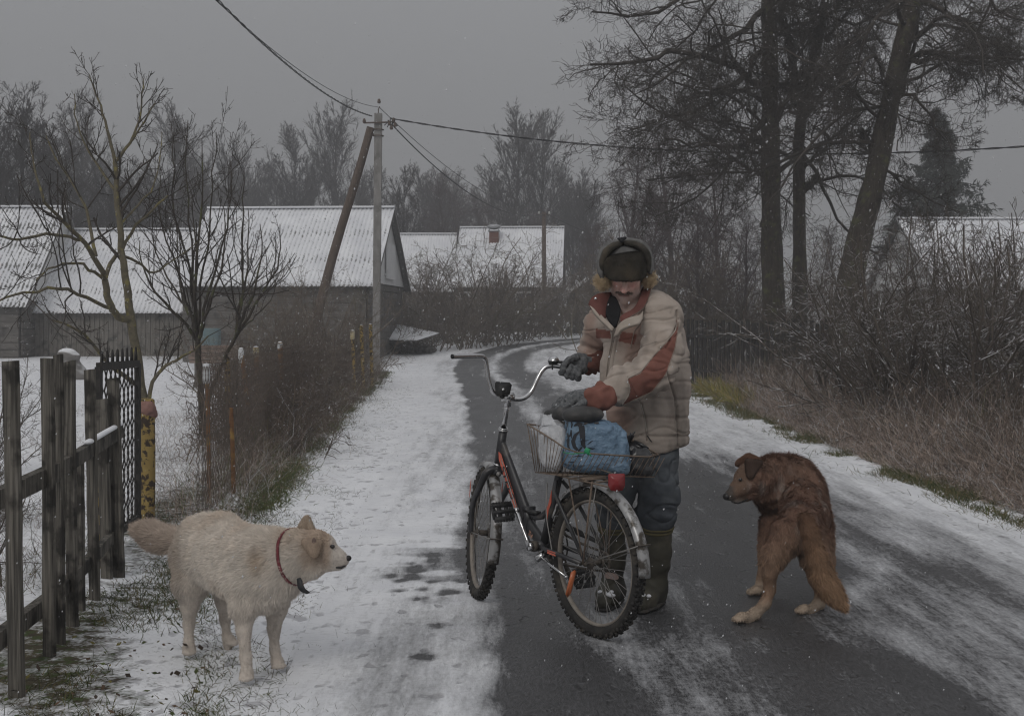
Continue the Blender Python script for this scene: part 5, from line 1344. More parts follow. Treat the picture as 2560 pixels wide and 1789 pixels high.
# ------------------------------------------------------------------ the man
def disp(V, q, f):
    N = vnormals(V, q); return V + N * f(V, N)[:, None]
def px(V):
    """photo pixel of points (used while tracing outlines of panels onto the model)"""
    return CX + V[:, 0] / V[:, 1] * F, HY + (H - V[:, 2]) / V[:, 1] * F
def inpoly(x, y, poly):
    c = np.zeros(len(x), bool); n = len(poly)
    for i in range(n):
        x0, y0 = poly[i]; x1, y1 = poly[(i + 1) % n]
        m = ((y0 > y) != (y1 > y)) & (x < (x1 - x0) * (y - y0) / (y1 - y0 + 1e-9) + x0); c ^= m
    return c
M_skin = mat('weathered_skin', (.62, .42, .35), (.70, .50, .43), 60, rough=.6, use_col=True, bmp=.25, bdist=.004)
M_jacket = mat('worn_padded_jacket', (.98, .98, .98), (.80, .80, .79), 7, rough=.85, use_col=True, bmp=.4, bdist=.02, c3=(.74, .72, .70), s3=11, th3=(.5, .72))
M_jeans = mat('faded_denim', (.050, .058, .068), (.085, .095, .108), 14, rough=.9, bmp=.5, c3=(.13, .14, .145), s3=4, th3=(.5, .75))
M_boot = mat('muddy_rubber_boots', (.045, .043, .033), (.075, .070, .052), 9, rough=.55, c3=(.13, .115, .085), s3=7, th3=(.52, .7), bmp=.2)
M_glove = mat('grey_knit_glove', (.075, .08, .085), (.17, .175, .18), 70, stretch=(1, 1, 1), rough=.95, bmp=.8, bdist=.006)
M_hatf = mat('dark_fur', (.030, .027, .022), (.062, .055, .045), 26, rough=.95, bmp=.6, c3=(.085, .07, .05), s3=10, th3=(.5, .75))
M_hatg = mat('grey_cloth', (.105, .104, .102), (.16, .158, .154), 30, rough=.95, bmp=.3)
M_hair = mat('curly_blond_hair', (.68, .54, .36), (.50, .38, .24), 40, rough=.7)
M_shirt = mat('black_shirt', (.015, .015, .017), (.03, .03, .032), 12)
M_redl = mat('red_lining', (.19, .055, .045), (.13, .04, .035), 12, bmp=.3)

hf = nv([-.16, -.84, -.50]); hr_ = nv(np.cross(hf, [0, 0, 1])); hu = np.cross(hr_, hf)   # face direction, its side, up
hr_ = nv(hr_ + np.array([0, 0, .09])); hu = nv(np.cross(hr_, hf))
if hu[2] < 0: hu = -hu
HC = W(1567, 680, 6.24)
def hp(x, f, u): return HC + hr_ * x + hf * f + hu * u
RH = np.stack([hr_, hf, hu], 1)
bd = Solid()
bd.ell(hp(0, .0, .02), (.076, .095, .10), RH, .02).ell(hp(0, .035, -.045), (.060, .062, .07), RH, .03)
bd.cap(hp(0, .055, -.08), hp(0, .082, -.108), .036, .022, .03).cap(hp(-.03, .05, -.075), hp(.03, .05, -.075), .034, .034, .03)
bd.cap(hp(0, .096, .022), hp(0, .126, -.028), .010, .0155, .016).ell(hp(-.013, .110, -.031), (.010, .011, .009), RH, .008).ell(hp(.013, .110, -.031), (.010, .011, .009), RH, .008)
for s in (-1, 1):
    bd.ell(hp(.040 * s, .068, -.018), (.024, .022, .021), RH, .022)
    bd.ell(hp(.030 * s, .088, .028), (.017, .010, .010), RH, .01)
    bd.ell(hp(.031 * s, .096, .010), (.014, .012, .009), RH, .008, True)
    bd.cap(hp(.024 * s, .098, -.034), hp(.040 * s, .078, -.062), .005, .004, .012)
    bd.ell(hp(.078 * s, -.005, -.01), (.012, .02, .032), RH, .01)
bd.cap(hp(-.021, .090, -.060), hp(.021, .090, -.060), .0075, .0075, .008).cap(hp(-.017, .089, -.075), hp(.017, .089, -.075), .008, .008, .008)
bd.cap(hp(-.022, .100, -.067), hp(.022, .100, -.067), .003, .003, .004, None, 1, True)
nk = W(1590, 790, 6.30)
bd.cap(hp(0, -.02, -.05), nk, .055, .06, .03)
bd.cap(nk, W(1615, 860, 6.34), .065, .085, .05).cap(W(1615, 860, 6.34), W(1630, 1080, 6.36), .095, .095, .06)
SHL, ELL, WRL = W(1652, 792, 6.17), W(1640, 925, 6.02), W(1492, 992, 5.925)
SHR, ELR, WRR = W(1500, 812, 6.42), W(1476, 882, 6.50), W(1452, 912, 6.41)
for a, b, c in ((SHL, ELL, WRL), (SHR, ELR, WRR)): bd.cap(W(1610, 840, 6.34), a, .06, .045, .04).cap(a, b, .040, .034, .02).cap(b, c, .034, .022, .015)
bd.cap(WRL, W(1440, 997, 5.925), .020, .020, .01).cap(WRR, W(1450, 908, 6.40), .020, .020, .01)
HPL, KNL, ANL, HPR, KNR, ANR = W(1655, 1120, 6.30), W(1650, 1245, 6.26), W(1642, 1460, 6.33), W(1575, 1120, 6.36), W(1536, 1245, 6.30), W(1530, 1460, 6.38)
for a, b, c in ((HPL, KNL, ANL), (HPR, KNR, ANR)): bd.cap(a, b, .075, .055, .04).cap(b, c, .05, .036, .03)
V, q = bd.mesh(.006); V = relax(V, q, 1, .4)
hl = V - HC; lx, lf_, lu = hl @ hr_, hl @ hf, hl @ hu
Cs = np.ones((len(V), 3)); head = (lu > -.16) & (lf_ > -.05)
Cs *= (.92 + .16 * vnoise(V * 60))[:, None]
red = head * (np.exp(-((lx / .016) ** 2 + ((lu + .03) / .02) ** 2 + ((lf_ - .12) / .03) ** 2)) * .8 + np.exp(-((np.abs(lx) - .042) / .02) ** 2 - ((lu + .015) / .022) ** 2) * .5)
Cs = Cs * (1 - red[:, None] * np.array([-.15, .28, .25]))
beard = sst(-.052, -.078, lu) * (lf_ > 0) * (.35 + .65 * vnoise(V * 170)) * .75
beard = np.maximum(beard, sst(.035, .055, np.abs(lx)) * sst(-.03, -.06, lu) * .6 * (.3 + .7 * vnoise(V * 150)) * (lf_ > -.02))
Cs = Cs * (1 - beard[:, None]) + beard[:, None] * np.array([.62, .72, .80])
lip = np.exp(-((lu + .0675) / .006) ** 2) * (np.abs(lx) < .026) * (lf_ > .07); Cs = Cs * (1 - lip[:, None] * np.array([.55, .75, .75]))
man = obj('person', G().add(V, q, col=Cs), M_skin, loc=W(1600, 1520, 6.3) * np.array([1, 1, 0]))
tag(man, 'man in a fur-flapped hat and worn beige padded coat, gloved hands on the bicycle', 'person')
# eyes
for s in (-1, 1):
    e = obj('eye', G().ell(hp(.031 * s, .082, .010), (.0125, .0125, .0125), RH, 8), mat('eye_white', (.45, .42, .40), (.4, .37, .35), 5, rough=.2), man)
    obj('iris', G().ell(hp(.0295 * s, .0915, .006), (.006, .004, .006), RH, 6), mat('iris_grey', (.05, .07, .08), (.03, .04, .05), 5, rough=.2), e)
def strands(name, roots, dirs, L, r0, mt, parent, seed=0, m=6, wob=.5, trop=0., curl=0., cr=.004, sides=3, tip=.5):
    rng = np.random.default_rng(seed); p, r = grow(rng, np.array(roots), np.array(dirs), np.asarray(L, float), np.full(len(roots), r0), m, wob, trop, tip)
    if curl:
        n = len(p); ph = rng.uniform(0, 6.28, n)[:, None] + np.linspace(0, curl, m + 1)[None]
        T = nrm(p[:, -1] - p[:, 0])[:, None]; U = nrm(np.cross(T, np.array([.3, .5, .8]))); Wv = np.cross(T, U)
        p = p + cr * (np.cos(ph)[..., None] * U + np.sin(ph)[..., None] * Wv)
    V, q = tubes(p, r, sides); return obj(name, G().add(V, q), mt, parent)
rng = np.random.default_rng(4)
n = 150; x = rng.uniform(-.033, .035, n); u = -.050 - .10 * x ** 2 / .0012 * .035 + rng.uniform(-.005, .005, n)
roots = [hp(a, .104 - abs(a) * .35, b) for a, b in zip(x, u)]
strands('moustache', roots, [hr_ * np.sign(a) * (.5 + abs(a) * 16) - hu * .8 + hf * .3 for a in x], rng.uniform(.011, .018, n), .0010, mat('grey_brown_moustache', (.19, .15, .12), (.30, .245, .205), 50), man, 1, 4, .12)
n = 230; roots = []; dirs = []
for i in range(n):
    a = rng.uniform(-.055, .055); b = rng.uniform(-.125, -.078); 
    f = .108 - abs(a) * 1.0 - max(0, -(b + .10)) * .5
    roots.append(hp(a, f - .012, b)); dirs.append(hf * .5 - hu + hr_ * a * 6)
strands('beard', roots, dirs, rng.uniform(.006, .012, n), .0009, mat('grey_stubble', (.40, .35, .31), (.26, .22, .19), 50), man, 2, 3, .2)
for cxy, rr, seed, Yh in (((1508, 704), (.040, .035, .040), 3, 6.20), ((1620, 697), (.032, .03, .036), 4, 6.23)):
    rng = np.random.default_rng(seed); c = W(*cxy, Yh); n = 620
    d = nrm(rng.normal(0, 1, (n, 3))); roots = c + d * np.array(rr) * rng.uniform(.2, .78, (n, 1))
    h = strands('hair', roots, nrm(d + rng.normal(0, .8, (n, 3))), rng.uniform(.02, .042, n), .0014, M_hair, man, seed, 11, .35, -.03, 12, .0055)

# padded coat
jk = Solid(); ya = np.array([.25, -.95, 0])
jk.cap(W(1592, 835, 6.30), W(1606, 930, 6.30), .150, .178, .06, ya, 1.35).cap(W(1606, 930, 6.30), W(1622, 1080, 6.31), .192, .198, .06, ya, 1.30)
jk.ell(W(1640, 800, 6.36), (.125, .12, .12), None, .07).ell(W(1550, 822, 6.36), (.11, .11, .09), None, .06).ell(W(1670, 930, 6.36), (.10, .12, .22), None, .08)
jk.cap(W(1630, 775, 6.33), SHL, .095, .088, .06).cap(W(1560, 805, 6.36), SHR, .085, .072, .05)
jk.cap(SHL, W(1655, 880, 6.06), .088, .092, .05).cap(W(1655, 880, 6.06), ELL, .090, .088, .04).cap(ELL, W(1560, 962, 5.96), .088, .083, .04).cap(W(1560, 962, 5.96), W(1524, 980, 5.94), .078, .062, .025)
jk.cap(SHR, ELR, .070, .060, .04).cap(ELR, W(1472, 895, 6.44), .058, .050, .03)
# cut neck opening
jk.cap(W(1560, 740, 6.20), W(1545, 840, 6.02), .05, .028, .02, None, 1, True)
jk.cap(W(1582, 742, 6.24), W(1582, 772, 6.24), .062, .055, .02, None, 1, True)
V, q = jk.mesh(.0052, .06)
keep = None
zb = W(1620, 1132, 6.3)[2]
# flat hem
X, Yp = px(V)
hem_z = np.interp(V[:, 0], [.38, .66, .86], [.800, .718, .775])
V[:, 2] = np.where((V[:, 2] < hem_z + .0) , hem_z + (V[:, 2] - hem_z) * .06, V[:, 2])
V = relax(V, q, 2)
def along(V, a, b):
    d = b - a; return np.clip(((V - a) @ d) / (d @ d), 0, 1)
dl = np.minimum(seg_dist(V, SHL, ELL), seg_dist(V, ELL, WRL)); dr = np.minimum(seg_dist(V, SHR, ELR), seg_dist(V, ELR, WRR))
armL = (dl < .103) & (V[:, 1] < 6.18) ; armR = dr < .08
def folds(V, N):
    n1 = fbm(V * np.array([7, 7, 16]), 3) - .5; n2 = fbm(V * np.array([15, 15, 20]) + 9, 2) - .5
    f = n1 * .018 + n2 * .007
    # sharp drawn-in creases
    cr = np.abs(fbm(np.stack([V[:, 0] * 3.0 + V[:, 2] * 6, V[:, 1] * 3, V[:, 2] * 15 - V[:, 0] * 5], 1) + 3.1, 2) - .5); f -= .0075 * np.exp(-(cr / .03) ** 2)
    ar = sst(.11, .05, np.abs(seg_dist(V, SHL, ELL) - .0)) * 0
    # quilting: stitched rows round the body below the chest
    body = (~armL) & (~armR) & (V[:, 2] < 1.2)
    r = np.abs(((V[:, 2] + .06 * V[:, 0] + .01 * n1) / .085) % 1 - .5) * 2
    f -= body * .007 * np.exp(-((1 - r) / .16) ** 2) * (Xp(V) > 1600)
    # sleeve wrinkles square to the arm
    t = along(V, SHL, ELL) + along(V, ELL, WRL); w_ = np.sin(t * 26 + 5 * n1 + V[:, 2] * 20); f += armL * w_ * .0055 * (.5 + vnoise(V * 9))
    t = along(V, SHR, WRR); f += armR * np.sin(t * 30 + 4 * n1) * .004
    return f
def Xp(V): return px(V)[0]
V = disp(V, q, folds)
# seams: front placket, sleeve panel edges and side seam
X, Yp = px(V); N = vnormals(V, q); front = N[:, 1] < .35
def near_line(X, Yp, pts):
    d = np.full(len(X), 1e9); P = np.stack([X, Yp], 1)
    for a, b in zip(pts[:-1], pts[1:]): d = np.minimum(d, seg_dist(P, np.array(a, float), np.array(b, float)))
    return d
Z = lambda pts: [(1360 + x / 2.588, 560 + y / 2.588) for x, y in pts]
armLf = armL & (V[:, 1] < 6.22)
SEAMS = []; plk = Z([(470, 660), (450, 740), (425, 850), (405, 980)]); plk2 = Z([(490, 670), (470, 760), (450, 860), (440, 940)])
V += N * ((-.006 * np.exp(-(near_line(X, Yp, plk) / 2.0) ** 2) - .005 * np.exp(-(near_line(X, Yp, plk2) / 1.6) ** 2)) * front * ~armLf)[:, None]
for ln in (Z([(630, 1160), (660, 1290), (665, 1400)]), Z([(865, 1180), (870, 1440)]), Z([(800, 960), (850, 1130), (860, 1270)]), Z([(860, 560), (865, 650), (790, 800)])):
    V += N * ((-.010 * np.exp(-(near_line(X, Yp, ln) / 2.4) ** 2)) * front)[:, None]; SEAMS.append(ln)
Cj = np.tile(np.array([.45, .385, .335]), (len(V), 1)) * (.88 + .22 * fbm(V * 6, 3))[:, None]
stain = sst(.52, .68, fbm(V * np.array([5, 5, 3.2]) + 20, 3)); Cj = Cj * (1 - stain[:, None] * np.array([.16, .30, .33])); dirt_ = sst(.50, .70, fbm(V * np.array([9, 9, 5]) + 40, 4)) * .35; Cj = Cj * (1 - dirt_[:, None])
RED = np.array([.21, .088, .068])
panel = Z([(862, 600), (872, 640), (850, 800), (790, 970), (700, 1085), (600, 1130), (500, 1175), (545, 1110), (552, 1060), (535, 1000), (620, 960), (700, 860), (790, 760), (850, 690)])
chestL = Z([(335, 675), (430, 690), (432, 742), (338, 738)]); chestR = Z([(500, 695), (605, 712), (582, 780), (482, 758)])
isred = inpoly(X, Yp, panel) & front & (V[:, 1] < 6.28)
isred |= (inpoly(X, Yp, chestL) | inpoly(X, Yp, chestR)) & front & ~armLf
Cj[isred] = RED * (.85 + .4 * fbm(V[isred] * 11, 2))[:, None]
piping = (near_line(X, Yp, Z([(866, 640), (790, 765), (700, 862), (620, 962), (535, 1000), (556, 1060), (545, 1115), (500, 1172)])) < 1.5) & front & (V[:, 1] < 6.28); Cj[piping] = np.array([.40, .34, .29])
hemb = (V[:, 2] < hem_z + .012); Cj[hemb] *= .8
for ln in SEAMS + [plk, plk2, Z([(540, 985), (600, 1110), (630, 1160)]), Z([(560, 860), (640, 790), (730, 760)])]: Cj *= (1 - .38 * (np.exp(-(near_line(X, Yp, ln) / 1.3) ** 2) * front))[:, None]
jacket = obj('padded_coat', G().add(V, q, col=Cj), M_jacket, man)
jbv = bvh_of(V, q)
def piping(pts, r, colr, nm='piping', parent=None):
    P, _ = resample(np.array([(*p, 0) for p in pts], float), 60); out = []
    for p in P:
        c = cast(jbv, p[0], p[1], .0012)
        if c is not None and (not out or np.linalg.norm(c - out[-1]) < .05): out.append(c)
    if len(out) > 4:
        out = np.array(out); out[1:-1] = (out[:-2] + out[1:-1] * 2 + out[2:]) / 4; obj(nm, G().tube(out, r, 6, col=colr), M_jacket, jacket)
piping(Z([(864, 610), (850, 690), (790, 762), (700, 860), (622, 958), (537, 998), (556, 1062), (545, 1112), (502, 1172)]), .0032, (.38, .33, .285))
piping(Z([(868, 605), (870, 660), (848, 800), (790, 968), (700, 1083), (600, 1128), (502, 1174)]), .0022, (.30, .24, .20))
piping(Z([(430, 640), (446, 690), (438, 760), (415, 870), (402, 985)]), .0024, (.30, .26, .22), 'placket_seam')
piping(Z([(640, 570), (628, 640), (585, 690), (560, 800)]), .0022, (.34, .29, .25), 'yoke_seam')
g = G()
stroke(g, jbv, Z([(628, 1165), (650, 1240), (662, 1330), (668, 1372)]), [1.6], .004, 20, (.62, .58, .52)); stroke(g, jbv, Z([(668, 1368), (690, 1400), (700, 1410)]), [3, 3, 1.5], .005, 8, (.05, .05, .05))
obj('pocket_zip', g, M_jacket, jacket)
for p in Z([(508, 640), (610, 607)]):
    c = cast(jbv, *p, .004)
    if c is not None: obj('snap_button', G().ell(c, (.0065, .003, .0065), n=8), M_chrome, jacket)
# rolled cuffs
def cuff(a, b, r0, r1, seed, mt=None):
    a, b = np.array(a), np.array(b); s = Solid(); s.cap(a, b, r0, r1, .02); V, q = s.mesh(.005)
    V = disp(V, q, lambda V, N: .006 * np.sin(fbm(V * 14 + seed, 2) * 16) + .004 * (vnoise(V * 30) - .5)); return V, q
V, q = cuff(W(1507, 990, 5.93), W(1484, 998, 5.918), .066, .057, 1); obj('cuff', G().add(V, q, col=RED * 1.05), M_jacket, jacket)
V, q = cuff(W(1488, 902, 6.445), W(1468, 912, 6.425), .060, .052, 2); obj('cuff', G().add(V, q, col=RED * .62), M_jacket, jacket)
# collar: two standing flaps with red lining, dark shirt in the opening
def flap(pts_out, pts_in, thick, n=14):
    """ruled strip between two edges, with thickness"""
    A, _ = resample(smooth3(pts_out, 1), n); B, _ = resample(smooth3(pts_in, 1), n); m = 7
    t = np.linspace(0, 1, m)[None, :, None]; P = A[:, None] * (1 - t) + B[:, None] * t
    P = P + (fbm(P * 16, 2) - .5)[..., None] * .016 * np.array([.3, 1, .3])
    I = np.arange(n * m).reshape(n, m); q = np.stack([I[:-1, :-1], I[1:, :-1], I[1:, 1:], I[:-1, 1:]], -1).reshape(-1, 4)
    V = P.reshape(-1, 3); N = vnormals(V, q); return V, q, N
def thick_flap(po, pi, c, name, parent, th=.010):
    V, q, N = flap(po, pi, th); g = G(); k = len(V)
    s = np.sign(N[:, 1].mean()); Vb = V + N * th * s
    I = np.arange(k).reshape(14, 7); loop = list(I[0]) + list(I[1:, -1]) + list(I[-1, -2::-1]) + list(I[-2:0:-1, 0])
    qs = [[loop[i], loop[(i + 1) % len(loop)], loop[(i + 1) % len(loop)] + k, loop[i] + k] for i in range(len(loop))]
    g.add(np.concatenate([V, Vb]), np.concatenate([q, q[:, ::-1] + k, np.array(qs)]), col=np.concatenate([np.tile(c[0], (k, 1)), np.tile(c[1], (k, 1))]))
    return obj(name, g, M_jacket, parent)
BE = np.array([.46, .40, .345]); RL = np.array([.16, .062, .052])
col_ = thick_flap([W(*p, y) for p, y in zip(Z([(285, 520), (300, 480), (350, 445), (430, 440), (450, 436)]), (6.15, 6.14, 6.16, 6.24, 6.30))],
           [W(*p, y) for p, y in zip(Z([(330, 590), (370, 600), (400, 610), (425, 590), (440, 520)]), (6.10, 6.07, 6.08, 6.14, 6.22))], (RL, BE), 'collar', jacket)
obj('snap_button', G().ell(W(*Z([(334, 482)])[0], 6.12), (.0065, .003, .0065), n=8), M_chrome, col_)
thick_flap([W(*p, y) for p, y in zip(Z([(700, 385), (690, 430), (665, 500), (630, 555), (545, 600), (500, 640)]), (6.30, 6.22, 6.13, 6.07, 6.03, 6.02))],
           [W(*p, y) for p, y in zip(Z([(640, 400), (625, 450), (605, 510), (570, 555), (520, 575), (490, 600)]), (6.28, 6.20, 6.13, 6.09, 6.06, 6.05))], (RL, BE), 'collar', jacket)
thick_flap([W(*p, y) for p, y in zip(Z([(285, 522), (310, 545), (345, 590), (395, 640), (440, 690)]), (6.155, 6.11, 6.08, 6.05, 6.03))],
           [W(*p, y) for p, y in zip(Z([(300, 490), (335, 540), (375, 590), (415, 630), (452, 670)]), (6.16, 6.12, 6.08, 6.06, 6.04))], (BE, BE), 'collar_edge', jacket, .014)
thick_flap([W(*p, y) for p, y in zip(Z([(640, 560), (636, 640), (560, 655), (500, 672), (470, 720)]), (6.08, 6.03, 6.0, 6.0, 6.02))],
           [W(*p, y) for p, y in zip(Z([(620, 590), (560, 600), (510, 620), (470, 660), (450, 730)]), (6.07, 6.03, 6.01, 6.02, 6.04))], (BE * .95, BE), 'storm_flap', jacket, .014)
thick_flap([W(*p, y) for p, y in zip(Z([(425, 455), (405, 520), (398, 580), (420, 625), (450, 670)]), (6.24, 6.16, 6.10, 6.08, 6.07))],
           [W(*p, y) for p, y in zip(Z([(462, 470), (488, 520), (498, 565), (488, 610), (466, 660)]), (6.22, 6.15, 6.11, 6.09, 6.07))], (np.array([.012, .012, .014]), np.array([.012, .012, .014])), 'shirt', man)
# trousers
tr = Solid(); tr.cap(W(1612, 1090, 6.33), W(1620, 1120, 6.32), .14, .13, .05, ya, 1.3)
tr.cap(HPL + np.array([-.02, 0, .02]), KNL, .100, .086, .04).cap(KNL, W(1640, 1285, 6.28), .088, .094, .03).cap(W(1640, 1285, 6.28), W(1640, 1302, 6.28), .09, .066, .03)
tr.cap(HPR + np.array([.02, 0, .02]), KNR, .095, .078, .04).cap(KNR, W(1533, 1285, 6.33), .078, .082, .03).cap(W(1533, 1285, 6.33), W(1533, 1305, 6.33), .078, .058, .03)
V, q = tr.mesh(.0065); V = relax(V, q, 1)
V = disp(V, q, lambda V, N: (fbm(V * np.array([10, 10, 17]), 3) - .5) * .022 - .010 * np.exp(-((np.abs(fbm(V * np.array([7, 7, 13]) + 4, 2) - .5)) / .03) ** 2) + .0035 * np.sin((V[:, 2] + .12 * V[:, 0]) * 95 + 5 * vnoise(V * 9)) * np.exp(-((V[:, 2] - .46) / .05) ** 2))
obj('jeans', G().add(V, q), M_jeans, man)
# rubber boots
def boot(top, ank, heel, toe, r, seed):
    b = Solid(); b.cap(top, (top + ank) / 2, r, r * .92, .03).cap((top + ank) / 2, ank, r * .92, r * .74, .03)
    heel = np.array(heel); toe = np.array(toe); d = toe - heel
    b.cap(ank, heel + np.array([0, 0, .055]), r * .74, .048, .04).cap(heel + np.array([0, 0, .05]), heel + d * .55 + np.array([0, 0, .062]), .050, .052, .04).cap(heel + d * .55 + np.array([0, 0, .05]), toe + np.array([0, 0, .042]) - d * .12, .052, .040, .03)
    V, q = b.mesh(.006); V[:, 2] = np.maximum(V[:, 2], .006 + (V[:, 2] - .006) * .02)
    V = disp(V, q, lambda V, N: (fbm(V * np.array([11, 11, 20]) + seed, 2) - .5) * .014 + .003 * np.sin(V[:, 2] * 70 + 3 * vnoise(V * 8)) * (V[:, 2] > .12) * (V[:, 2] < .3))
    V[:, 2] = np.maximum(V[:, 2], .006)
    bo = obj('boot', G().add(V, q), M_boot, man)
    g = G(); s = Solid(); s.cap(heel + np.array([0, 0, .012]), heel + d * .5 + np.array([0, 0, .012]), .052, .055, .01, up3, 3.2).cap(heel + d * .5 + np.array([0, 0, .012]), toe - d * .12 + np.array([0, 0, .012]), .055, .044, .01, up3, 3.2)
    V, q = s.mesh(.006); obj('sole', g.add(V, q), M_tyre, bo)
    n = nv(top - ank); g = G()
    for k in (0, .018): g.ring(top + n * (.008 - k), n, r * 1.03 - k * .3, .008, 36, 8)
    obj('boot_collar', g, mat('olive_boot_lining', (.10, .085, .04), (.14, .12, .06), 20), bo)
    P, s_ = [], Solid(); c = toe - d * .22 + np.array([0, 0, .082])
    for k in range(7):
        rnd = random.Random(seed * 10 + k); s_.ell(c + np.array([rnd.uniform(-.03, .03), rnd.uniform(-.04, .03), rnd.uniform(-.008, .004)]), (rnd.uniform(.010, .02), .018, .008), None, .01)
    V, q = s_.mesh(.004); obj('snow_clump', G().add(V, q), M_snowcap, bo)
boot(W(1640, 1318, 6.29), W(1634, 1462, 6.34), (.675, 6.37, 0), (.575, 6.155, 0), .076, 1)
boot(W(1531, 1318, 6.34), W(1532, 1462, 6.40), (.485, 6.43, 0), (.415, 6.20, 0), .064, 2)
# gloves
def finger(s, pts, r): s.chain(pts, r, .006)
gl = Solid(); gl.cap(W(1500, 986, 5.93), W(1476, 991, 5.925), .046, .037, .02).cap(W(1476, 991, 5.925), W(1448, 995, 5.92), .037, .040, .025, up3, 1.25).cap(W(1448, 994, 5.93), W(1424, 999, 5.925), .040, .036, .03, up3, 1.45)
for i, (k, m, m2, t, yy) in enumerate([((1424, 992), (1402, 1000), (1388, 1014), (1379, 1029), 5.97), ((1424, 997), (1404, 1004), (1391, 1018), (1384, 1033), 5.945), ((1426, 1003), (1408, 1010), (1396, 1022), (1388, 1036), 5.918), ((1430, 1008), (1414, 1016), (1403, 1026), (1397, 1036), 5.892)]):
    finger(gl, [W(*k, yy), W(*m, yy - .006), W(*m2, yy - .006), W(*t, yy)], [.0145, .0138, .0128, .0105])
finger(gl, [W(1462, 1004, 5.885), W(1446, 1014, 5.865), W(1430, 1022, 5.868)], [.017, .014, .011])
V, q = gl.mesh(.0038); V = disp(V, q, lambda V, N: .0016 * np.sin(fbm(V * 40, 2) * 14) + .0010 * np.sin(V @ np.array([620, 200, 300])))
obj('glove', G().add(V, q), M_glove, man)
gr = Solid(); gr.cap(W(1474, 906, 6.43), W(1458, 906, 6.41), .042, .040, .02).ell(W(1445, 903, 6.40), (.042, .034, .040), None, .02).ell(W(1452, 918, 6.39), (.036, .03, .034), None, .02)
for i, (k, m, t, yy) in enumerate([((1424, 902), (1404, 931), (1412, 914), 6.375), ((1432, 908), (1418, 939), (1429, 915), 6.372), ((1442, 912), (1431, 942), (1442, 917), 6.368), ((1452, 916), (1445, 945), (1448, 926), 6.362)]):
    a, b, c = W(*k, yy + .02), W(*m, yy - .022), W(*t, yy - .040)
    finger(gr, [a, (a + b) / 2 + np.array([-.004, -.016, 0]), b, (b + c) / 2 + np.array([0, -.008, 0]), c], [.0155, .015, .0145, .0135, .0118])
finger(gr, [W(1440, 893, 6.365), W(1424, 898, 6.340), W(1410, 910, 6.335)], [.018, .015, .012])
V, q = gr.mesh(.0038); V = disp(V, q, lambda V, N: .0014 * np.sin(fbm(V * 40, 2) * 14)); obj('glove', G().add(V, q), M_glove, man)
# fur hat with its ear flaps tied up
hs = Solid(); hs.ell(W(1563, 664, 6.27), (.112, .125, .118), None, .02)
V, q = hs.mesh(.006); V = V[:]; V[:, 2] = np.maximum(V[:, 2], 1.50 + (V[:, 2] - 1.50) * .1); V = disp(V, q, lambda V, N: (fbm(V * 18, 2) - .5) * .012)
hat = obj('fur_hat', G().add(V, q), M_hatg, man)
def side_flap(pts, Ys, r, ax, f, mt, nm, seed):
    s = Solid(); P = [W(*p, y) for p, y in zip(pts, Ys)]; P, _ = resample(smooth3(P, 1), 12); s.chain(list(P), list(np.interp(np.linspace(0, 1, 12), np.linspace(0, 1, len(r)), r)), .012, ax, f)
    V, q = s.mesh(.0045); V = disp(V, q, lambda V, N: (fbm(V * 30 + seed, 2) - .5) * .008); return obj(nm, G().add(V, q), mt, hat), V, q
ZH = lambda pts: [(1470 + x / 7.295, 580 + y / 7.295) for x, y in pts]
side_flap(ZH([(610, 170), (500, 185), (360, 250), (250, 370), (215, 520), (215, 680), (260, 830)]), [6.25, 6.24, 6.23, 6.22, 6.21, 6.20, 6.19], [.010, .012, .014, .014, .014, .014, .012], (0, 1, 0), .40, M_hatg, 'ear_flap', 1)
side_flap(ZH([(650, 165), (760, 155), (920, 190), (1060, 290), (1120, 430), (1138, 580), (1130, 740)]), [6.25, 6.24, 6.23, 6.22, 6.21, 6.21, 6.20], [.010, .012, .014, .014, .014, .014, .012], (0, 1, 0), .40, M_hatg, 'ear_flap', 2)
side_flap(ZH([(620, 200), (520, 235), (400, 300), (300, 395), (255, 550), (262, 730)]), [6.19, 6.185, 6.175, 6.17, 6.17, 6.18], [.009, .013, .014, .014, .012, .010], (0, 1, 0), .6, M_hatf, 'flap_fur', 3)
side_flap(ZH([(650, 190), (780, 215), (930, 250), (1050, 350), (1100, 500), (1105, 700)]), [6.19, 6.185, 6.175, 6.17, 6.17, 6.18], [.009, .013, .014, .014, .012, .010], (0, 1, 0), .6, M_hatf, 'flap_fur', 4)
bl, br, tr_, tl = [W(*p, 6.12) for p in ZH([(330, 868), (1062, 852), (1082, 335), (265, 445)])]
V, q = superbag([bl, br, tr_, tl], .050, .42, 60, .004, 5)
Xh, Yh_ = px(V); V[:, 1] += ((Xh - 1563) / 62) ** 2 * .062 + ((Yh_ - 665) / 40) * -.028
sag_ = (1 - ((Xh - 1563) / 62) ** 2); V[:, 2] -= np.clip(sag_, 0, 1) * sst(665, 700, Yh_) * .005
fl = obj('front_flap', G().add(V, q), M_hatf, hat)
N = vnormals(V, q); rng = np.random.default_rng(9)
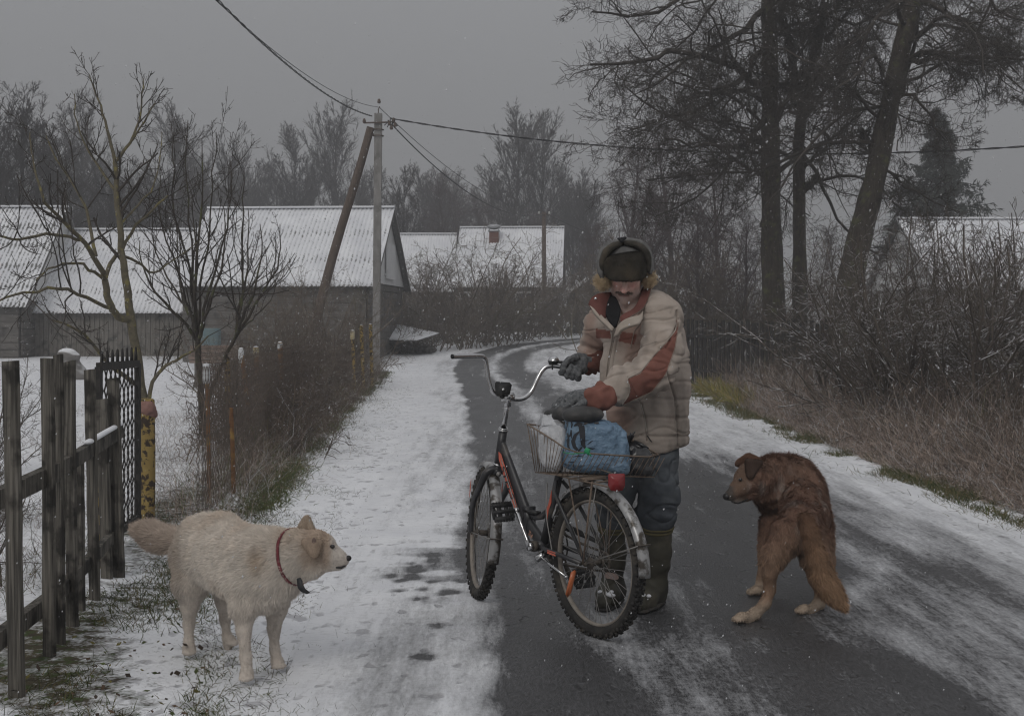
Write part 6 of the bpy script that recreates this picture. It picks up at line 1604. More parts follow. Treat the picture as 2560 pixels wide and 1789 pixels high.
def furry(name, V, q, n, L, w_, mt, parent, seed, droop=.6, flow=None, cols=None, keep=None, hue=.25, lift=.55, clump=.6):
    """short hair: n tapering blades rooted on the surface"""
    rng = np.random.default_rng(seed); a, b, c, d = [V[q[:, i]] for i in range(4)]
    ar = np.linalg.norm(np.cross(c - a, d - b), axis=1)
    if keep is not None: ar = ar * keep[q[:, 0]]
    fi = rng.choice(len(q), n, p=ar / ar.sum()); u, v = rng.random(n)[:, None], rng.random(n)[:, None]
    P = (a[fi] * (1 - u) + b[fi] * u) * (1 - v) + (d[fi] * (1 - u) + c[fi] * u) * v
    N = vnormals(V, q)[q[fi, 0]]
    fl_ = flow(P) if flow is not None else np.tile([0, 0, -1.], (n, 1)); fl_ = nrm(fl_ - (fl_ * N).sum(1)[:, None] * N)
    Ls = (L(P) if callable(L) else np.full(n, L)) * rng.uniform(.55, 1.3, n)
    Kc = np.stack([vnoise(P * 38 + o_) for o_ in (0, 11.3, 23.7)], 1) - .5; J = rng.normal(0, .22, (n, 3)) + Kc * clump; D1 = nrm(N * lift + fl_ + J); D2 = nrm(N * lift * .3 + fl_ + J * 1.3 + np.array([0, 0, -.12]) * droop)
    M_ = P + D1 * Ls[:, None] * .5; T = M_ + D2 * Ls[:, None] * .5; S = nrm(np.cross(D1, N + rng.normal(0, .3, (n, 3)))) * w_ * rng.uniform(.6, 1.3, n)[:, None]
    Vv = np.stack([P - S - N * .001, P + S - N * .001, M_ + S * .7, M_ - S * .7, T], 1).reshape(-1, 3); i0 = np.arange(n)[:, None] * 5
    col = None
    if cols is not None:
        cc = cols[q[fi, 0]] * (1 + rng.uniform(-hue, hue, (n, 1))) * (.84 + .32 * fbm(P * np.array([42, 42, 26]) + seed, 2))[:, None]; col = np.repeat(cc, 5, 0)
    return obj(name, G().add(Vv, i0 + np.array([0, 1, 2, 3]), i0 + np.array([3, 2, 4]), col), mt, parent)
furry('fur_pile', V, q, 16000, .012, .0008, M_hatf, fl, 3, flow=lambda P: np.tile([.2, -.2, -1.], (len(P), 1)))
g = G()
for a, m, t in [((610, 150), (575, 130), (535, 110)), ((615, 150), (640, 120), (690, 90)), ((620, 155), (600, 110), (590, 105)), ((625, 150), (665, 115), (700, 100))]:
    P = [W(*ZH([k])[0], 6.16) for k in (a, m, t)]; g.tube(P, [.006, .007, .003], 6)
g.ell(W(*ZH([(615, 158)])[0], 6.16), (.010, .010, .009), n=8); obj('tie_bow', g, M_shirt, hat)
# ------------------------------------------------------------------ dogs
M_fur = mat('dog_fur', (.95, .95, .95), (.80, .80, .80), 30, rough=.85, use_col=True, spec=.2)
M_nose = mat('wet_nose', (.015, .014, .014), (.03, .028, .028), 40, rough=.35, bmp=.4)
M_eye = mat('dark_eye', (.012, .010, .009), (.02, .015, .012), 10, rough=.1, spec=.7)
def paw(s, c, d, r):
    """toes spread in front of the paw centre c, pointing along d"""
    d = nv(d); sd_ = np.array([-d[1], d[0], 0])
    s.ell(c + np.array([0, 0, r * .7]), (r * .98, r * .98, r * .72), None, .022)
    for k in (-1.05, -.36, .36, 1.05):
        s.ell(c + d * r * (1.15 if abs(k) < .5 else .80) + sd_ * r * .66 * k + np.array([0, 0, r * .42]), (r * .50, r * .42, r * .42), None, .003)
def snow_feet(name): pass
# --- pale dog at the left
def L(x, y, Y): return W(300 + x / 2.924, 1240 + y / 2.924, Y)
d = Solid()
d.ell(L(620, 400, 5.50), (.108, .15, .132), None, .06).cap(L(640, 400, 5.50), L(900, 500, 5.22), .120, .138, .06).ell(L(1020, 560, 5.12), (.132, .12, .158), None, .05)
d.cap(L(580, 290, 5.52), L(760, 265, 5.45), .072, .065, .05).cap(L(760, 265, 5.45), L(960, 390, 5.30), .065, .07, .05)
d.cap(L(1020, 450, 5.16), L(1250, 440, 5.10), .108, .088, .05).ell(L(1180, 590, 5.09), (.072, .08, .085), None, .05)
d.cap(L(1250, 430, 5.11), L(1370, 400, 5.07), .086, .070, .04).cap(L(1310, 470, 5.07), L(1400, 520, 5.05), .070, .045, .04)
d.ell(L(1440, 355, 5.05), (.056, .060, .053), None, .025).cap(L(1490, 400, 5.04), L(1560, 440, 5.035), .050, .040, .025).cap(L(1555, 435, 5.035), L(1635, 465, 5.03), .034, .0225, .02)
d.cap(L(1500, 495, 5.035), L(1600, 508, 5.03), .026, .017, .02)
d.ell(L(1530, 325, 5.045), (.018, .03, .012), None, .02)
# legs
def leg(pts, rs, k=.02): d.chain([L(*p) for p in pts], rs, k)
leg([(540, 460, 5.47), (525, 640, 5.43), (512, 790, 5.44), (504, 930, 5.465), (503, 1060, 5.45), (505, 1120, 5.43)], [.095, .070, .036, .021, .017, .019])
leg([(760, 560, 5.62), (775, 760, 5.60), (768, 900, 5.62), (780, 1020, 5.60), (790, 1105, 5.585)], [.085, .042, .020, .016, .018])
leg([(930, 640, 5.10), (905, 820, 5.06), (905, 980, 5.055), (920, 1180, 5.05), (928, 1275, 5.04)], [.080, .048, .025, .019, .020])
leg([(1130, 640, 5.24), (1140, 820, 5.24), (1125, 970, 5.245), (1130, 1120, 5.24), (1145, 1190, 5.22)], [.070, .042, .022, .017, .019])
for c, dr_ in ((L(505, 1165, 5.42), (.3, -1, 0)), (L(805, 1145, 5.575), (.8, -.6, 0)), (L(925, 1325, 5.035), (.15, -1, 0)), (L(1155, 1225, 5.21), (.35, -1, 0))):
    c[2] = .003; paw(d, c, dr_, .0255)
V, q = d.mesh(.0075); V = relax(V, q, 2, .5)
V = disp(V, q, lambda V, N: (fbm(V * 14, 3) - .5) * .016 * (V[:, 2] > .2))
def tl_(x, y, Y): return L(x, y, Y)
wb = np.array([.74, .67, .59]); X, Yp = px(V)
tan = np.array([.60, .50, .41]); zrel = V[:, 2]
f = np.clip(sst(.42, .75, fbm(V * np.array([5, 5, 7]), 3)) * .75 * (V[:, 2] > .25) + .25 * sst(.40, .55, V[:, 2]), 0, 1)
Cw = wb * (1 - f[:, None]) + tan * f[:, None]
hdm = sst(745, 775, X) * sst(1440, 1400, Yp); muz = sst(818, 835, X)
Cw = Cw * (1 - (hdm * .65)[:, None]) + (hdm * .65)[:, None] * np.array([.40, .29, .21]); Cw = Cw * (1 - muz[:, None]) + muz[:, None] * np.array([.62, .56, .50])
dk = np.exp(-((X - 645) / 26) ** 2 - ((Yp - 1405) / 34) ** 2) * sst(.35, .65, fbm(V * 12 + 3, 2)) * .7; Cw = Cw * (1 - dk[:, None] * np.array([.45, .55, .65]))
legm = sst(.30, .22, V[:, 2]); Cw = Cw * (1 - legm[:, None]) + legm[:, None] * np.array([.66, .59, .52])
rump = sst(470, 445, X) * (V[:, 2] > .2); Cw *= (1 - .25 * rump)[:, None]
dog1 = obj('dog', G().add(V, q, col=Cw), M_fur, loc=(-1.1, 5.25, 0))
tag(dog1, 'cream white husky-like dog with a red collar, looking toward the bicycle from the left verge', 'dog')
S1, E1 = L(560, 300, 5.52), L(1300, 420, 5.1)
def flow1(P):
    fl_ = np.tile(nv(S1 - E1), (len(P), 1)); dn = sst(.42, .18, P[:, 2])[:, None]; fl_ = fl_ * (1 - dn) + np.array([0, 0, -1.]) * dn
    return fl_ + np.array([0, 0, -.45])
lf = lambda P: np.where(P[:, 2] < .24, .007, .021) * np.where(px(P)[0] > 815, .28, 1) * np.where((px(P)[0] > 770) & (px(P)[0] <= 815), .55, 1) * np.where((px(P)[0] > 640) & (px(P)[0] < 800) & (P[:, 2] > .3), 1.15, 1)
furry('fur', V, q, 120000, lf, .0011, M_fur, dog1, 11, flow=flow1, cols=Cw, hue=.14, lift=.42, clump=.5)
# tail
def tail(pts, rs, col, parent, seed, n, Lh, hue=.16):
    s = Solid(); P, _ = resample(smooth3(pts, 2), 14); r = np.interp(np.linspace(0, 1, 14), np.linspace(0, 1, len(rs)), rs); s.chain(list(P), list(r), .02)
    V, q = s.mesh(.007); C = np.array([col(v) for v in along(V, P[0], P[-1])]); t = obj('tail', G().add(V, q, col=C), M_fur, parent); d_ = nv(P[-1] - P[0])
    furry('tail_fur', V, q, n, Lh, .0012, M_fur, t, seed, flow=lambda Q: np.tile(d_, (len(Q), 1)), cols=C, hue=hue, lift=.42); return t
ta, tb = np.array([.58, .48, .40]), np.array([.40, .31, .25])
tail([L(470, 330, 5.56), L(400, 330, 5.60), L(310, 310, 5.64), L(210, 275, 5.68), L(120, 235, 5.72)], [.024, .036, .044, .040, .014], lambda k: ta * (1 - k * .5) + tb * k * .5, dog1, 5, 26000, .036)
def ear(base_a, base_b, tip, depth, th, colr, parent, inner=None, seed=0, fold=None):
    """a rounded triangle of fur-covered cartilage, curved and thick"""
    base_a, base_b, tip = np.array(base_a), np.array(base_b), np.array(tip); s = Solid(); m = (base_a + base_b) / 2
    n = np.cross(base_b - base_a, tip - m); n = nv(n)
    for k in np.linspace(0, 1, 6):
        a = base_a * (1 - k) + tip * k; b = base_b * (1 - k) + tip * k; w_ = np.linalg.norm(b - a)
        s.cap(a + n * depth * math.sin(k * 2), b + n * depth * math.sin(k * 2), th, th, th * 1.5)
    V, q = s.mesh(.0035); e = obj('ear', G().add(V, q, col=colr), M_fur, parent)
    furry('ear_fur', V, q, 5000, .010, .0007, M_fur, e, seed, flow=lambda P: np.tile(nv(tip - m), (len(P), 1)), cols=np.tile(colr, (len(V), 1)), hue=.2, lift=.3)
    return e, n
ec = np.array([.50, .40, .31])
ear(L(1315, 245, 5.11), L(1405, 262, 5.09), L(1368, 165, 5.11), .0, .010, ec, dog1, seed=1)
e, n = ear(L(1350, 330, 4.985), L(1455, 335, 4.985), L(1425, 430, 4.965), -.008, .011, np.array([.44, .34, .26]), dog1, seed=2)
obj('inner_ear', G().ell(L(1418, 350, 4.968), (.010, .005, .024), n=8), mat('inner_ear_skin', (.17, .12, .10), (.10, .075, .065), 12), e)
obj('nose', G().ell(L(1668, 452, 5.03), (.0125, .014, .011), n=10), M_nose, dog1)
obj('eye', G().ell(L(1553, 366, 5.004), (.009, .008, .008), n=8), M_eye, dog1)
obj('mouth', G().tube([L(1650, 505, 5.012), L(1620, 520, 5.010), L(1585, 518, 5.012), L(1545, 500, 5.015)], [.002, .005, .005, .002], 6), M_nose, dog1)
# collar
cc = L(1290, 455, 5.085); ax = nv(L(1400, 420, 5.04) - L(1190, 485, 5.11))
g = G(); P = []
cbv = bvh_of(V, q)
s_ = [(1222, 335), (1238, 400), (1258, 470), (1280, 530), (1300, 575), (1318, 605)]
M_redc = mat('red_collar', (.16, .022, .030), (.10, .015, .022), 30, rough=.7)
u_ = nv(np.cross(ax, [0, 1, 0])); w2 = np.cross(ax, u_); V_ = []
for i in range(48):
    a = 2 * math.pi * i / 48; dv = u_ * math.cos(a) + w2 * math.sin(a); hit = cbv.ray_cast(Vector(cc + dv * .3), Vector(-dv)); p = np.array(hit[0]) if hit[0] is not None else cc + dv * .1
    if np.linalg.norm(p - cc) > .13: p = cc + dv * .09
    V_.append((p - cc) @ dv)
V_ = np.array(V_); V_ = np.convolve(np.concatenate([V_[-3:], V_, V_[:3]]), np.ones(7) / 7, 'valid') + .006
V2 = []
for i in range(48):
    a = 2 * math.pi * i / 48; dv = u_ * math.cos(a) + w2 * math.sin(a)
    for o_, r_ in ((-.010, 0), (.010, 0), (.010, .004), (-.010, .004)): V2.append(cc + dv * (V_[i] + r_) + ax * o_ * .65)
g.add(V2, [[i * 4 + k, i * 4 + (k + 1) % 4, ((i + 1) % 48) * 4 + (k + 1) % 4, ((i + 1) % 48) * 4 + k] for i in range(48) for k in range(4)])
colr = obj('collar', g, M_redc, dog1)
g = G(); g.prism([(0, 0), (.014, .004), (.022, -.010), (.022, -.022), (.034, -.040), (.050, -.052), (.038, -.056), (.018, -.050), (.004, -.034), (.002, -.018)], L(1292, 600, 4.965), nv([1, 0, 0]), nv([0, 0, 1]), nv([0, -1, 0]), .004)
obj('collar_tag', g, mat('black_strap_end', (.02, .02, .022), (.05, .05, .05), 40, rough=.4), colr)

# --- brown dog at the right
def R_(x, y, Y): return W(1740 + x / 2.972, 1080 + y / 2.972, Y)
d = Solid()
d.ell(R_(760, 400, 6.66), (.110, .14, .118), None, .05).cap(R_(775, 450, 6.58), R_(787, 650, 6.30), .100, .094, .05).ell(R_(780, 710, 6.22), (.092, .12, .115), None, .04)
d.cap(R_(800, 440, 6.70), R_(865, 640, 6.45), .098, .090, .05)
d.cap(R_(690, 320, 6.68), R_(560, 320, 6.60), .096, .090, .05).cap(R_(560, 330, 6.60), R_(470, 340, 6.52), .088, .070, .04).ell(R_(610, 430, 6.62), (.075, .09, .09), None, .05)
d.ell(R_(400, 330, 6.48), (.066, .07, .068), None, .03).cap(R_(360, 370, 6.45), R_(320, 420, 6.42), .052, .040, .03).cap(R_(320, 415, 6.42), R_(250, 470, 6.38), .036, .0235, .02).cap(R_(380, 470, 6.46), R_(290, 508, 6.40), .030, .017, .02)
d.cap(R_(470, 430, 6.52), R_(560, 520, 6.60), .055, .06, .05)
def leg(pts, rs, k=.02): d.chain([R_(*p) for p in pts], rs, k)
leg([(675, 770, 6.17), (572, 930, 6.13), (545, 1040, 6.11), (548, 1170, 6.13), (515, 1270, 6.10), (440, 1345, 6.05), (372, 1392, 6.01)], [.086, .056, .034, .025, .023, .024, .026])
leg([(850, 780, 6.24), (880, 940, 6.20), (900, 1080, 6.20), (935, 1190, 6.28), (915, 1270, 6.27), (835, 1335, 6.19)], [.088, .062, .040, .027, .026, .025])
leg([(590, 700, 6.62), (540, 900, 6.62), (505, 1090, 6.62), (472, 1180, 6.60)], [.08, .05, .033, .026]); leg([(900, 700, 6.68), (955, 950, 6.62), (975, 1150, 6.60), (985, 1215, 6.58)], [.08, .05, .033, .026])
for c, dr_, r in ((R_(345, 1405, 5.99), (-1, -.35, 0), .031), (R_(805, 1345, 6.17), (-1, -.4, 0), .029), (R_(455, 1225, 6.57), (-1, .3, 0), .033), (R_(990, 1255, 6.54), (-.3, .9, 0), .033)):
    c[2] = .004; paw(d, c, dr_, r)
V, q = d.mesh(.0085); V = relax(V, q, 2, .5); X, Yp = px(V)
V = disp(V, q, lambda V, N: (fbm(V * 13, 3) - .5) * .014 * (V[:, 2] > .2) + .0045 * np.sin((V[:, 1] * .8 - V[:, 2] * .6) * 95 + 3 * vnoise(V * 8)) * sst(6.40, 6.5, V[:, 1]) * (V[:, 2] > .45) * (px(V)[0] > 1900))
bk, tn, cm = np.array([.27, .16, .115]), np.array([.32, .21, .145]), np.array([.50, .43, .36])
f = sst(1290, 1400, Yp) * .8 + (fbm(V * 8, 2) - .5) * .5; f = np.clip(f, 0, 1)[:, None]; Cb = bk * (1 - f) + tn * f
Cb = Cb * (1 - (.14 * sst(.35, .65, fbm(V * np.array([14, 14, 9]), 2)) * (Yp < 1330))[:, None])
sn_ = sst(.60, .75, fbm(V * np.array([26, 20, 9]) + 7, 3)) * np.exp(-((Yp - 1240) / 60) ** 2) * .55; Cb = Cb * (1 - sn_[:, None]) + sn_[:, None] * np.array([.5, .46, .42])
sp = np.exp(-((X - 1999) / 8) ** 2 - ((Yp - 1318) / 16) ** 2) * .7; Cb = Cb * (1 - sp[:, None]) + sp[:, None] * cm
rm = np.exp(-((X - 1995) / 10) ** 2 - ((Yp - 1380) / 16) ** 2) * .8; Cb = Cb * (1 - rm[:, None] * .6)
hm = sst(1878, 1862, X) * (Yp < 1275); Cb = Cb * (1 - hm[:, None]) + hm[:, None] * np.array([.19, .125, .09])
mz = sst(1842, 1826, X) * (Yp > 1215) * (Yp < 1275); Cb = Cb * (1 - mz[:, None]) + mz[:, None] * np.array([.10, .085, .075])
ch = np.exp(-((X - 1838) / 22) ** 2 - ((Yp - 1256) / 8) ** 2) * (Yp > 1240) * .9; Cb = Cb * (1 - ch[:, None]) + ch[:, None] * np.array([.46, .42, .38])
lg = sst(.30, .16, V[:, 2]); Cb = Cb * (1 - lg[:, None]) + lg[:, None] * np.array([.29, .19, .13]); pw = sst(.10, .03, V[:, 2]); Cb = Cb * (1 - pw[:, None]) + pw[:, None] * np.array([.44, .35, .27])
dog2 = obj('dog', G().add(V, q, col=Cb), M_fur, loc=(1.25, 6.3, 0))
tag(dog2, 'reddish brown dog seen from behind on the asphalt, head turned left, tail hanging low', 'dog')
S2, E2 = R_(800, 700, 6.15), R_(600, 300, 6.62)
def flow2(P):
    a = sst(6.25, 6.0, P[:, 1])[:, None] * 0 + sst(.40, .25, P[:, 2])[:, None]; fl_ = nv(S2 - E2) * (1 - a) + np.array([0, 0, -1.]) * a
    h_ = (px(P)[0] < 1890)[:, None] * (P[:, 2:3] > .4); return fl_ * (1 - h_) + h_ * nv([1, .2, -.1]) + np.array([0, 0, -.25])
def lf2(P):
    x, y = px(P); l = np.where(P[:, 2] < .22, .008, .026); l = np.where((y < 1225) & (x > 1905), .032, l); return np.where(x < 1878, .007, l)
furry('fur', V, q, 120000, lf2, .0011, M_fur, dog2, 12, flow=flow2, cols=Cb, hue=.28, lift=.42, clump=.7)
tail([R_(805, 625, 6.06), R_(850, 760, 6.00), R_(895, 920, 5.97), R_(945, 1080, 5.95), R_(1010, 1190, 5.94), R_(1085, 1280, 5.93)], [.020, .024, .029, .036, .042, .016], lambda k: np.array([.17, .095, .06]) * (1 - k) + np.array([.40, .255, .155]) * k, dog2, 6, 34000, .032, .28)
ear(R_(395, 175, 6.56), R_(455, 200, 6.54), R_(315, 235, 6.57), .0, .013, np.array([.16, .085, .055]), dog2, seed=3)
ear(R_(385, 215, 6.405), R_(475, 225, 6.43), R_(415, 325, 6.385), .014, .012, np.array([.085, .055, .042]), dog2, seed=4)
obj('nose', G().ell(R_(228, 476, 6.375), (.020, .019, .018), n=10), M_nose, dog2)
obj('eye', G().ell(R_(330, 352, 6.392), (.010, .008, .008), n=8), M_eye, dog2)
obj('mouth', G().tube([R_(262, 515, 6.37), R_(310, 528, 6.378), R_(350, 515, 6.395), R_(385, 495, 6.41)], [.002, .004, .004, .002], 6), M_nose, dog2)
# ------------------------------------------------------------------ fences, posts, weeds, falling snow
M_picket = mat('grey_split_pickets', (.05, .046, .04), (.19, .175, .15), 9, stretch=(9, 9, .35), bmp=1.0, bdist=.02, c3=(.035, .032, .028), s3=7, th3=(.5, .62), rough=.95)
M_yellow = mat('flaking_yellow_paint', (.33, .24, .08), (.24, .17, .06), 9, c3=(.045, .032, .024), s3=24, th3=(.50, .55), bmp=.5)
M_rusty = mat('rusty_orange_pipe', (.22, .11, .045), (.13, .065, .035), 14, c3=(.30, .19, .06), s3=8, th3=(.52, .62), bmp=.5)
M_gate = mat('black_rusted_steel', (.022, .021, .021), (.045, .040, .036), 25, rough=.7, bmp=.4)
def Z5(x, y): return (x / 1.727, 860 + y / 1.727)
fence = thing('picket_fence', 'weathered grey picket fence of uneven boards along the left edge', 'fence', (-1.95, 6.1, 0))
rf = random.Random(3)
PK = [((45, 75), (75, 1490), 36), ((205, 60), (215, 1325), 27), ((250, 50), (262, 1275), 19), ((298, 80), (314, 1215), 25), ((345, 490), (353, 1150), 14), ((388, 112), (410, 1110), 23), ((440, 240), (463, 1000), 25), ((490, 150), (516, 992), 25), ((-120, 110), (-105, 1640), 34)]
for (t_, b_, w_px) in PK:
    tx, ty = Z5(*t_); bx, by = Z5(*b_); Yb = 4556 / (by - HY) * 1.0
    B = W(bx, by, Yb); B[2] = ground_z(B[0], B[1]) - .05; T = W(tx, ty, Yb + .01); wd = w_px * 1.18 * Yb / F
    n = 9; g = G(); V = []; ax_ = nv([.25, .97, 0]) if False else nv([.80, -.6, 0])
    for k in range(n + 1):
        c = B + (T - B) * k / n + np.array([rf.uniform(-.002, .002), 0, 0]); h = wd / 2 * (1 + rf.uniform(-.06, .06)); th = .011
        top = (k == n)
        u = nv([.92, -.39, 0]); d_ = nv([.39, .92, 0]); dz = np.array([0, 0, rf.uniform(-.012, .012) if top else 0])
        V += [c - u * h - d_ * th, c + u * h - d_ * th + dz, c + u * h + d_ * th + dz, c - u * h + d_ * th]
    q = [[k * 4 + i, k * 4 + (i + 1) % 4, (k + 1) * 4 + (i + 1) % 4, (k + 1) * 4 + i] for k in range(n) for i in range(4)] + [[n * 4, n * 4 + 1, n * 4 + 2, n * 4 + 3]]
    obj('picket', g.add(V, q), M_picket, fence, smooth=False)
def rail(a, b, w_, h_, snow=0):
    o = obj('rail', G().beam(a, b, w_, h_), M_picket, fence, smooth=False)
    if snow:
        a = np.array(a); b = np.array(b); s = Solid(); m = a + (b - a) * .45; s.cap(m + up3 * h_ * .62, b + up3 * h_ * .62, .020, .018, .01, up3, 1.6); V, q = s.mesh(.006); obj('settled_snow', G().add(V, q), M_snowcap, o)
rail(W(-60, 1272, 4.85), W(136, 1180, 5.62), .04, .075); rail(W(136, 1178, 5.62), W(300, 1078, 7.3), .035, .065, 1)
rail(W(-60, 1640, 4.9), W(150, 1480, 5.8), .04, .07); rail(W(150, 1478, 5.8), W(300, 1320, 7.4), .035, .06)
obj('post', G().tube([W(252, 1420, 7.3), W(248, 1010, 7.3)], .028, 8), M_yellow, fence)
# lattice gate
gt = thing('lattice_gate', 'black expanded-metal gate panel behind the right end of the picket fence', 'gate', (-2.33, 7.9, 0))
a0, a1 = np.array([-2.25, 7.35, 0]), np.array([-2.39, 8.62, 0]); zt0, zt1, zb = 1.085, 1.06, .05
for p0, p1, w_ in (((*a0[:2], zb), (*a0[:2], zt0), .05), ((*a1[:2], -.03), (*a1[:2], zt1), .05), ((*a0[:2], zt0), (*a1[:2], zt1), .045), ((*a0[:2], zb + .05), (*a1[:2], zb + .03), .04)):
    obj('gate_bar', G().beam(p0, p1, w_, .03, up=(1, 0, .01)), M_gate, gt, smooth=False)
g = G(); nx = 9
for i in range(nx + 1):
    for s in (-1, 1):
        P = []; 
        for k in range(17):
            z = zb + .05 + k * .0605; uu_ = (i + (.5 if (k % 2) else 0) * s) / nx; uu_ = min(max(uu_, 0), 1); p = a0 + (a1 - a0) * uu_; P.append([p[0] + .004 * s, p[1], z])
        g.tube(P, .0045, 4)
for i in range(8):
    p = a0 + (a1 - a0) * (i + .3) / 8; q_ = a0 + (a1 - a0) * (i + .8) / 8; z = zt0 - .02
    g.tube([(*p[:2], z), (*(p[:2] * .5 + q_[:2] * .5), z + .10), (*q_[:2], z)], .006, 4)
obj('lattice', g, M_gate, gt)
# posts
def post(label, base_px, top_px, r, mt, cap=None, Y=None, name='fence_post', group='old pipe posts along the lane', capm=None):
    Yb = Y or 4556 / (base_px[1] - HY); B = W(*base_px, Yb); T = W(*top_px, Yb + .02); B[2] = min(ground_z(B[0], B[1]), B[2]) - .08
    t = thing(name, label, 'post', (B[0], B[1], 0), group)
    P, _ = resample([B, (B + T) / 2 + np.array([.006, 0, 0]), T], 8); g = G(); V, q = tubes(P[None], np.full((1, 8), r), 14); g.add(V, q).ell(T, (r, r, r * .3), n=6)
    obj('post', g, mt, t)
    if cap:
        h = cap[0] * Yb / F; rc = cap[1] * Yb / F / 2; g = G(); nrb = 7
        if cap[2] == 'bottle':
            prof = [(rc * .75, -h)] + [(rc * (1 if k % 2 else .92), -h + h * .9 * k / 14) for k in range(1, 15)] + [(rc * .9, -h * .05), (rc * .55, 0), (0, 0.004)]
            g.lathe(prof, T, 16); obj('plastic_cap', g, capm, t)
            obj('settled_snow', G().ell(T + up3 * .003, (rc * .8, rc * .8, .012), n=8), M_snowcap, t)
        else:
            s = Solid(); rr_ = random.Random(4)
            for k in range(9): s.ell(T + np.array([rr_.uniform(-.018, .022), rr_.uniform(-.02, .02), -h * rr_.uniform(.05, .95)]), (rc * .8, rc * .8, h * .30), None, .02)
            V, q = s.mesh(.005); V = disp(V, q, lambda V, N: (fbm(V * 26, 2) - .5) * .022 - .006 * (np.abs(fbm(V * 20 + 3, 2) - .5) < .03)); obj('cloth_wrap', G().add(V, q), capm, t)
    return t
post('thick flaking yellow pipe post wrapped in faded pink cloth on top, beside the metal gate', (368, 1296), (368, 1000), .049, M_yellow, (46, 42, 'wrap'), group=None, capm=mat('faded_pink_cloth', (.30, .17, .14), (.22, .125, .11), 12, bmp=.6, c3=(.36, .26, .13), s3=6, th3=(.58, .7)))
M_wcap = mat('white_plastic', (.66, .68, .69), (.55, .57, .58), 9, rough=.45); M_ycap = mat('dusty_yellowed_plastic', (.42, .34, .17), (.50, .47, .38), 12, rough=.6)
post('thin rusty pipe post capped with a white plastic bottle', (523, 1252), (516, 912), .0165, M_rusty, (47, 19, 'bottle'), capm=M_wcap)
post('short rusty yellow pipe post without a cap, right of the bottle-capped post', (584, 1231), (577, 1020), .0175, M_rusty)
post('bright yellow pipe post behind the short one', (576, 1105), (566, 893), .034, M_yellow)
post('grey wooden post right beside the bright yellow pipe', (588, 1118), (585, 902), .036, M_picket)
post('leaning rusty yellow post with a dusty plastic cap', (633, 1123), (603, 872), .022, M_rusty, (35, 15, 'bottle'), capm=M_wcap)
post('upright post with a yellowed plastic cap, right of the leaning one', (646, 1090), (640, 868), .03, M_rusty, (25, 16, 'bottle'), capm=M_ycap)
post('post with a snowy white cap rising from the vine hedge', (706, 1062), (700, 856), .03, M_rusty, (16, 13, 'bottle'), capm=M_wcap)
post('distant post with a broad yellow cap, first of the three near the concrete pole', (886, 985), (881, 826), .03, M_yellow, (22, 12, 'bottle'), capm=M_ycap)
post('distant yellow post with a white cap, middle of the three near the concrete pole', (908, 975), (903, 814), .035, M_yellow, (10, 9, 'bottle'), capm=M_wcap)
post('distant yellow post nearest to the concrete pole', (930, 968), (926, 811), .035, M_yellow, (7, 9, 'bottle'), capm=M_wcap)
for (bx, y, lab) in ((1341, 838, 'small whitish marker post at the bend, left one'), (1420, 835, 'small whitish marker post at the bend, right one')):
    Yb = 52.; B = W(bx, y, Yb); B[2] = float(zg(0, Yb)) - .05
    t = thing('marker_post', lab, 'post', B, 'marker posts at the bend'); obj('post', G().beam(B, B + [0, 0, .55], .11, .11, up=(0, 1, 0)), M_picket, t, smooth=False); obj('painted_top', G().beam(B + [0, 0, .45], B + [0, 0, .60], .116, .116, up=(0, 1, 0)), M_snowcap, t, smooth=False)
# wire mesh fence behind the posts
g = G(); fy = np.concatenate([np.arange(8.9, 18, .0815)]); fx = lambda y: np.interp(y, VL_y, VL_x) - .32 - .10 * sst(9, 8.7, y)
for i in range(len(fy) - 1):
    for s in (0, 1):
        P = []
        for k in range(17):
            y = fy[i] + (.04 if (k + s) % 2 else -.0) ; x = fx(y); P.append([x + .003 * s, y, .03 + k * .062 + .02 * math.sin(y * 1.7)])
        g.tube(P, .0023, 3, cap=False)
for z in (.05, .55, 1.04): g.tube([(fx(y), y, z + .02 * math.sin(y * 1.7)) for y in fy[::4]], .0022, 4)
tag(obj('wire_mesh_fence', g, mat('rusty_fence_wire', (.10, .085, .075), (.15, .12, .10), 20), loc=(-2.4, 12, 0)), 'sagging chain-link fence overgrown with weeds between the capped posts', 'fence')
# picket fence on the right
pf = thing('picket_fence', 'dark upright picket fence behind the dry grass, below the three big trees', 'fence', (4.4, 24.2, 0)); ra = random.Random(9)
fa, fb = np.array([3.36, 26.4, 0]), np.array([5.25, 22.4, 0]); n = 30; du_ = nv(fb - fa); M_dk = mat('dark_pickets', (.022, .020, .019), (.045, .041, .038), 8, stretch=(6, 6, .5), bmp=.5)
for i in range(n):
    k = i / (n - 1); p = fa + (fb - fa) * k; h = 1.30 + ra.uniform(-.05, .04); R = np.stack([du_, np.cross(up3, du_), up3], 1); w_ = ra.uniform(.075, .105)
    lean = np.array([ra.uniform(-.02, .02), 0, h]); obj('picket', G().beam(p - up3 * .05, p + lean, w_, .02, up=np.cross(up3, du_)), M_dk, pf, smooth=False)
for z in (.35, 1.0): obj('rail', G().beam(fa + up3 * z + np.cross(up3, du_) * -.03, fb + up3 * z + np.cross(up3, du_) * -.03, .04, .06), M_dk, pf, smooth=False)
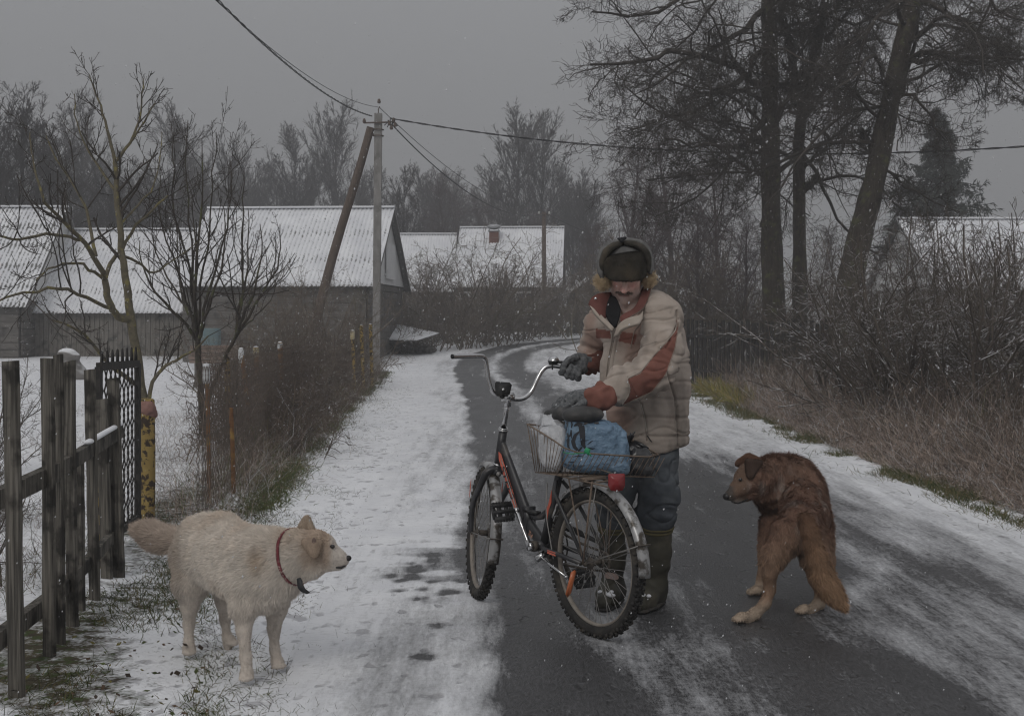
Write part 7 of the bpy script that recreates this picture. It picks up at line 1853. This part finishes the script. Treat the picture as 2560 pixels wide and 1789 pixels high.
# fallen trunk
s = Solid(); s.chain([W(2205, 872, 17.6), W(2290, 900, 17.2), W(2362, 936, 16.8)], [.05, .06, .07], .02).chain([W(2362, 936, 16.8), W(2450, 932, 16.5), W(2620, 916, 16.2)], [.05, .045, .04], .02).cap(W(2362, 936, 16.8), W(2352, 985, 16.9), .045, .05, .02)
V, q = s.mesh(.018); V = disp(V, q, lambda V, N: (fbm(V * 8, 2) - .5) * .02)
tag(obj('fallen_trunk', G().add(V, q), mat('snow_lined_bark', (.065, .055, .047), (.10, .088, .075), 14, snow=.75, bmp=.5), loc=W(2362, 985, 16.8)), 'broken dark trunk lying across the shrubs at the right, snow along its top', 'tree trunk')
# boulder and board stack in the yard
s = Solid(); c = W(167, 884, 30); s.ell(c, (.20, .22, .12), None, .05).ell(c + [.10, 0, -.05], (.20, .2, .11), None, .05).cap(c + [.02, .05, -.12], (c[0] + .05, c[1] + .1, .05), .18, .40, .1); V, q = s.mesh(.03); V = disp(V, q, lambda V, N: (fbm(V * 5, 2) - .5) * .06)
tag(obj('stone_heap', G().add(V, q), mat('snowy_stone', (.16, .15, .14), (.22, .21, .2), 8, snow=1.0), loc=c), 'snow-capped stone heap in the yard at the left', 'stone')
t = thing('board_stack', 'stack of pale brown boards on trestles in the yard behind the multi-stem tree', 'boards', W(540, 905, 27) * np.array([1, 1, 0])); r = random.Random(5)
for dx in (-.35, .35):
    c = W(540, 903, 27); obj('trestle', G().box((c[0] + dx, c[1], c[2] / 2 - .05), (.08, .36, c[2] + .04)), M_plank, t, smooth=False)
for k in range(5):
    c = W(540, 903 - k * 9, 27 + r.uniform(-.05, .05)); obj('board', G().box(c, (.92 + r.uniform(-.1, .1), .4, .06)), mat('pinkish_board', (.20, .15, .125), (.27, .21, .18), 6, stretch=(.5, 2, 4)) if k == 0 else bpy.data.materials['pinkish_board'], t, smooth=False)

# ---- grass and dry weeds
def blades(name, label, P, Ls, wd, cols, lean, seed, segs=3, curve=.5, kink=.10):
    rng = np.random.default_rng(seed); n = len(P); a = rng.uniform(0, 6.283, n); D = np.stack([np.cos(a), np.sin(a), np.zeros(n)], 1)
    ln = np.abs(rng.normal(0, lean, n))[:, None]; d = nrm(D * ln + np.array([0, 0, 1.])); S = nrm(np.cross(d, rng.normal(0, 1, (n, 3)))) * (wd / 2 if np.isscalar(wd) else wd[:, None] / 2)
    V = []; p = P.copy(); w0 = np.linspace(1, .25, segs + 1)
    for k in range(segs + 1):
        V.append(p - S * w0[k]); V.append(p + S * w0[k])
        d = nrm(d + D * curve * rng.uniform(.3, 1, (n, 1)) / segs + rng.normal(0, kink, (n, 3)) - np.array([0, 0, curve * .25 / segs])); p = p + d * (Ls / segs)[:, None]
    V = np.stack(V, 1); m = 2 * (segs + 1); i0 = (np.arange(n) * m)[:, None]
    q = np.concatenate([i0 + np.array([2 * k, 2 * k + 1, 2 * k + 3, 2 * k + 2]) for k in range(segs)])
    o = obj(name, G().add(V.reshape(-1, 3), q, col=np.repeat(cols, m, 0)), M_blade); tag(o, label, kind='stuff'); return o
M_blade = mat('grass_blades', (.95, .95, .95), (.75, .75, .75), 6, use_col=True, rough=.9)
rng = np.random.default_rng(77)
def pick(n, fx_, ylo, yhi, seed, pw=1.0):
    r = np.random.default_rng(seed); t = r.random(n) ** pw; y = ylo * (yhi / ylo) ** t; x = fx_(y, r, n); return x, y
def on_ground(x, y, dz=-.005): return np.stack([x, y, gz(x, y) + dz], 1)
def pal(n, seed, *cs):
    r = np.random.default_rng(seed); C = np.array(cs); k = r.integers(0, len(C), n); return C[k] * r.uniform(.65, 1.35, (n, 1))
GR = ((.06, .085, .025), (.085, .10, .03), (.13, .115, .04), (.05, .07, .022), (.16, .13, .06))
DRY = ((.38, .30, .245), (.46, .37, .31), (.27, .21, .175), (.15, .118, .098), (.42, .345, .30))
# left verge
x, y = pick(34000, lambda y, r, n: np.interp(y, VL_y, VL_x) + .10 - np.abs(r.normal(0, .42, n)) + r.normal(0, .05, n), 4.2, 34, 1)
keep = (fbm(np.stack([x * 2.2, y * 1.6, x * 0], 1), 3) + rng.normal(0, .05, len(x))) > .47; x, y = x[keep], y[keep]
blades('verge_grass', 'short green grass poking through the snow on the left verge', on_ground(x, y), rng.uniform(.015, .06, len(x)) * (1 + .02 * y), .0027 + .00025 * y, pal(len(x), 2, *GR), .8, 3, 2, .8)
x, y = pick(9000, lambda y, r, n: np.interp(y, VL_y, VL_x) + np.abs(r.normal(0, .35, n)), 4.3, 26, 5)
keep = fbm(np.stack([x * 3.2, y * 2.2, x * 0 + 5], 1), 3) > .53; x, y = x[keep], y[keep]
blades('loose_grass', 'sparse bent blades and stalks lying on the left snow', on_ground(x, y, .004), rng.uniform(.02, .06, len(x)), .0026, pal(len(x), 4, *GR[:3], (.05, .04, .03), (.08, .06, .04)), 2.2, 6, 2, .6)
x, y = pick(14000, lambda y, r, n: np.interp(y, VL_y, VL_x) - .02 + r.normal(0, .11, n), 7.6, 34, 81)
keep = fbm(np.stack([x * 1.6, y * 1.1, x * 0 + 14], 1), 3) > .46; x, y = x[keep], y[keep]
blades('verge_grass', 'brighter green grass tufts lining the left snow edge up the lane', on_ground(x, y), rng.uniform(.03, .11, len(x)), .0036 + .0002 * y, pal(len(x), 82, (.085, .12, .035), (.11, .14, .045), (.16, .15, .06), (.07, .095, .03)), 1.0, 83, 3, .9, .25)
# plants behind the near pickets
x, y = pick(7000, lambda y, r, n: -2.3 - r.uniform(0, 2.6, n), 4.6, 9.5, 61)
keep = fbm(np.stack([x * 1.6, y * 1.3, x * 0 + 8], 1), 3) > .49; x, y = x[keep], y[keep]
blades('yard_weeds', 'brown stalks and leaves crowding the ground behind the near pickets', on_ground(x, y), rng.gamma(2, .08, len(x)) + .04, .0032, pal(len(x), 62, (.14, .11, .08), (.20, .16, .12), (.07, .06, .04), (.09, .10, .04)), .8, 63, 4, .7, .4)
# weeds along the mesh fence
x, y = pick(26000, lambda y, r, n: np.interp(y, VL_y, VL_x) - .34 + r.normal(0, .20, n), 8.6, 32, 8)
keep = rng.random(len(x)) < sst(8, 15, y) * .8 + .18; x, y = x[keep], y[keep]
blades('dry_weeds', 'dry brown weeds tangled through the wire fence', on_ground(x, y), rng.gamma(2.2, .10, len(x)) + .05, .0022 + .0001 * y, pal(len(x), 9, *DRY, (.08, .055, .04), (.06, .045, .035), (.62, .62, .63), (.12, .13, .045), (.14, .16, .05)), .9, 10, 5, .8, .42)
x, y = pick(11000, lambda y, r, n: np.interp(y, VL_y, VL_x) - .6 - r.uniform(0, 3.4, n), 7.6, 22, 18)
keep = fbm(np.stack([x * 1.2, y * .9, x * 0 + 2], 1), 3) > .50; x, y = x[keep], y[keep]
blades('yard_weeds', 'thin dead stalks standing in the snowy yard behind the wire fence', on_ground(x, y), rng.gamma(2, .07, len(x)) + .04, .0028, pal(len(x), 19, *DRY[2:], (.07, .055, .04)), .7, 20, 4, .6, .35)
# right verge: green hem, then tall dry grass, then dark tangle
vr = lambda y: np.interp(y, VR_y, VR_x)
x, y = pick(26000, lambda y, r, n: vr(y) + r.normal(.06, .16, n), 6.5, 30, 21)
keep = fbm(np.stack([x * 2.2, y * 1.4, x * 0], 1), 3) > .44; x, y = x[keep], y[keep]
blades('verge_grass', 'green and yellow grass hem along the right snow edge', on_ground(x, y), rng.uniform(.03, .12, len(x)), .0034 + .0002 * y, pal(len(x), 22, *GR, (.20, .16, .08)), .9, 23, 3, .9)
x, y = pick(46000, lambda y, r, n: vr(y) + .12 + np.abs(r.normal(0, .62, n)), 6.0, 28, 24)
h_ = (.10 + .62 * sst(.0, .9, x - vr(y))) * np.random.default_rng(3).uniform(.35, 1.25, len(x)) * (.8 + .5 * fbm(np.stack([x, y * .8, x * 0], 1), 2))
blades('dry_grass', 'tall tan and brown dead grass sloping down to the road on the right', on_ground(x, y), h_, .0030 + .0002 * y, pal(len(x), 25, *DRY, (.30, .23, .20), (.52, .42, .36), (.50, .40, .33), (.66, .66, .67), (.09, .07, .055)), 1.1, 26, 5, .8, .42)
x, y = pick(24000, lambda y, r, n: vr(y) + .75 + np.abs(r.normal(0, .9, n)), 6.0, 24, 27)
blades('dark_weeds', 'dark tangled dead stems behind the tan grass on the right', on_ground(x, y), np.random.default_rng(4).gamma(3, .15, len(x)) + .15, .0035 + .0002 * y, pal(len(x), 28, (.07, .05, .04), (.20, .15, .125), (.06, .05, .04), (.30, .23, .19), (.60, .60, .61), (.12, .11, .05)), .9, 29, 6, .8, .45)
x, y = pick(2600, lambda y, r, n: vr(y) + .15 + np.abs(r.normal(0, .22, n)), 20.5, 26, 71)
blades('yellow_weeds', 'yellow-green weed clump at the foot of the picket fence beside the man', on_ground(x, y), rng.uniform(.08, .42, len(x)), .016, pal(len(x), 72, (.30, .26, .06), (.22, .22, .06), (.34, .27, .10)), .9, 73, 3, .8, .4)
rs = random.Random(21)
wh = ['nearest the right edge of the view', 'second from the right edge, low over the tan grass', 'third along the right verge', 'fourth along the right verge', 'fifth along the right verge, before the fallen trunk', 'sixth along the right verge, below the fallen trunk', 'at the near end of the picket fence', 'before the middle of the picket fence']
for i in range(8):
    y = 8.2 + i * 1.9; xx = float(vr(y)) + 1.15 + rs.uniform(-.1, .35)
    place('vine', 'bramble', 'dark leafless bramble tangle ' + wh[i], 'bramble', xx, y, .80 + .15 * rs.random(), .85 + .15 * rs.random(), rs.uniform(0, 6.28), 'brambles on the right verge')
# leaves on the ground and in the weeds
r = np.random.default_rng(5); n = 1500; side_ = r.random(n) < .5; y = 4.3 * (20 / 4.3) ** r.random(n); x = np.where(side_, np.interp(y, VL_y, VL_x) - np.abs(r.normal(0, .35, n)) + .1, vr(y) + np.abs(r.normal(0, .5, n)))
P = on_ground(x, y, .01); P[:, 2] += np.abs(r.normal(0, .03, n)); a = r.uniform(0, 6.28, n); L_ = r.uniform(.006, .016, n)[:, None]; u = np.stack([np.cos(a), np.sin(a), r.normal(0, .4, n)], 1) * L_; v = np.stack([-np.sin(a), np.cos(a), r.normal(0, .4, n)], 1) * L_ * .6
V = np.stack([P - u, P + v, P + u, P - v], 1).reshape(-1, 3); q = np.arange(n * 4).reshape(-1, 4)
tag(obj('dead_leaves', G().add(V, q, col=np.repeat(pal(n, 6, (.10, .06, .035), (.08, .10, .025), (.14, .12, .03), (.05, .035, .025), (.07, .09, .03)), 4, 0)), M_blade), 'small brown and green leaves scattered along both verges', kind='stuff')
# falling snow
r = np.random.default_rng(12); n = 20000; Y = 2.8 + 26 * r.random(n) ** .7; X = (r.uniform(-.1, 1.1, n) - .5) * 2560 * Y / F; Zz = H + (HY - r.uniform(-60, 1800, n)) * Y / F
ok = Zz > .02; X, Y, Zz = X[ok], Y[ok], Zz[ok]; n = len(X)
M_flake = mat('snowflake', (.85, .86, .88), (.8, .81, .83), 5); M_flake.node_tree.nodes['Principled BSDF'].inputs['Alpha'].default_value = .55
base6 = np.array([[1, 0, 0], [-1, 0, 0], [0, 1, 0], [0, -1, 0], [0, 0, 1], [0, 0, -1.]]); tri = np.array([[0, 2, 4], [2, 1, 4], [1, 3, 4], [3, 0, 4], [2, 0, 5], [1, 2, 5], [3, 1, 5], [0, 3, 5]])
sz_ = r.uniform(.0008, .0021, n)[:, None, None] * (1 + .05 * Y)[:, None, None]; S = base6[None] * sz_ * r.uniform(.6, 1.4, (n, 6, 1)); tilt = nrm(np.array([[.35, 0, 1.]])); S = S + (S @ tilt[0])[..., None] * tilt * .8
V = (np.stack([X, Y, Zz], 1)[:, None] + S).reshape(-1, 3); t_ = (np.arange(n)[:, None, None] * 6 + tri[None]).reshape(-1, 3)
tag(obj('falling_snow', G().add(V, tris=t_), M_flake), 'fine snowflakes falling through the air', kind='stuff')
if USE_HAZE: haze()
